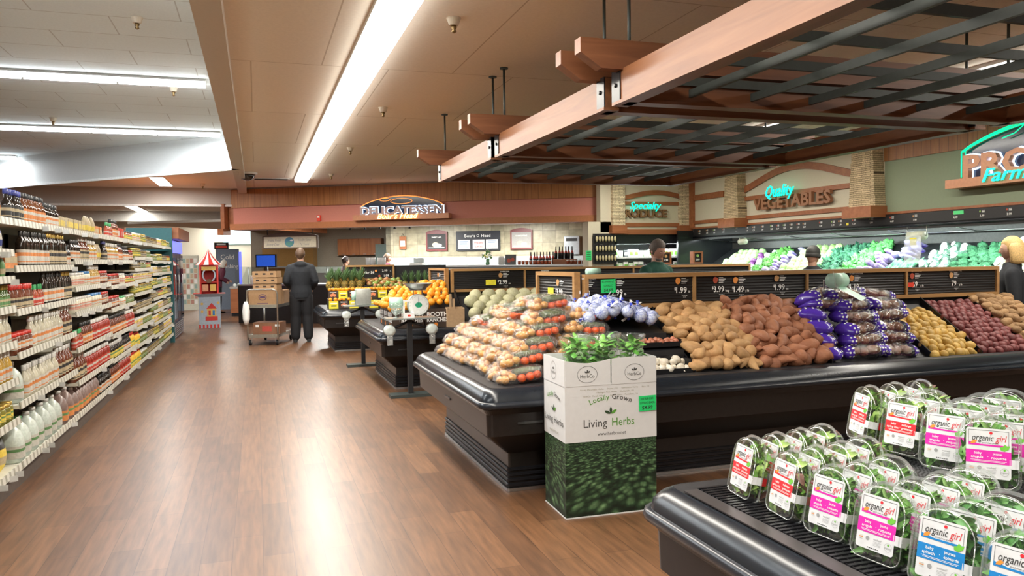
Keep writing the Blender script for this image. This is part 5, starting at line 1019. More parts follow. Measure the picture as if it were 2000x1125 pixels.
b = MB(frame((0, -hy - .006, 0), (1, 0, 0), (0, 0, 1)) @ TR(.178, .615, .002, rz=.02)); b.rect(0, .115, 0, .093, 0, 0); b.text('HERB CO.', .057, .068, .020, 1, 0, .1); b.text('LIVING BASIL', .058, .043, .020, 1, 0, .1, width=.10); b.text('$4.99', .055, .010, .032, 1, .01, .1)
g = b.build('handwritten_price', [M_NEONPAPER, M_INK], o); g['label'] = 'fluorescent green handwritten price note'
MB().box(-hx + .004, hx - .004, -hy + .004, hy - .004, .79, .80).build('tray_floor', M_CARDW, o)
def pottedherb(sd):
    o = empty('potted_basil', label='herb', cat='herb plant'); r = random.Random(sd); MB().lathe([(.035, 0), (.045, .07), (.04, .07)], 16).build('pot', mat('grey_pot', (.1, .09, .08), .7), o); b = MB()
    for i in range(70):
        a = r.uniform(0, 6.28); q = r.uniform(.0, .065); z = r.uniform(.10, .26) - q * .6; b.T = Matrix.Translation((q * math.cos(a), q * math.sin(a), z)) @ Matrix.Rotation(a, 4, 'Z') @ Matrix.Rotation(r.uniform(-.9, .5), 4, 'Y') @ Matrix.Rotation(r.uniform(-.4, .4), 4, 'X'); L_ = r.uniform(.022, .04); W_ = L_ * .62; vs = []
        for k in range(6):
            t = k / 5; w = W_ * math.sin(PI * min(1, .06 + t * .92)) ** .7; zz = .25 * L_ * math.sin(PI * t); vs += [(2 * L_ * t - L_ * .5, -w, zz - .25 * w), (2 * L_ * t - L_ * .5, 0, zz + .12 * w), (2 * L_ * t - L_ * .5, w, zz - .25 * w)]
        fs = []
        for k in range(5): e = 3 * k; fs += [(e, e + 1, e + 4, e + 3), (e + 1, e + 2, e + 5, e + 4)]
        b.add(vs, fs, 0 if r.random() < .6 else 1, True)
    b.T = Matrix()
    for i in range(6): a = i * 1.05; b.tube([(0, 0, .07), (.015 * math.cos(a), .015 * math.sin(a), .14), (.04 * math.cos(a), .04 * math.sin(a), .21)], .0025, 5, 1)
    b.build('leaves', [mat('basil_leaf', (.10, .32, .05), .4, var=.2), mat('basil_leaf_light', (.20, .46, .09), .4, var=.2)], o)['kind'] = 'stuff'
    MB().lathe([(.045, .0), (.062, .12), (.085, .24), (.092, .275)], 18, 0, caps=False).build('clear_sleeve', plastic('sleeve_film', (.97, .98, .97), .08, .5, .02), o)
    b = MB(frame((.018, -.077, .17), (1, 0, 0), (0, -.25, 1))); b.disc(0, 0, .024, .0, 0, 20); b.disc(0, 0, .022, .0006, 1, 20); logo(b, 0, -.002, .016, (2, 2, 2)); b.build('round_sticker', [M_CHALK, mat('sticker_green', (.30, .55, .25), .5), M_HD], o); return Kind(o)
PB = [pottedherb(3), pottedherb(8)]
for i, (x, y, rz, lb) in enumerate([(1.81, 4.335, -.2, 'front left in the herb box'), (1.99, 4.325, .2, 'front middle in the herb box'), (2.19, 4.33, .1, 'front right in the herb box'), (1.90, 4.49, 1., 'rear left in the herb box'), (2.10, 4.485, 2., 'rear right in the herb box')]): PB[i % 2].put(TR(x, y, .80, rz=rz), 'potted basil in a clear sleeve, %s' % lb, 'potted basil plants')
# ---------------------------------------------------------------- vegetable wall case on the right
o = WC = empty('vegetable_case', (9.4, 9.5, 0), 0, 'long black refrigerated wall case of fresh vegetables along the right wall', 'display case')
WY0, WY1 = 2.5, 14.75; b = MB(TR(-9.4, -9.5, 0)); b.box(8.55, 10.25, WY0, WY1, 0, .80); b.build('base', M_CASE, o)
b = MB(TR(-9.4, -9.5, 0)); b.box(8.40, 8.62, WY0, WY1, .62, .9); b.build('front_bumper', M_BUMP, o)
b = MB(TR(-9.4, -9.5, 0)); b.add([(8.62, WY0, .8), (8.62, WY0, .90), (9.95, WY0, 1.70), (9.95, WY0, .8), (8.62, WY1, .8), (8.62, WY1, .90), (9.95, WY1, 1.70), (9.95, WY1, .8)], [(0, 1, 2, 3), (7, 6, 5, 4), (1, 5, 6, 2), (0, 4, 5, 1), (2, 6, 7, 3), (3, 7, 4, 0)]); b.build('display_slope', M_TRAY, o)
b = MB(TR(-9.4, -9.5, 0)); b.box(9.95, 10.2, WY0, WY1, .8, 2.1); b.build('rear_panel', mat('case_rear_panel', (.030, .024, .022), .45, var=.3), o)
b = MB(TR(-9.4, -9.5, 0)); b.box(9.02, 9.95, WY0, WY1, 1.94, 2.1); b.build('canopy', M_BLACKM, o)
b = MB(TR(-9.4, -9.5, 0)); b.box(8.97, 9.02, WY0, WY1, 1.985, 2.135); b.box(8.985, 9.02, WY0, WY1, 1.90, 1.985); b.build('price_rail', M_RIB, o)
b = MB(TR(-9.4, -9.5, 0)); b.tube([(8.975, WY0, 1.955), (8.975, WY1, 1.955)], .018, 8); b.build('rail_bead', M_BUMP, o)
b = MB(TR(-9.4, -9.5, 0)); b.box(8.6, 10.2, WY1, WY1 + .06, 0, 2.1); b.build('end_panel', M_BLACK, o)
b = MB(TR(-9.4, -9.5, 0)); b.tube([(9.12, WY0, 1.925), (9.12, WY1, 1.925)], .016, 8); b.build('lamp_tube', M_GLOW_W, o)
b = MB(TR(-9.4, -9.5, 0))
for y in np.arange(WY0 + .8, WY1, 1.22): b.tube([(9.1, y, 1.93), (9.1, y + .04, 1.90), (9.75, y + .3, 1.86)], .007, 6)
b.tube([(9.75, WY0, 1.86), (9.75, WY1, 1.86)], .010, 6); b.build('mist_pipe', M_STEEL, o)
for y in (4.0, 7.0, 10.0, 13.0): l = area('case_lamp', (9.14 - 9.4, y - 9.5, 1.90), .06, 2.7, 40, (.80, 1, .93), (0, -.55, 0)); l.parent = o
b = MB(frame((8.968, 0, 0), (0, -1, 0), (0, 0, 1)) if False else frame((8.968, 9.5, 0), (0, -1, 0), (0, 0, 1)) ); rp = random.Random(5)
prices = [(1352, '1.29'), (1366, '1.49'), (1381, '2.99'), (1395, '1.99'), (1413, '1.99'), (1438, '2.99'), (1459, '1.49'), (1472, '1.29'), (1489, '1.99'), (1507, '2.29'), (1519, '2.69'), (1532, '2.69'), (1545, '2.69'), (1559, '1.99'), (1571, '2.29'), (1603, '2.29'), (1627, '1.99'), (1641, '1.49'), (1668, '1.29'), (1702, '1.99'), (1742, '4.49'), (1787, '1.99'), (1866, '4.49'), (1918, '3.99'), (1971, '3.99')]
for px, pr in prices:
    y = onx(px, 430, 8.968).y; x = 9.5 - y; b.text(pr, x, 2.015, .040, 0, .02); b.disc(x - .03, 2.085, .014, .001, 1 + rp.randrange(4), 8)
    for k in range(3): b.rect(x - .005, x + .04, 2.07 + k * .012, 2.076 + k * .012, .001, 0)
y = onx(1866, 430, 8.968).y; b.rect(9.5 - y - .03, 9.5 - y + .13, 2.065, 2.115, .002, 5)
y = onx(1655, 430, 8.968).y; b.rect(9.5 - y - .02, 9.5 - y + .03, 2.01, 2.05, .002, 6)
b.T = TR(-9.4, -9.5, 0) @ b.T; b2 = MB(); b2.v = [TR(-9.4, -9.5, 0) @ v for v in b.v]; b2.f, b2.m, b2.s = b.f, b.m, b.s
b2.build('price_labels', [M_CHALK, PIC['tan'], PIC['red'], PIC['org'], PIC['grn'], mat('green_sticker', (.1, .75, .25), .5), M_YTAG], o)
# vegetables
SV = dict(cab=skin('cabbage_leaf', (.26, .44, .16), (.36, .54, .24), .5, 14), pur=skin('purple_cabbage', (.10, .02, .12), (.16, .04, .18), .4, 14), cau=skin('cauliflower_white', (.62, .74, .60), (.30, .52, .36), .7, 30), kale=skin('kale_green', (.04, .20, .03), (.12, .34, .06), .6, 30), dark=skin('dark_greens', (.015, .10, .06), (.05, .20, .10), .6, 24),
          sprout=skin('bright_greens', (.08, .38, .10), (.16, .52, .14), .5, 40), let=skin('lettuce_pale', (.34, .52, .18), (.46, .62, .30), .5, 14), cuc=skin('leek_green', (.05, .20, .12), (.25, .40, .28), .4, 20), bro=skin('broccoli_green', (.025, .13, .06), (.06, .22, .10), .8, 60), bag=skin('carrot_bag_print', (.66, .62, .72), (.30, .16, .50), .35, 18), pbag=skin('purple_bag_print', (.10, .05, .45), (.5, .45, .7), .35, 12), bread=skin('wrapped_root', (.50, .40, .22), (.56, .50, .36), .35, 12))
def lobed(name, mt, R, lob, seed, flat=.85, n=18, k=12):
    b = MB(); b.ball((0, 0, 0), (R, R, R * flat), n, k, 0, lambda p: p * (1 + lob * noise.noise(p * 3.2 + Vector((seed, 0, 0)))) ); return b.mesh(name, mt)
V['cabbage'] = variants('cabbage', [lobed('cabbage', SV['cab'], .078, .12, i) for i in range(2)], 'cabbage', 'cabbage'); V['purple_cabbage'] = variants('purple_cabbage', [lobed('pcab', SV['pur'], .072, .08, 3)], 'cabbage', 'x'); V['lettuce'] = variants('lettuce', [lobed('lettuce', SV['let'], .085, .25, i + 5) for i in range(2)], 'lettuce', 'x')
V['broccoli'] = variants('broccoli', [lobed('broc', SV['bro'], .075, .55, i + 9, .8, 24, 16) for i in range(2)], 'broccoli', 'x'); V['kale_bunch'] = variants('kale_bunch', [lobed('kale', SV['kale'], .085, .9, i + 12, .7, 26, 18) for i in range(2)], 'kale', 'x'); V['dark_greens_bunch'] = variants('dark_greens_bunch', [lobed('darkg', SV['dark'], .10, .9, i + 15, .7, 26, 18) for i in range(2)], 'greens', 'x')
V['sprout_bunch'] = variants('sprout_bunch', [lobed('spr', SV['sprout'], .075, .8, i + 18, .7, 26, 18) for i in range(2)], 'greens', 'x'); V['leek'] = variants('leek', [tuber('leek', SV['cuc'], .42, .024, .3, .3, 3, .08, 10, 10)], 'leek', 'x')
def bagged(name, mt, cat): b = MB(); b.loft([[pillow(-1 + 2 * k / 12, 2 * PI * a / 12, .26, .15, .07, 3) for a in range(12)] for k in range(13)]); return variants(name, [b.mesh(name, mt)], cat, 'x')
V['carrot_bag'] = bagged('carrot_bag', SV['bag'], 'bag'); V['purple_bag'] = bagged('purple_bag', SV['pbag'], 'bag')
def wrapped(name, mt, R, lab=True):
    o = empty(name, label='x', cat='cauliflower' if 'cauli' in name else 'bag'); MB().ball((0, 0, 0), (R, R, R * .9), 14, 10, 0, lambda p: p * (1 + .15 * noise.noise(p * 5))).build('head', mt, o); MB().ball((0, 0, 0), (R * 1.1, R * 1.1, R), 14, 10).build('wrap', plastic('wrap_film', (.95, 1, .98), .15, .5, .04), o)
    MB(frame((-R * .92, 0, R * .54), (0, -1, 0), (.65, 0, 1))).disc(0, 0, R * .55, 0, 0, 16).build('round_label', M_CHALK, o); return [Kind(o)]
V['wrapped_cauliflower'] = wrapped('wrapped_cauliflower', SV['cau'], .075); V['wrapped_green_head'] = wrapped('wrapped_green_head', skin('wrapped_green', (.10, .30, .20), (.22, .44, .32), .5, 30), .078); V['wrapped_green_head'][0].o['category'] = 'vegetable'; V['wrapped_bundle'] = wrapped('wrapped_bundle', SV['bread'], .085)
WS = lambda x, y: .90 + (x - 8.62) * .60
def bin_(kind, pa, pb, xa, xb, d, label, group, sd, rad=.07, dirx=None, tilt=.4, lift=.0, shift=0.):
    """fills the stretch of the wall case between two seen positions"""
    ya_, yb_ = onx(pb, 490, 9.4).y, onx(pa, 490, 9.4).y; r = random.Random(sd); n = max(1, int((yb_ - ya_) / d)); st = (yb_ - ya_) / n; m = int((xb - xa) / (d * .62)) + 1
    for j in range(m):
        x = xa + (xb - xa) * j / max(1, m - 1)
        for i in range(n):
            y = ya_ + st * (i + .5 * (1 + j % 2) - .25) + shift * (x - 9.4); px = x + r.uniform(-.02, .02)
            if not (WY0 < y < WY1 - .1): continue
            z = WS(px, y) + rad * .7 + lift + r.uniform(-.01, .02); q = r.choice(V[kind]); a = (Matrix.Rotation((dirx or 0) + r.uniform(-.25, .25), 4, 'Z') @ Matrix.Rotation(-.5 + r.uniform(-.15, .15), 4, 'Y')) if dirx is not None else mixrot(tilt, None, r)
            if kind.startswith('wrapped'): a = Matrix.Rotation(r.uniform(-.5, .5), 4, 'Z')
            q.put(Matrix.Translation((px, y, z)) @ a @ Matrix.Scale(r.uniform(.92, 1.1), 4), label, group)
bin_('cabbage', 1418, 1466, 8.9, 9.7, .16, 'pale green cabbage in the far bin of the wall case', 'green cabbages', 41)
bin_('purple_cabbage', 1467, 1480, 8.9, 9.6, .15, 'purple cabbage between green cabbages and cauliflower', 'purple cabbages', 42)
bin_('wrapped_cauliflower', 1481, 1497, 8.9, 9.7, .15, 'wrapped white cauliflower beside the purple cabbages', 'cauliflowers by the purple cabbages', 43)
bin_('kale_bunch', 1498, 1518, 8.85, 9.75, .15, 'bunch of green kale right of the far cauliflowers', 'kale bunches', 44)
bin_('carrot_bag', 1519, 1545, 8.85, 9.5, .16, 'printed carrot bag lying left of the pale lettuces', 'carrot bags by the lettuces', 45, .035, PI, lift=.02); bin_('purple_bag', 1521, 1540, 9.55, 9.8, .17, 'purple printed bag at the top behind the carrot bags', 'purple bags above the carrots', 46, .035, PI)
bin_('lettuce', 1548, 1612, 8.85, 9.75, .17, 'pale green lettuce head in the middle of the wall case', 'lettuces', 47, .08)
bin_('dark_greens_bunch', 1614, 1664, 8.85, 9.75, .17, 'bunch of dark leafy greens behind the person in the knit cap', 'dark greens', 48, .07)
bin_('sprout_bunch', 1666, 1706, 8.85, 9.8, .13, 'bunch of bright green vegetables left of the carrot bags', 'bright greens', 49, .07, lift=.03)
bin_('carrot_bag', 1708, 1745, 8.85, 9.6, .15, 'printed carrot bag left of the leeks', 'carrot bags by the leeks', 50, .035, PI, lift=.03); bin_('purple_bag', 1735, 1770, 9.5, 9.8, .16, 'purple printed bag above the leeks', 'purple bags above the leeks', 51, .035, PI, lift=.03)
bin_('leek', 1750, 1800, 8.95, 9.3, .055, 'long green leek standing in the tilted bundle', 'leeks', 52, .03, .2, lift=.05)
bin_('wrapped_green_head', 1806, 1868, 8.85, 9.75, .155, 'film-wrapped green vegetable with round white label, right of the leeks', 'wrapped greens right of the leeks', 53)
bin_('broccoli', 1870, 1950, 8.85, 9.75, .145, 'dark green broccoli crown near the blond woman', 'broccoli crowns', 54, .07)
bin_('wrapped_bundle', 1953, 2080, 8.85, 9.8, .17, 'wrapped pale bundle behind the blond woman', 'wrapped pale bundles', 55, .07)
# bag rolls hanging from the rail
def hangroll(y, label, big=True):
    o = empty('hanging_bag_roll', (8.9, y, 1.80), 0, label, 'bag roll'); MB().tube([(.05, -.17, .13), (.0, -.17, .13), (0, -.17, 0), (0, .17, 0), (0, .17, .13), (.05, .17, .13)], .006, 6).build('bracket', M_STEEL, o)
    MB(TR(0, 0, 0, rx=PI / 2)).lathe([(.015, -.14), (.06, -.14), (.06, .14), (.015, .14)], 20).build('roll', mat('pale_roll', (.62, .66, .52), .35), o)
    MB().add([(-.062, -.13, 0), (-.062, .13, 0), (-.08, .16, -.22), (-.09, .12, -.40), (-.09, -.14, -.38), (-.08, -.17, -.2)], [(0, 5, 2, 1), (5, 4, 3, 2)]).build('hanging_bag', plastic('hang_film', (.88, .95, .95), .15, .5, .35), o)
    MB(frame((-.066, 0, -.03), (0, -1, 0), (0, 0, 1))).rect(-.06, .06, -.11, .0, 0, 0).build('printed_patch', M_YTAG, o)
hangroll(8.70, 'bag roll with yellow printed bag hanging before the wrapped green vegetables'); 
o = empty('hanging_bag_roll', (8.9, 12.85, 1.82), 0, 'small pale bag roll hanging from the rail above the purple cabbages', 'bag roll'); MB(TR(0, 0, 0, rx=PI / 2)).lathe([(.015, -.09), (.055, -.09), (.055, .09), (.015, .09)], 18).build('roll', MATS['pale_roll'], o); MB().tube([(.09, .1, .1), (.0, .1, .1), (0, .1, 0), (0, -.1, 0)], .006, 6).build('bracket', M_STEEL, o)

# ---------------------------------------------------------------- neon signs
NEON_G = mat('green_neon', (0, .6, .3), .4, emit=1.0, ecol=(.0, .85, .36)); NEON_T = mat('teal_neon', (0, .6, .5), .4, emit=1.1, ecol=(0, .85, .56)); NEON_W = mat('pale_blue_neon', (.7, .85, 1), .4, emit=2.4, ecol=(.6, .78, 1)); NEON_Y = mat('amber_neon', (1, .7, .3), .4, emit=4, ecol=(1, .62, .18))
M_SIGNL = mat('sign_letter_brown', (.30, .13, .06), .5); M_COPPER = mat('copper_panel', (.52, .24, .13), .35, metal=.2)
def slab(b, t, x, y, size, m, ext, width, z=0., bold=.03):
    b.text(t, x, y, size, m, bold, 0, ext, z, width=width)
def wallsign(name, M, label, w): return empty(name, label=label, cat='sign', M=M)
o = wallsign('produce_sign', frame((8.93, 12.55, 2.40), (0, -1, 0), (0, 0, 1)), 'VEGETABLES letters with green neon word Quality above them', 2)
b = MB(); slab(b, 'VEGETABLES', 1.06, 0, .30, 0, .03, 2.08); b.build('letters', [M_SIGNL], o); b = MB(TR(.86, .20, .07)); b.text('Quality', 0, 0, .30, 0, .004, .35, .008, 0, width=.78); b.build('neon_script', NEON_T, o)
o = wallsign('specialty_sign', frame((7.3, 14.95, 2.40), (1, 0, 0), (0, 0, 1)), 'PRODUCE letters with teal neon word Specialty above them', 1)
b = MB(); slab(b, 'PRODUCE', .58, 0, .23, 0, .03, 1.12); b.build('letters', [mat('sign_letter_dark', (.20, .10, .04), .5)], o); b = MB(TR(.60, .17, .07)); b.text('Specialty', 0, 0, .22, 0, .004, .35, .008, 0, width=.74); b.build('neon_script', NEON_T, o)
o = wallsign('produce_sign', frame((8.86, 8.10, 2.40), (0, -1, 0), (0, 0, 1)), 'large PRODUCE sign with green neon arch on a copper ledge', 2)
MB().box(0, 2.9, 0, .115, -.14, .10).build('ledge', M_COPPER, o)
b = MB(); slab(b, 'PRODUCE', 1.42, .13, .40, 0, .04, 2.35, .03); b.build('letters', [M_COPPER], o)
b = MB(); slab(b, 'PRODUCE', 1.42, .12, .42, 0, .01, 2.41, -.01, .06); b.build('neon_halo', [NEON_W], o)
b = MB()
for k, (h, r0) in enumerate([(.52, 0), (.46, .03)]): b.tube([(.18 + r0 + (2.5 - 2 * r0) * i / 24, .47 + (h - .0) * math.sin(PI * i / 24) ** .8 * .55, .02) for i in range(25)], .012, 6)
b.tube([(.18, .14, .02), (.18, .47, .02)], .008, 6).tube([(.24, .14, .02), (.24, .5, .02)], .006, 6).tube([(.78, .56, .04), (.95, .60, .04), (1.1, .70, .04), (1.25, .74, .04), (1.35, .6, .04)], .008, 6); b.build('neon_arch', NEON_G, o)
b = MB(TR(1.25, .035, .12)); b.text('Farm Fresh', 0, 0, .24, 0, .004, .35, .008, 0, width=1.35); b.build('neon_script', NEON_T, o)
b = MB(); b.prism([(.2, .12)] + [(.2 + 2.46 * i / 20, .46 + .26 * math.sin(PI * i / 20) ** .8) for i in range(21)] + [(2.66, .12)], -.05, -.03); b.build('backing_panel', mat('sign_dark_glass', (.02, .03, .06), .15), o)

# ---------------------------------------------------------------- specialty case on the far wall
o = empty('specialty_case', (8.07, 15.35, 0), 0, 'black lit refrigerated case of small packages under the specialty sign', 'display case'); MB().box(-.87, .90, -.25, .3, 0, .95).box(-.87, -.80, -.35, .6, .95, 2.03).box(.84, .93, -.35, .6, .95, 2.03).box(-.87, .93, -.35, .6, 1.83, 2.03).build('cabinet', M_BLACK, o)
MB().box(-.80, .84, .55, .6, .95, 1.83).build('lit_back', mat('lit_white_back', (.85, .9, .9), .5), o); l = area('case_lamp', (0, -.2, 1.80), 1.5, .1, 42, (.9, 1, 1), (-.5, 0, 0)); l.parent = o
SH = [1.0, 1.28, 1.55]
for z in SH: MB().box(-.80, .84, -.2, .55, z - .02, z).box(-.80, .84, -.21, -.2, z - .025, z + .01).build('shelf', M_WHITE, o)
def pk(name, c1, c2, w, h, cat='package'): o_ = MB().rbox(-w / 2, w / 2, -.03, .03, 0, h, .008, 0, 1).box(-w * .38, w * .38, -.0315, -.029, h * .25, h * .7, 1).build(name, [c1, c2]); tag(o_, 'x', cat); return Kind(o_)
PQ = [pk('salad_carton', M_WHITE, MATS['print_leaf_green'] if 'print_leaf_green' in MATS else PIC['grn'], .11, .17), pk('dark_carton', M_BLACK, M_CHALK, .09, .15), pk('herb_carton', mat('pale_green_pack', (.5, .65, .45), .5), M_CHALK, .10, .14)]
rp = random.Random(6)
for zi, z in enumerate(SH):
    for i in range(13):
        q = PQ[0] if rp.random() < .6 else PQ[rp.randrange(3)]; nm = {0: 'white and green', 1: 'black', 2: 'pale green'}[PQ.index(q)]
        q.put(TR(8.07 - .73 + i * .122, 15.22, z), '%s package on the %s shelf of the lit specialty case' % (nm, ['lower', 'middle', 'upper'][zi]), '%s packages, %s specialty shelf' % (nm, ['lower', 'middle', 'upper'][zi]))
o = empty('hanging_bag_rack', (6.95, 14.95, 1.42), 0, 'black wire rack hung with small net bags on the cream pier', 'rack'); MB().box(-.25, .25, -.02, .0, 0, .63).build('back_grid', M_BLACKM, o)
for k in range(3): MB().tube([(-.25, -.10, .60 - k * .2), (.25, -.10, .60 - k * .2)], .006, 6).build('rail', M_BLACK, o)
bb = MB(); bb.ball((0, 0, -.08), (.026, .022, .06), 10, 8, 0).tube([(0, 0, -.03), (0, 0, 0)], [.012, .004], 6, 1); bgo = bb.build('net_bag', [mat('pale_snack', (.52, .46, .26), .6), M_BLACK]); tag(bgo, 'x', 'bag'); kb = Kind(bgo)
for k in range(3):
    for i in range(7): kb.put(TR(6.95 - .21 + i * .07, 14.84, 1.42 + .60 - k * .2), 'small pale net bag on the %s rail of the black rack' % ['top', 'middle', 'bottom'][k], 'net bags, %s rail' % ['top', 'middle', 'bottom'][k])
o = tag(MB(frame((6.55, 14.985, 1.5), (1, 0, 0), (0, 0, 1))).box(0, .13, 0, .20, 0, .004).build('green_sign', M_NEONPAPER), 'fluorescent green paper sign on the cream pier beside the rack', 'sign')
b = MB(frame((6.55, 14.980, 1.5), (1, 0, 0), (0, 0, 1)))
for k in range(4): b.rect(.02, .11, .02 + .045 * k, .035 + .045 * k, .0, 0)
b.build('handwriting', M_HD, o)
# two small boards and the back edge of another table
for x, y, l, g in ((7.22, 13.0, 'small wooden sign box left of the far corner, price only', 1), (7.90, 13.0, 'small wooden sign box in the far corner with green picture', 4)):
    o = board('small_sign', face(x, y, 1.41), .21, .23, l, (), .12, MATS['reddish_trim'], .03); b = MB(); b.disc(.10, .15, .03, 0.002, 1 if g == 1 else 4, 12); b.text('1.99', .105, .06, .05, 0, .02); b.build('price_card', CM, o)
CASE4 = island(5.7, 8.3, 12.35, 13.65, 'low black produce table in the far corner of the produce area'); b = MB(TR(-CASE4.location.x, -CASE4.location.y, 0)); b.box(6.9, 8.2, 12.6, 13.4, .66, 1.405); b.build('display_riser', M_TRAY, CASE4)

# ---------------------------------------------------------------- delicatessen
DL = Vector((-.49, 20.0)); DU = Vector((.8577, -.5142)); DV = Vector((.5142, .8577)); DA = math.atan2(DU.y, DU.x)
def DM(s, t, z=0): return Matrix.Translation((DL.x + DU.x * s + DV.x * t, DL.y + DU.y * s + DV.y * t, z)) @ Matrix.Rotation(DA, 4, 'Z')
def dface(s, t, z): return frame((DL.x + DU.x * s + DV.x * t, DL.y + DU.y * s + DV.y * t, z), (DU.x, DU.y, 0), (0, 0, 1))
FL = 8.86
def dstruct(n, b, m): o_ = struct(n, b, m); o_.matrix_world = DM(0, 0); return o_
M_PINK = mat('salmon_paint', (.58, .22, .16), .6, var=.03)
dstruct('wall_delicatessen', MB().box(0, FL, 0, .3, 2.47, 2.86), M_PINK); dstruct('wall_delicatessen_panelling', MB().box(-.03, FL, -.05, .3, 2.86, 3.29), M_WPANEL_X); dstruct('trim_8', MB().box(0, FL, 0, .3, 3.29, ZC), mat('taupe_paint', (.42, .36, .30), .7))
dstruct('trim_9', MB().box(-.05, FL, -.09, .3, 2.33, 2.47), mat('trim_orange_wood', (.42, .16, .06), .45)); dstruct('wall_delicatessen_side', MB().box(-.12, 0, .0, 5, 2.4, ZC), M_TRIM)
M_TILE = brickmat('travertine_tile', ((.44, .39, .27), (.30, .27, .18)), (.24, .21, .15), .36, .33, .006, .4, 'xz', .2, .0, .2, nscale=7)
dstruct('wall_delicatessen_rear', MB().box(2.3, 8.95, 4, 4.2, 0, 2.7), M_TILE); dstruct('wall_kitchen_rear', MB().box(-3.2, 2.3, 6.0, 6.2, 0, 2.6), mat('kitchen_tan_wall', (.34, .29, .22), .5)); dstruct('wall_kitchen_side', MB().box(2.3, 2.45, 4, 6.2, 0, 2.6), M_TILE)
dstruct('wall_delicatessen_right', MB().box(8.86, 9.0, .3, 4.2, 0, 2.7), M_TRIM); dstruct('ceiling_delicatessen', MB().box(-3.2, 9.0, .3, 6.2, 2.56, 2.62), mat('deli_ceiling', (.6, .6, .55), .8))
def dthing(name, s, t, z, label, cat, group=None): o_ = empty(name, label=label, cat=cat, group=group, M=DM(s, t, z)); return o_
for s, t, l in ((1.2, 2.6, 'left'), (3.6, 2.4, 'middle'), (6.4, 2.4, 'right')):
    o = dthing('ceiling_light', s, t, 2.56, 'flat white ceiling light inside the delicatessen, %s of three' % l, 'ceiling light'); MB().box(-.5, .5, -.3, .3, -.03, 0).build('diffuser', M_GLOW_W, o); l_ = area('lamp', (0, 0, -.06), .95, .55, 120, (1, .97, .9)); l_.parent = o
# counter run
o = dthing('deli_counter', 5.9, 1.1, 0, 'long stainless deli service counter with dark glass front', 'counter'); MB().box(-3.2, 3.0, -.4, .45, 0, 1.37).build('body', M_CASE, o); MB().box(-3.22, 3.0, -.46, .5, 1.37, 1.41).build('steel_top', M_STEEL, o); MB().box(-3.1, 2.9, -.41, -.402, .95, 1.3).build('glass_front', mat('dark_glass_pane', (.01, .012, .02), .05, coat=1), o)
MB().box(-3.15, 2.95, -.415, -.40, 1.31, 1.355).build('front_rail', mat('deli_pale_front', (.5, .52, .5), .4), o)
o = dthing('hot_food_counter', 1.0, 1.3, 0, 'glass-topped hot food counter left of the deli counter', 'counter'); MB().box(-1.5, 1.5, -.4, .4, 0, .95).build('body', M_CASE, o); MB().box(-1.5, 1.5, -.42, .42, .95, .99).build('steel_top', M_STEEL, o); MB().add([(-1.45, -.38, 1.0), (1.45, -.38, 1.0), (1.45, -.05, 1.42), (-1.45, -.05, 1.42)], [(0, 1, 2, 3)]).build('glass_guard', plastic('glass_sheet', (.85, .93, .93), .12), o)
for k in range(6): MB().tube([(-1.4 + k * .55, -.05, .99), (-1.4 + k * .55, -.05, 1.42)], .012, 6).build('guard_post', M_STEEL, o)
o = dthing('rear_counter', 5.4, 3.65, 0, 'grey steel back counter along the tiled deli wall', 'counter'); MB().box(-3.0, 3.2, -.3, .3, 0, 1.34).build('body', mat('counter_grey', (.42, .46, .46), .35, metal=.3), o); MB().box(-3.0, 3.2, .26, .32, 1.34, 1.62).build('splashback', MATS['counter_grey'], o)
# framed posters, menu board
def poster(s, z0, w, h, label, kind):
    o = dthing('framed_poster', s, 3.97, z0, label, 'picture'); MB().box(0, w, -.03, .02, 0, h).build('frame', mat('burgundy_frame', (.16, .03, .03), .4), o); b = MB(frame((0, -.032, 0), (1, 0, 0), (0, 0, 1))); b.prism([(0, h)] + [(w * i / 10, h + .06 * math.sin(PI * i / 10)) for i in range(11)], -.04, .0, 4); b.rect(.04, w - .04, .04, h - .06, .001, 0 if kind else 3)
    b.disc(w * .45, h * .32, .10, .002, 2, 18, .07); b.disc(w * .62, h * .28, .08, .003, 1, 18, .05); b.text('SWEET SLICE' if kind else 'CHARCUTERIE', w / 2, h - .17, .05, 1, .01, 0, 0, .002); b.rect(.08, w - .08, .08, .10, .002, 1); b.build('print', [M_INK, M_CHALK, mat('poster_tan', (.55, .42, .30), .6), mat('poster_grey', (.30, .29, .27), .6), MATS['burgundy_frame']], o)
poster(3.52, 1.80, .62, .53, 'burgundy framed poster with a dark picture, left of the menu board', True); poster(5.95, 1.80, .62, .53, 'burgundy framed poster with a grey picture, right of the menu board', False)
o = dthing('menu_board', 4.40, 3.96, 1.79, 'black deli menu board with three white cards', 'menu board'); MB().box(0, 1.26, -.02, .03, 0, .54).build('panel', mat('menu_black', (.02, .022, .03), .5), o); b = MB(frame((0, -.022, 0), (1, 0, 0), (0, 0, 1))); b.text("Boar's", .40, .37, .12, 0, 0, 0, 0, .001, width=.30); b.text('Head', .86, .37, .12, 0, 0, 0, 0, .001, width=.26); b.ring(.63, .41, .035, .008, .001, 0, 14)
for i, (x, t) in enumerate(((.06, ('COLD', 'CUTS')), (.48, ('Weekly', 'Specials')), (.86, ('HOT', 'SUBS')))):
    b.rect(x, x + .34, .05, .30, .001, 0)
    if i == 1: b.text(t[0], x + .17, .19, .085, 2, .02, 0, 0, .002); b.text(t[1], x + .17, .09, .075, 2, .02, 0, 0, .002)
    else:
        for k in range(5): b.rect(x + .05, x + .29 - .03 * (k % 2), .09 + k * .04, .105 + k * .04, .002, 1)
b.build('cards', [M_CHALK, mat('card_blue_print', (.15, .25, .4), .5), mat('card_red_print', (.5, .03, .03), .5)], o)
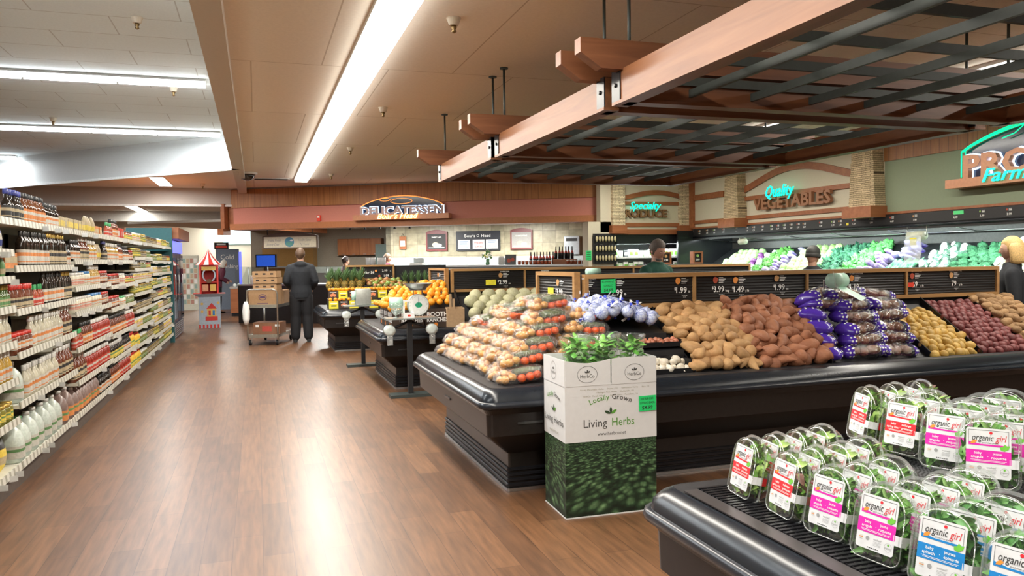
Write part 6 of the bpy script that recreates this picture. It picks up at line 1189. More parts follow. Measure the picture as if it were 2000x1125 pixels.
o = dthing('wall_clipboard', 2.72, 3.97, 1.86, 'brown clipboard with white paper hung on the tile wall', 'clipboard'); MB().box(0, .2, -.02, .02, 0, .36).build('backboard', M_TRIM, o); MB().box(.03, .17, -.024, -.02, .08, .24).build('paper', M_CHALK, o); MB().tube([(.05, 0, .36), (.1, 0, .44), (.15, 0, .36)], .008, 6).build('hanger', M_BLACK, o)
o = dthing('towel_dispenser', 7.45, 3.95, 1.64, 'grey towel dispenser at the right end of the tiled wall', 'dispenser'); MB().rbox(0, .42, -.12, .03, 0, .50, .02).build('case', mat('dispenser_grey', (.42, .45, .48), .4), o); MB().box(.06, .36, -.125, -.12, .36, .44).build('slot', M_INK, o)
# things on the counter
o = dthing('flower_vase', 6.05, 1.05, 1.41, 'green vase of yellow and white flowers on the deli counter', 'flowers'); MB().lathe([(.045, 0), (.05, .04), (.035, .09), (.05, .15)], 14).build('vase', mat('green_vase', (.08, .25, .10), .2, coat=.5), o); b = MB(); rf = random.Random(3)
for i in range(34):
    a = rf.uniform(0, 6.28); q = rf.uniform(0, .13); z = .19 + rf.uniform(0, .17) - q * .5; b.ball((q * math.cos(a), q * math.sin(a), z), rf.uniform(.014, .03), 6, 4, rf.choice([0, 0, 1, 2]))
b.build('flowers', [mat('stem_green', (.10, .24, .06), .6), mat('petal_white', (.8, .8, .75), .6), mat('petal_yellow', (.7, .75, .15), .6)], o)
def dcopy(kind, s, t, z, label, group): kind.put(DM(s, t, z), label, group)
bm_ = MB(); bm_.lathe([(.038, 0), (.038, .14), (.015, .20), (.013, .28), (.016, .29)], 10, [0, 1, 0, 0]); bo = bm_.build('wine_bottle', [M_BLACK, LB['r']]); tag(bo, 'x', 'bottle'); kb = Kind(bo)
for i in range(14): dcopy(kb, 7.08 + .075 * i, 1.15 + .05 * (i % 2), 1.41 + (.12 if i > 7 else 0), 'dark bottle with red label on the deli counter stand', 'dark bottles on the deli counter')
tag(MB().box(-.02, .52, -.12, .12, 0, .118).build('bottle_stand', M_TRIM), 'small reddish wooden riser under the rear dark bottles', 'stand').matrix_world = DM(7.64, 1.18, 1.41)
bm_ = MB(); bm_.lathe([(.04, 0), (.042, .08), (.03, .095)], 10, [0, 1]); bo = bm_.build('red_jar', [G['salsa'], P['w']]); tag(bo, 'x', 'jar'); kb = Kind(bo)
for i in range(9): dcopy(kb, 6.85 + .09 * i, .92, 1.41, 'small red jar in front of the dark bottles', 'red jars on the deli counter')
for i in range(10): dcopy(kb, 8.0 + .09 * i, .92, 1.41, 'small jar at the right end of the deli counter', 'jars at the right end of the counter')
bm_ = MB(); bm_.lathe([(.055, 0), (.07, .20), (.072, .21)], 14); bo = bm_.build('cup_stack', [M_WHITE]); tag(bo, 'x', 'cups'); kb = Kind(bo)
for i, (s, t) in enumerate(((2.95, 1.2), (3.10, 1.1), (3.26, 1.2), (3.38, 1.1))): dcopy(kb, s, t, 1.41, 'stack of white plastic tubs on the deli counter before the worker', 'white tub stacks')
for i, s in enumerate((-.1, .08, .26)): dcopy(kb, s, .95, 1.0, 'stack of white cups on the hot food counter', 'white cup stacks')
o = dthing('deli_scale', 4.25, 1.15, 1.41, 'small pale electronic scale on the deli counter', 'scale'); MB().rbox(-.16, .16, -.12, .12, 0, .07, .01).build('base', M_WHITE, o); MB().rbox(-.12, .14, .06, .1, .07, .19, .01).build('display', mat('scale_display', (.45, .5, .5), .4), o)
o = dthing('sign_easel', 6.62, 1.0, 1.41, 'small dark tabletop sign with red food picture on the counter', 'sign'); MB(TR(rx=-.15)).box(-.13, .13, -.01, .01, 0, .24).build('panel', M_BLACK, o); MB(frame((0, -.012, 0), (1, 0, 0), (0, .15, 1))).disc(-.04, .1, .05, .002, 0, 12).disc(.05, .12, .045, .003, 0, 12).build('print', PIC['red'], o)
o = dthing('napkin_holder', 6.38, 1.1, 1.41, 'pale napkin holder beside the flower vase', 'napkin holder'); MB().rbox(-.07, .07, -.05, .05, 0, .17, .01).build('holder', mat('pale_grey_plastic', (.55, .57, .55), .4), o); MB().box(-.05, .05, -.03, .03, .17, .20).build('napkins', M_CHALK, o)
# kitchen: cabinets, hood, screens, fridge door
o = dthing('wall_cabinet', .67, 5.8, 1.72, 'row of reddish wooden wall cabinets in the deli kitchen', 'cabinet'); MB().box(-.72, .75, 0, .2, 0, .52).build('body', M_TRIM, o)
for i in range(4): d = MB().box(-.71 + i * .365, -.36 + i * .365, -.02, 0, .01, .51).build('door', wood('cabinet_wood', (.34, .12, .045), (.45, .18, .07), 2, .4), o); MB().box(-.58 + i * .365, -.48 + i * .365, -.035, -.02, .03, .045).build('handle', M_STEEL, d)
o = dthing('walk_in_door', 1.75, 5.6, 0, 'grey green cold room door behind the deli workers', 'door'); MB().box(-.45, .5, 0, .1, 0, 2.05).build('panel', mat('grey_green_door', (.16, .22, .20), .5), o); MB().box(-.35, -.05, -.02, 0, 1.35, 1.65).build('window', M_BLACK, o)
o = dthing('range_hood', -1.55, 5.3, 1.35, 'copper coloured oven wall under the kitchen sign', 'oven'); MB().box(-.95, .80, .2, .5, -1.35, .70).build('body', mat('bronze_panel', (.42, .24, .08), .3, metal=.6), o); MB().box(-.95, .8, 0, .2, .0, .06).build('steel_edge', M_STEEL, o)
o = dthing('blue_menu_screen', -1.0, 2.6, 1.40, 'dark blue lit menu panel left of the kitchen sign', 'screen'); MB().box(0, .62, 0, .06, 0, .36).build('casing', M_BLACK, o); MB().box(.03, .59, -.004, 0, .03, .33).build('screen', mat('blue_screen', (.02, .08, .5), .3, emit=.5, ecol=(.02, .10, .6)), o)
MB().box(.25, .35, .01, .05, -1.4, 0).build('post', M_BLACK, o)
o = dthing('stainless_appliance', 1.0, 4.9, 0, 'stainless kitchen appliance row behind the hot counter', 'appliance'); MB().box(-1.6, 1.0, 0, .6, 0, 1.38).build('body', mat('dull_steel', (.42, .44, .40), .35, metal=.3), o); MB().box(-1.5, .9, -.02, 0, .3, 1.2).build('doors', M_STEEL, o)
# hanging kitchen sign
o = dthing('hanging_sign', .52, .45, 1.89, 'cream hanging kitchen sign with round lake picture and script lettering', 'sign'); b = MB(frame((0, 0, 0), (1, 0, 0), (0, 0, 1))); b.prism([(-.03, -.02), (1.45, -.02), (1.45, .29)] + [(1.45 - 1.48 * i / 14, .29 + .10 * math.sin(PI * i / 14)) for i in range(15)], -.05, 0); b.build('frame', mat('sign_wood_dark', (.13, .09, .06), .6), o)
b = MB(frame((0, -.002, 0), (1, 0, 0), (0, 0, 1))); b.rect(.01, 1.41, .01, .27, .002, 0); b.disc(.70, .14, .125, .004, 1, 22, .12); b.disc(.70, .10, .10, .005, 3, 18, .05); b.disc(.76, .18, .05, .006, 2, 12, .02)
for s, x, y in (('Made Fresh', .30, .16), ('Every Day', .26, .06), ('From Our Kitchen', 1.10, .16), ('To Yours', 1.10, .06)): b.text(s, x, y, .075, 4, 0, .3, 0, .004, width=.34 if len(s) > 8 else .24)
b.build('painted_face', [mat('sign_cream', (.70, .66, .50), .6), mat('sign_lake_blue', (.10, .30, .42), .5), M_CHALK, mat('sign_teal', (.12, .35, .30), .5), mat('sign_script_grey', (.25, .25, .25), .6)], o)
for s in (.1, 1.3): MB().tube([(s, .02, .3), (s, .02, .66)], .01, 6).build('hanger', M_BLACK, o)
b = MB()
o = dthing('track_light', 3.1, 1.6, 2.56, 'row of small hanging track lights above the deli counter', 'ceiling light'); MB().box(-.9, .9, -.02, .02, -.03, 0).build('track', M_BLACK, o)
for k in range(5): MB().tube([(-.8 + k * .4, 0, -.03), (-.8 + k * .4, 0, -.16)], .006, 6).lathe([(.02, -.16), (.035, -.22)], 10, 0, -.8 + k * .4).build('spot', M_BLACKM, o)
# deli sign
o = empty('delicatessen_sign', label='DELICATESSEN sign with pale neon outline on a copper ledge', cat='sign', M=dface(3.2, -.12, 2.475)); Wd = 2.3
MB().box(0, Wd, 0, .12, -.1, .12).build('ledge', M_COPPER, o); b = MB(); b.prism([(.14, .12)] + [(.14 + (Wd - .28) * i / 20, .30 + .24 * math.sin(PI * i / 20) ** .7) for i in range(21)] + [(Wd - .14, .12)], -.04, -.02); b.build('backing_panel', MATS['sign_dark_glass'], o)
b = MB(); slab(b, 'DELICATESSEN', Wd / 2, .13, .24, 0, .02, 2.0, .03, .035); b.build('letters', [mat('sign_letter_pale', (.50, .36, .34), .4)], o); b = MB(); slab(b, 'DELICATESSEN', Wd / 2, .122, .255, 0, .005, 2.03, .0, .065); b.build('neon_halo', NEON_W, o)
b = MB(); b.tube([(.14 + (Wd - .28) * i / 24, .30 + .24 * math.sin(PI * i / 24) ** .7, 0) for i in range(25)], .010, 6); b.tube([(1.15 + .26 * math.cos(a), .42 + .06 * math.sin(a), .01) for a in [2 * PI * k / 16 for k in range(17)]], .006, 5); b.tube([(.75 + .13 * math.cos(a), .46 + .03 * math.sin(a), .01) for a in [2 * PI * k / 14 for k in range(15)]], .006, 5); b.build('neon_arch', mat('orange_neon', (1, .4, .1), .4, emit=1.0, ecol=(1, .33, .08)), o)
b = MB(TR(1.1, .02, .14)); b.text("Boar's Head", 0, 0, .17, 0, .006, .35, .006, 0, width=.98); b.build('neon_script', NEON_Y, o)
o = empty('fire_alarm', label='small red fire alarm on the salmon deli fascia', cat='fire alarm', M=dface(2.21, -.002, 2.50)); MB().box(0, .09, 0, .13, 0, .05).build('housing', M_RTAG, o); MB().box(.02, .07, .07, .11, .05, .055).build('strobe', M_CHALK, o)
# wooden bracket at the left end of the fascia
o = dthing('corner_bracket', -.14, -.12, 2.36, 'reddish wooden bracket at the left end of the deli fascia', 'bracket'); MB().box(-.16, 0, -.1, .2, -.15, .0).box(-.10, 0, -.05, .15, 0, .6).build('bracket', M_TRIM, o)
# ---------------------------------------------------------------- people
def fuse(mb, vox, it=6):
    """grows separate overlapping volumes together into one continuous smooth surface"""
    me = mb.mesh('s', M_BLACKM); o = bpy.data.objects.new('s', me); C.objects.link(o)
    r = o.modifiers.new('r', 'REMESH'); r.mode = 'VOXEL'; r.voxel_size = vox; q = o.modifiers.new('q', 'SMOOTH'); q.factor = .5; q.iterations = it
    ev = o.evaluated_get(bpy.context.evaluated_depsgraph_get()); m = ev.to_mesh(); v = [x.co.copy() for x in m.vertices]; f = [tuple(p.vertices) for p in m.polygons]; ev.to_mesh_clear()
    bpy.data.objects.remove(o); bpy.data.meshes.remove(me); return v, f
def ell(rings, n=20): return [[(rx * math.cos(2 * PI * k / n), y + ry * math.sin(2 * PI * k / n), z) for k in range(n)] for z, rx, ry, y in rings]
def limb(b, pts, rad):
    """a tapering limb through its joints, rounded at every joint"""
    P_, R2 = [], []
    for i in range(len(pts) - 1):
        a, c = Vector(pts[i]), Vector(pts[i + 1])
        for k in range(5): t = k / 5; P_.append(a.lerp(c, t)); R2.append((rad[i] * (1 - t) + rad[i + 1] * t) * (1 + .06 * math.sin(PI * t)))
    P_.append(Vector(pts[-1])); R2.append(rad[-1]); b.tube(P_, R2, 12)
    for p, r in zip(pts, rad): b.ball(p, r, 12, 8)
def person(label, loc, rz, H=1.75, skinc=(.55, .32, .22), hair=('short', (.10, .06, .03)), top=(.01, .01, .012), legs=(.01, .01, .012), arms=None, headrot=(0, 0, 0), lean=0., wide=1., hood=False, shoes=(.01, .01, .01), fem=False):
    s = H / 1.78; o = empty('person', loc, rz, label, 'person'); o.scale = (s, s, s); sw = (.150 if fem else .168) * wide; d = wide * (.92 if fem else 1)
    arms = arms or {}; ly = lambda z: -lean * max(0, z - 1.0)
    LA = arms.get('l', [(-sw - .07, .02, 1.15), (-sw - .075, -.05, .91)]); RA = arms.get('r', [(sw + .07, .02, 1.15), (sw + .075, -.05, .91)])
    TR_ = [(.84, .165, .115), (.95, .165, .118), (1.08, .142, .105), (1.22, .158, .115), (1.34, .172, .118), (1.42, .160, .098), (1.465, .105, .075)]
    def torso(b, g, z0=.8, top_=[(1.50, .062, .062), (1.60, .055, .06)]):
        b.loft(ell([(z, rx * d + g, ry * d + g, ly(z)) for z, rx, ry in TR_ if z >= z0] + [(z, rx + g, ry + g, ly(z) + .006) for z, rx, ry in top_]))
    def armsb(b, g, hand):
        for A, q in ((LA, -1), (RA, 1)):
            sh = (q * sw, ly(1.41), 1.405); e, w = A; P3 = [sh, e, w]; R3 = [.060 * d + g, .045 * d + g, .030 + g]
            limb(b, P3, R3); limb(b, [(q * .03, ly(1.48), 1.475), sh], [.050 + g, .050 * d + g])
            if hand: dv_ = (Vector(w) - Vector(e)).normalized(); limb(b, [w, tuple(Vector(w) + dv_ * .05)], [.027, .032])
    b0 = MB(); torso(b0, 0); armsb(b0, 0, True)
    for q in (-1, 1): limb(b0, [(q * .085 * d, 0, .88), (q * .095 * d, -.01, .50), (q * .10 * d, .02, .09), (q * .11 * d, -.12, .04)], [.098 * d, .060, .042, .036])
    v, f = fuse(b0, .011); b = MB(); b.add(v, f, 0, True)
    for sd, A, q in (('l', LA, -1), ('r', RA, 1)):      # fingers and thumb rooted inside the palm
        e, w = map(Vector, A); dv_ = (w - e).normalized(); side = dv_.cross(Vector((q, 0, 0)) if abs(dv_.x) < .8 else Vector((0, -1, 0))).normalized(); cur = dv_.cross(side).normalized() * -q
        for k, (L_, off) in enumerate([(.070, .027), (.080, .009), (.075, -.009), (.058, -.026)]):
            p0 = w + dv_ * .06 + side * off; p1 = p0 + dv_ * L_ * .5 + cur * .006; p2 = p1 + dv_ * L_ * .3 + cur * .018; p3 = p2 + dv_ * L_ * .15 + cur * .018; b.tube([p0, p1, p2, p3], [.010, .0092, .0085, .0065], 7)
        p0 = w + dv_ * .025 + side * .022; b.tube([p0, p0 + side * .025 + dv_ * .02, p0 + side * .035 + dv_ * .045 + cur * .01], [.012, .0105, .008], 7)
    # head with face
    HM = Matrix.Translation((0, ly(1.6) - .005, 1.655)) @ Matrix.Rotation(headrot[2], 4, 'Z') @ Matrix.Rotation(headrot[0], 4, 'X') @ Matrix.Rotation(headrot[1], 4, 'Y')
    def hf(p):
        x, y, z = p; jaw = 1 - .30 * max(0, -z) ** 1.3; y2 = y * (1 - .12 * max(0, -z)) - .10 * max(0, -z) * (1 if y < 0 else -.3); x2 = x * jaw
        if y < -.2: y2 += .06 * math.exp(-((z - .08) / .14) ** 2) * math.exp(-((abs(x) - .42) / .2) ** 2)
        return Vector((x2, y2, z))
    b.T = HM; b.ball((0, 0, 0), (.077, .098, .122), 24, 18, 0, hf)
    b.add([(-.008, -.092, .02), (.008, -.092, .02), (.017, -.097, -.026), (-.017, -.097, -.026), (0, -.122, -.022), (0, -.098, .022)], [(0, 5, 4, 3), (5, 1, 2, 4), (3, 4, 2)], 0, True)
    for q in (-1, 1):
        b.ball((q * .077, .008, -.005), (.010, .018, .031), 8, 6, 0); b.ball((q * .031, -.0825, .011), (.0125, .009, .0068), 10, 6, 1); b.ball((q * .031, -.0902, .0105), (.0048, .003, .0050), 8, 5, 2); b.ball((q * .031, -.0825, .0155), (.0145, .0105, .0062), 10, 6, 0); b.ball((q * .031, -.0815, .0045), (.0145, .0095, .0040), 10, 6, 0); b.tube([(q * .045, -.080, .030), (q * .03, -.093, .036), (q * .014, -.094, .031)], [.003, .004, .003], 5, 3)
    b.tube([(-.022, -.089, -.060), (0, -.098, -.058), (.022, -.089, -.060)], [.003, .0055, .003], 6, 4)
    sk = mat('skin_%d' % int(sum(skinc) * 1000), skinc, .5, sss=.1, var=.05); hc = mat('hair_%d_%d' % (int(hair[1][0] * 1000), int(hair[1][2] * 1000)), hair[1], .6, var=.3, scale=120, bump=.15)
    b.build('body', [sk, mat('eye_white', (.75, .74, .7), .3), mat('eye_dark', (.03, .02, .02), .2), hc, mat('lips', (.42, .17, .13), .5)], o)
    jk = MB(); torso(jk, .020, .8, [(1.495, .066, .066), (1.525, .060, .064)]); armsb(jk, .016, False)
    if hood: jk.ball((0, .065, 1.475), (.115, .080, .070), 16, 10).ball((0, -.02, 1.47), (.10, .08, .055), 14, 8)
    v, f = fuse(jk, .012); mt = mat('cloth_%d' % int(top[0] * 10000 + top[1] * 100 + top[2] * 10), top, .85, var=.15, scale=25); MB().add(v, f, 0, True).build('jacket', mt, o)
    tr = MB(); tr.loft(ell([(.80, .15 * d, .12 * d, 0), (.90, .168 * d, .125 * d, 0), (1.0, .160 * d, .118 * d, 0)]))
    for q in (-1, 1): limb(tr, [(q * .088 * d, 0, .86), (q * .098 * d, -.01, .50), (q * .105 * d, .02, .12)], [.108 * d, .088 * d, .078 * d])
    v, f = fuse(tr, .012); MB().add(v, f, 0, True).build('trousers', mat('trousers_%d' % int(legs[0] * 10000 + legs[2] * 100), legs, .85, var=.15), o)
    for q in (-1, 1):
        b = MB(); b.loft([[(q * .11 * d + w * math.cos(a), y + .0, .0 + h * (math.sin(a) * .5 + .5)) for a in [2 * PI * k / 12 for k in range(12)]] for y, w, h in ((.085, .03, .06), (.06, .042, .09), (0, .045, .095), (-.07, .047, .07), (-.14, .047, .055), (-.19, .03, .04))]); b.build('shoe', mat('shoe_leather', shoes, .4), o)
    hs = hair[0]; b = MB(); b.T = HM
    def cap(p, k=1.0): return p
    if hs in ('short', 'bun', 'bob', 'grey'):
        zc = {'short': -.35, 'grey': -.4, 'bun': -.3, 'bob': -.3}[hs]
        def hfn(p):
            q = hf(p); 
            if p.y < -.35 and p.z < .55: q = q * .90
            elif p.z < zc: q = q * (.93)
            return q * (1 + .05 * noise.noise(p * 5))
        b.ball((0, .012, .014), (.089, .112, .131), 24, 16, 0, hfn)
    if hs == 'bob': b.loft([[(.096 * math.cos(a) * w, .02 + .10 * math.sin(a) * w, z) for a in [math.radians(-25) + math.radians(230) * k / 15 for k in range(16)]] + [(.078 * math.cos(a) * w, .02 + .082 * math.sin(a) * w, z) for a in [math.radians(205) - math.radians(230) * k / 15 for k in range(16)]] for z, w in ((.07, .85), (.03, 1), (-.05, 1.08), (-.11, 1.06), (-.15, .92))], 0)
    if hs == 'bun': b.ball((0, .11, .03), (.035, .03, .035), 10, 8)
    if hs == 'knit': b.ball((0, .006, .055), (.092, .112, .105), 20, 14, 0, lambda p: Vector((p.x, p.y, max(p.z, -.55))) * (1 + .02 * math.cos(22 * math.atan2(p.y, p.x)))); b.lathe([(.094, -.015), (.099, -.005), (.099, .03), (.093, .04)], 24, 0, ay=1.18)
    if hs == 'grey' : b.ball((0, -.050, -.083), (.052, .044, .042), 14, 10, 0, lambda p: p * (1 + .06 * noise.noise(p * 6)) if p.z < .35 else p * .8)
    b.build({'knit': 'knit_cap'}.get(hs, 'hair'), hc, o); return o
BLK = (.010, .010, .012)
p_ = person('person seen from behind in black hooded jacket and black trousers beside the trolley', (.81, 15.46, 0), PI - .05, 1.80, top=(.012, .014, .018), legs=BLK, hair=('short', (.10, .055, .03)), arms={'l': [(-.27, .05, 1.16), (-.22, -.16, 1.02)], 'r': [(.27, .05, 1.16), (.20, -.17, 1.04)]}, headrot=(.12, 0, -.15), wide=1.12, hood=True)
person('person with white hair, plum jacket and black trousers reaching over a far counter', (-1.13, 25.6, 0), PI / 2 + .3, 1.62, hair=('bob', (.70, .66, .58)), top=(.09, .012, .03), legs=BLK, arms={'l': [(-.21, -.06, 1.16), (-.17, -.22, 1.06)], 'r': [(.21, -.12, 1.2), (.18, -.40, 1.08)]}, headrot=(.35, 0, 0), lean=.35, fem=True)
o = empty('handbag', (-1.30, 25.40, .98), .3, 'black handbag hanging at the far white-haired person', 'bag'); MB().rbox(-.15, .15, -.05, .05, 0, .26, .03).build('bag', M_BLACK, o); MB().tube([(-.1, 0, .25), (-.07, 0, .42), (.0, 0, .47), (.07, 0, .42), (.1, 0, .25)], .01, 6).build('strap', M_BLACKM, o)
person('person with greying hair and beard in a dark green sweater looking down', (4.44, 8.18, 0), .38, 1.74, skinc=(.68, .38, .28), hair=('grey', (.16, .13, .11)), top=(.012, .075, .05), legs=(.02, .025, .05), headrot=(.42, 0, -.12), lean=.10, wide=1.12, arms={'l': [(-.26, -.08, 1.16), (-.18, -.30, 1.08)], 'r': [(.26, -.08, 1.16), (.18, -.30, 1.08)]})
person('person in a dark knit cap and dark jacket facing the wall of vegetables', (6.78, 8.28, 0), 1.9, 1.64, hair=('knit', (.035, .035, .032)), top=(.02, .022, .024), legs=BLK, headrot=(.15, 0, 0), fem=True)
person('person with blond shoulder-length hair and black coat at the right edge', (7.06, 5.74, 0), -2.40, 1.69, skinc=(.62, .38, .28), hair=('bob', (.70, .47, .19)), top=(.012, .012, .016), legs=BLK, headrot=(.10, 0, 0), fem=True)
person('delicatessen worker with tied back dark hair and maroon shirt', (2.25, 20.9, 0), 1.9, 1.66, hair=('bun', (.03, .015, .01)), top=(.09, .01, .03), legs=BLK, fem=True, headrot=(.2, 0, 0))
person('delicatessen worker with short brown hair and maroon shirt looking down', (3.28, 20.5, 0), 1.2, 1.72, hair=('short', (.13, .08, .05)), top=(.10, .012, .035), legs=BLK, headrot=(.35, 0, 0))

# ---------------------------------------------------------------- stock trolley
TC = Matrix.Translation((.09, 15.14, 0)) @ Matrix.Rotation(-.30, 4, 'Z')
o = empty('stock_trolley', label='steel two-shelf stock trolley with black castors', cat='trolley', M=TC); M_TUBE = mat('trolley_steel', (.55, .55, .50), .3, metal=.9)
for z, nm in ((.16, 'lower_shelf'), (.715, 'upper_shelf')): MB().rbox(-.29, .29, 0, 1.05, z, z + .03, .006).box(-.295, .295, -.005, .0, z - .015, z + .045).box(-.295, -.29, 0, 1.05, z - .01, z + .045).box(.29, .295, 0, 1.05, z - .01, z + .045).build(nm, M_TUBE, o)
for y in (0., 1.05):
    top = 1.03 if y == 0 else .76
    if y == 0: MB().tube([(-.28, y, .1), (-.28, y, .95), (-.265, y - .03, 1.02), (-.21, y - .05, 1.045), (.21, y - .05, 1.045), (.265, y - .03, 1.02), (.28, y, .95), (.28, y, .1)], .016, 8).build('handle_frame', M_TUBE, o)
    else:
        for s in (-1, 1): MB().tube([(s * .28, y, .1), (s * .28, y, top)], .016, 8).build('post', M_TUBE, o)
for s in (-1, 1):
    for y in (.05, 1.0): q = MB(TR(s * .25, y, .052, ry=PI / 2)).lathe([(.02, -.018), (.05, -.018), (.052, 0), (.05, .018), (.02, .018)], 18).build('castor', M_BLACK, o); MB(TR(s * .25, y, 0)).box(-.03, -.022, -.02, .02, .05, .16).box(.022, .03, -.02, .02, .05, .16).build('fork', M_STEEL, q)
M_KRAFT = mat('brown_cardboard', (.36, .21, .10), .75, var=.08)
def cardbox(name, x, y, z, w, d, h, label, mt=M_KRAFT, deco=None, holes=0, group=None):
    o = empty(name, label=label, cat='box', group=group, M=TC @ TR(x, y, z)); t = .006; b = MB(); b.box(-w / 2, w / 2, 0, t, 0, h).box(-w / 2, w / 2, d - t, d, 0, h).box(-w / 2, -w / 2 + t, t, d - t, 0, h).box(w / 2 - t, w / 2, t, d - t, 0, h).box(-w / 2 + t, w / 2 - t, t, d - t, 0, t)
    if not holes: b.box(-w / 2, w / 2, 0, d, h, h + t)
    else: b.box(-w / 2, w / 2, -.0, .05, h - t, h).box(-w / 2, w / 2, d - .05, d, h - t, h)
    b.build('carton', mt, o); b = MB(frame((0, -.0015, 0), (1, 0, 0), (0, 0, 1)))
    for k in range(holes): x_ = (k - (holes - 1) / 2) * w * .32; b.rect(x_ - .028, x_ + .028, h * .42, h * .68, 0, 0)
    if deco == 'oval': b.ring(0, h * .55, .075, .012, .0, 1, 24, .060); b.disc(0, h * .55, .055, .0005, 1, 20, .02); b.rect(-.10, .10, .03, .04, 0, 1)
    if deco == 'red': b.rect(-.08, .10, .06, .16, 0, 2); b.rect(-.2, -.14, .14, .19, 0, 3); b.rect(.16, .24, .15, .19, 0, 3)
    if b.f: b.build('printing', [mat('carton_hole', (.03, .02, .015), .8), mat('carton_plum_print', (.10, .05, .10), .7), mat('carton_red_print', (.42, .06, .04), .7), M_CHALK], o)
    return o
cardbox('carton', -.0, .03, .748, .52, .42, .27, 'large brown carton with oval print on the trolley top shelf', deco='oval'); cardbox('carton', -.0, .50, .748, .52, .42, .25, 'second brown carton behind the oval printed one')
for k in range(3): cardbox('cardboard_tray', .03 + .012 * (k % 2), .08 - .01 * k, 1.03 + .118 * k, .44, .36, .112, 'open brown cardboard tray with hand holes, %s of the stack on the trolley' % ['bottom', 'middle', 'top'][k], holes=3, group='cardboard trays on the trolley')
cardbox('carton', .03, .12, .192, .50, .42, .22, 'reddish brown carton on the trolley bottom shelf', mat('red_brown_cardboard', (.24, .11, .055), .75), 'red')
o = empty('hanging_towel', label='white towel hung over the trolley frame', cat='towel', M=TC @ TR(-.29, -.02, .40)); b = MB(); b.loft([[(.0 + w * math.cos(a) * (1 + .15 * math.sin(5 * a)), .03 * math.sin(a) * (1 + .2 * math.cos(4 * a)) - .02, z) for a in [2 * PI * k / 18 for k in range(18)]] for z, w in ((0, .035), (.1, .06), (.25, .065), (.36, .05), (.42, .025))]); b.build('towel', M_CHALK, o)

# ---------------------------------------------------------------- striped sweets display stand
o = empty('display_stand', (-1.08, 19.95, 0), .06, 'red and white striped cardboard tent display of sweets in the aisle', 'display stand'); M_RED = mat('display_red', (.62, .04, .03), .5); M_SKY = mat('display_sky', (.42, .50, .58), .5); M_YEL = mat('display_yellow', (.75, .50, .12), .5)
MB().box(-.24, .24, -.22, .22, .0, .74).build('lower_body', M_SKY, o)
b = MB()
for k in range(12):
    if k % 2 == 0: b.box(-.243 + .0405 * k, -.2025 + .0405 * k, -.224, -.221, 0, .09); b.box(.241, .244, -.22 + .0367 * k, -.183 + .0367 * k, 0, .09)
for x, z, r, m in ((-.17, .58, .03, 1), (-.17, .40, .03, 1), (.04, .44, .0, 0), (.19, .60, .03, 1)): b.T = frame((0, -.223, 0), (1, 0, 0), (0, 0, 1)); b.disc(x, z, max(r, .02), 0, m, 14)
b.rect(-.10, .17, .18, .28, 0, 0); b.rect(-.06, .14, .28, .46, .0005, 1); b.rect(-.03, .02, .30, .42, .001, 0); b.rect(.06, .11, .30, .42, .001, 2); b.add([(-.08, .46, .001), (.16, .46, .001), (.04, .60, .001)], [(0, 1, 2)], 0); b.T = Matrix(); b.build('printed_pictures', [M_RED, M_YEL, MATS['print_blue']], o)
MB().add([(-.24, -.22, .74), (.24, -.22, .74), (.24, .22, .74), (-.24, .22, .74), (-.36, -.30, .82), (.36, -.30, .82), (.36, .30, .82), (-.36, .30, .82)], [(0, 1, 5, 4), (1, 2, 6, 5), (2, 3, 7, 6), (3, 0, 4, 7), (4, 5, 6, 7)], [1, 1, 1, 1, 0]).build('flared_tray', [M_RED, M_SKY], o)
MB().box(-.21, .21, .16, .20, .82, 1.50).box(-.21, -.17, -.2, .16, .82, 1.5).box(.17, .21, -.2, .16, .82, 1.5).box(-.17, .17, -.2, .16, 1.44, 1.5).box(-.17, .17, -.19, .16, 1.08, 1.10).build('upper_frame', M_RED, o)
b = MB(frame((0, -.203, 0), (1, 0, 0), (0, 0, 1))); b.ring(0, 1.26, .15, .03, 0, 0, 20, .17); b.rect(-.16, .16, 1.37, 1.46, .001, 1); b.text('SWEETS', 0, 1.385, .06, 2, .01) if False else None; b.disc(0, 1.12, .07, .001, 2, 12, .05); b.rect(-.15, -.02, .88, 1.04, .0, 3); b.rect(.02, .15, .88, 1.04, .0, 1); b.build('printed_panel', [M_SKY, M_YEL, mat('display_brown', (.18, .08, .04), .6), mat('display_peach', (.7, .35, .2), .6)], o)
b = MB(); n = 16
for k in range(n):
    a0, a1 = 2 * PI * k / n, 2 * PI * (k + 1) / n; R0 = .30; b.add([(R0 * math.cos(a0), R0 * .9 * math.sin(a0), 1.50), (R0 * math.cos(a1), R0 * .9 * math.sin(a1), 1.50), (.12 * math.cos(a1), .12 * math.sin(a1), 1.68), (.12 * math.cos(a0), .12 * math.sin(a0), 1.68), (0, 0, 1.88)], [(0, 1, 2, 3), (3, 2, 4)], k % 2)
b.disc(0, 0, .30, 1.499, 0, 16, .27); b.build('tent_roof', [M_RED, M_CHALK], o)

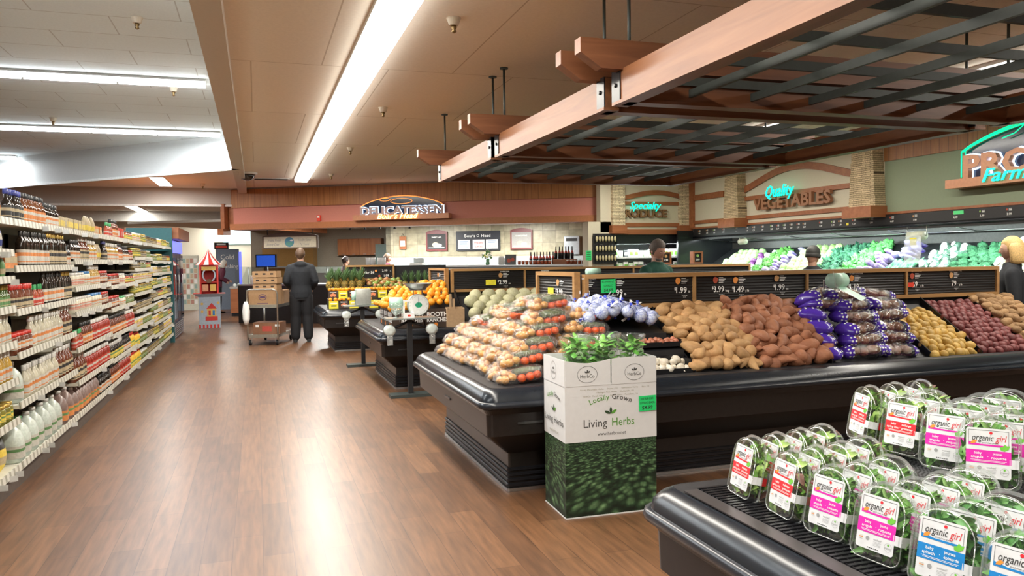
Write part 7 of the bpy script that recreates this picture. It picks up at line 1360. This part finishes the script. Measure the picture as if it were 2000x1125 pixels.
# ---------------------------------------------------------------- far end of the store, left of the delicatessen
o = empty('drink_fridge', (-.90, 27.4, 0), 0, 'tall grey blue drinks cooler with pale lettering at the back', 'cooler'); MB().box(-.36, .36, 0, .7, 0, 2.0).build('cabinet', mat('slate_panel', (.16, .20, .26), .4), o); b = MB(frame((0, -.002, 0), (1, 0, 0), (0, 0, 1))); b.text('Cold', 0, 1.66, .22, 0, 0, 0, 0, .001); b.text('Refreshing', 0, 1.36, .20, 0, 0, 0, 0, .001, width=.66); b.build('lettering', M_CHALK, o); MB().box(.36, .44, .05, .65, .3, 1.9).build('lit_side', mat('blue_lit_panel', (.1, .12, .7)), o)
o = empty('hot_drink_sign', (-1.10, 27.5, 2.0), 0, 'small dark sign with red lettering blocks on top of the rear cooler', 'sign'); MB().box(-.2, .25, 0, .05, 0, .22).build('panel', M_BLACK, o); b = MB(frame((0, -.002, 0), (1, 0, 0), (0, 0, 1))); b.rect(-.16, .2, .03, .11, .001, 0); b.rect(-.12, .16, .13, .18, .001, 1); b.build('print', [M_RTAG, M_CHALK], o)
struct('window_1', MB().box(-1.25, -.15, 34.0, 34.1, 2.3, 2.9), mat('daylight_window', (.5, .7, .75), .3, emit=.9, ecol=(.45, .66, .72)))
struct('wall_rear_left', MB().box(-9, 0, 34.1, 34.2, 0, ZC), MATS['cream_wall'])
o = empty('news_rack', (-2.2, 27.6, 0), 0, 'rack of small printed cards at the rear of the aisle', 'rack'); MB().box(-.35, .38, 0, .4, 0, 1.8).build('frame', mat('rack_cream', (.62, .62, .52), .5), o); b = MB(frame((0, -.003, 0), (1, 0, 0), (0, 0, 1)))
for i in range(6):
    for j in range(9): b.rect(-.32 + .115 * i, -.23 + .115 * i, .2 + j * .17, .34 + j * .17, 0, (i * 5 + j * 3) % 4)
b.build('cards', [mat('card_rose', (.50, .25, .20), .5), M_CHALK, mat('card_teal', (.30, .42, .38), .5), mat('card_tan', (.55, .42, .28), .5)], o)
o = empty('wooden_counter', (-.28, 23.7, 0), 0, 'reddish wooden self-service counter with black base left of the deli', 'counter'); MB().box(-.44, .55, 0, .9, .1, .80).build('body', M_TRIM, o); MB().box(-.42, .53, .02, .88, 0, .1).build('plinth', M_BLACK, o); MB().box(-.46, .57, -.02, .92, .80, .84).build('worktop', mat('stone_top', (.35, .33, .30), .4), o)
MB().add([(-.3, .0, .86), (.55, .0, .86), (.55, .35, 1.42), (-.3, .35, 1.42)], [(0, 1, 2, 3)]).build('sneeze_guard', MATS['glass_sheet'], o)
kb_ = MB(); kb_.ball((0, 0, .05), (.05, .05, .05), 12, 8); q = kb_.build('paper_roll', M_CHALK); tag(q, 'x', 'roll'); kq = Kind(q)
for i in range(3):
    for j in range(2): kq.put(TR(-.60 + i * .11, 23.82 + j * .12, .84), 'round white paper roll on the wooden counter', 'white rolls on the wooden counter')
o = empty('white_appliance', (.05, 24.1, .84), 0, 'small white slicer-like appliance on the wooden counter', 'appliance'); MB().rbox(-.22, .22, -.15, .15, 0, .10, .02).rbox(-.15, .2, -.05, .1, .10, .42, .03).build('casing', M_WHITE, o); MB(TR(-.05, -.08, .28, rx=PI / 2)).lathe([(.01, -.02), (.13, -.02), (.13, .02), (.01, .02)], 20).build('disc', M_STEEL, o)

for k_ in Kind.ALL: k_.drop()
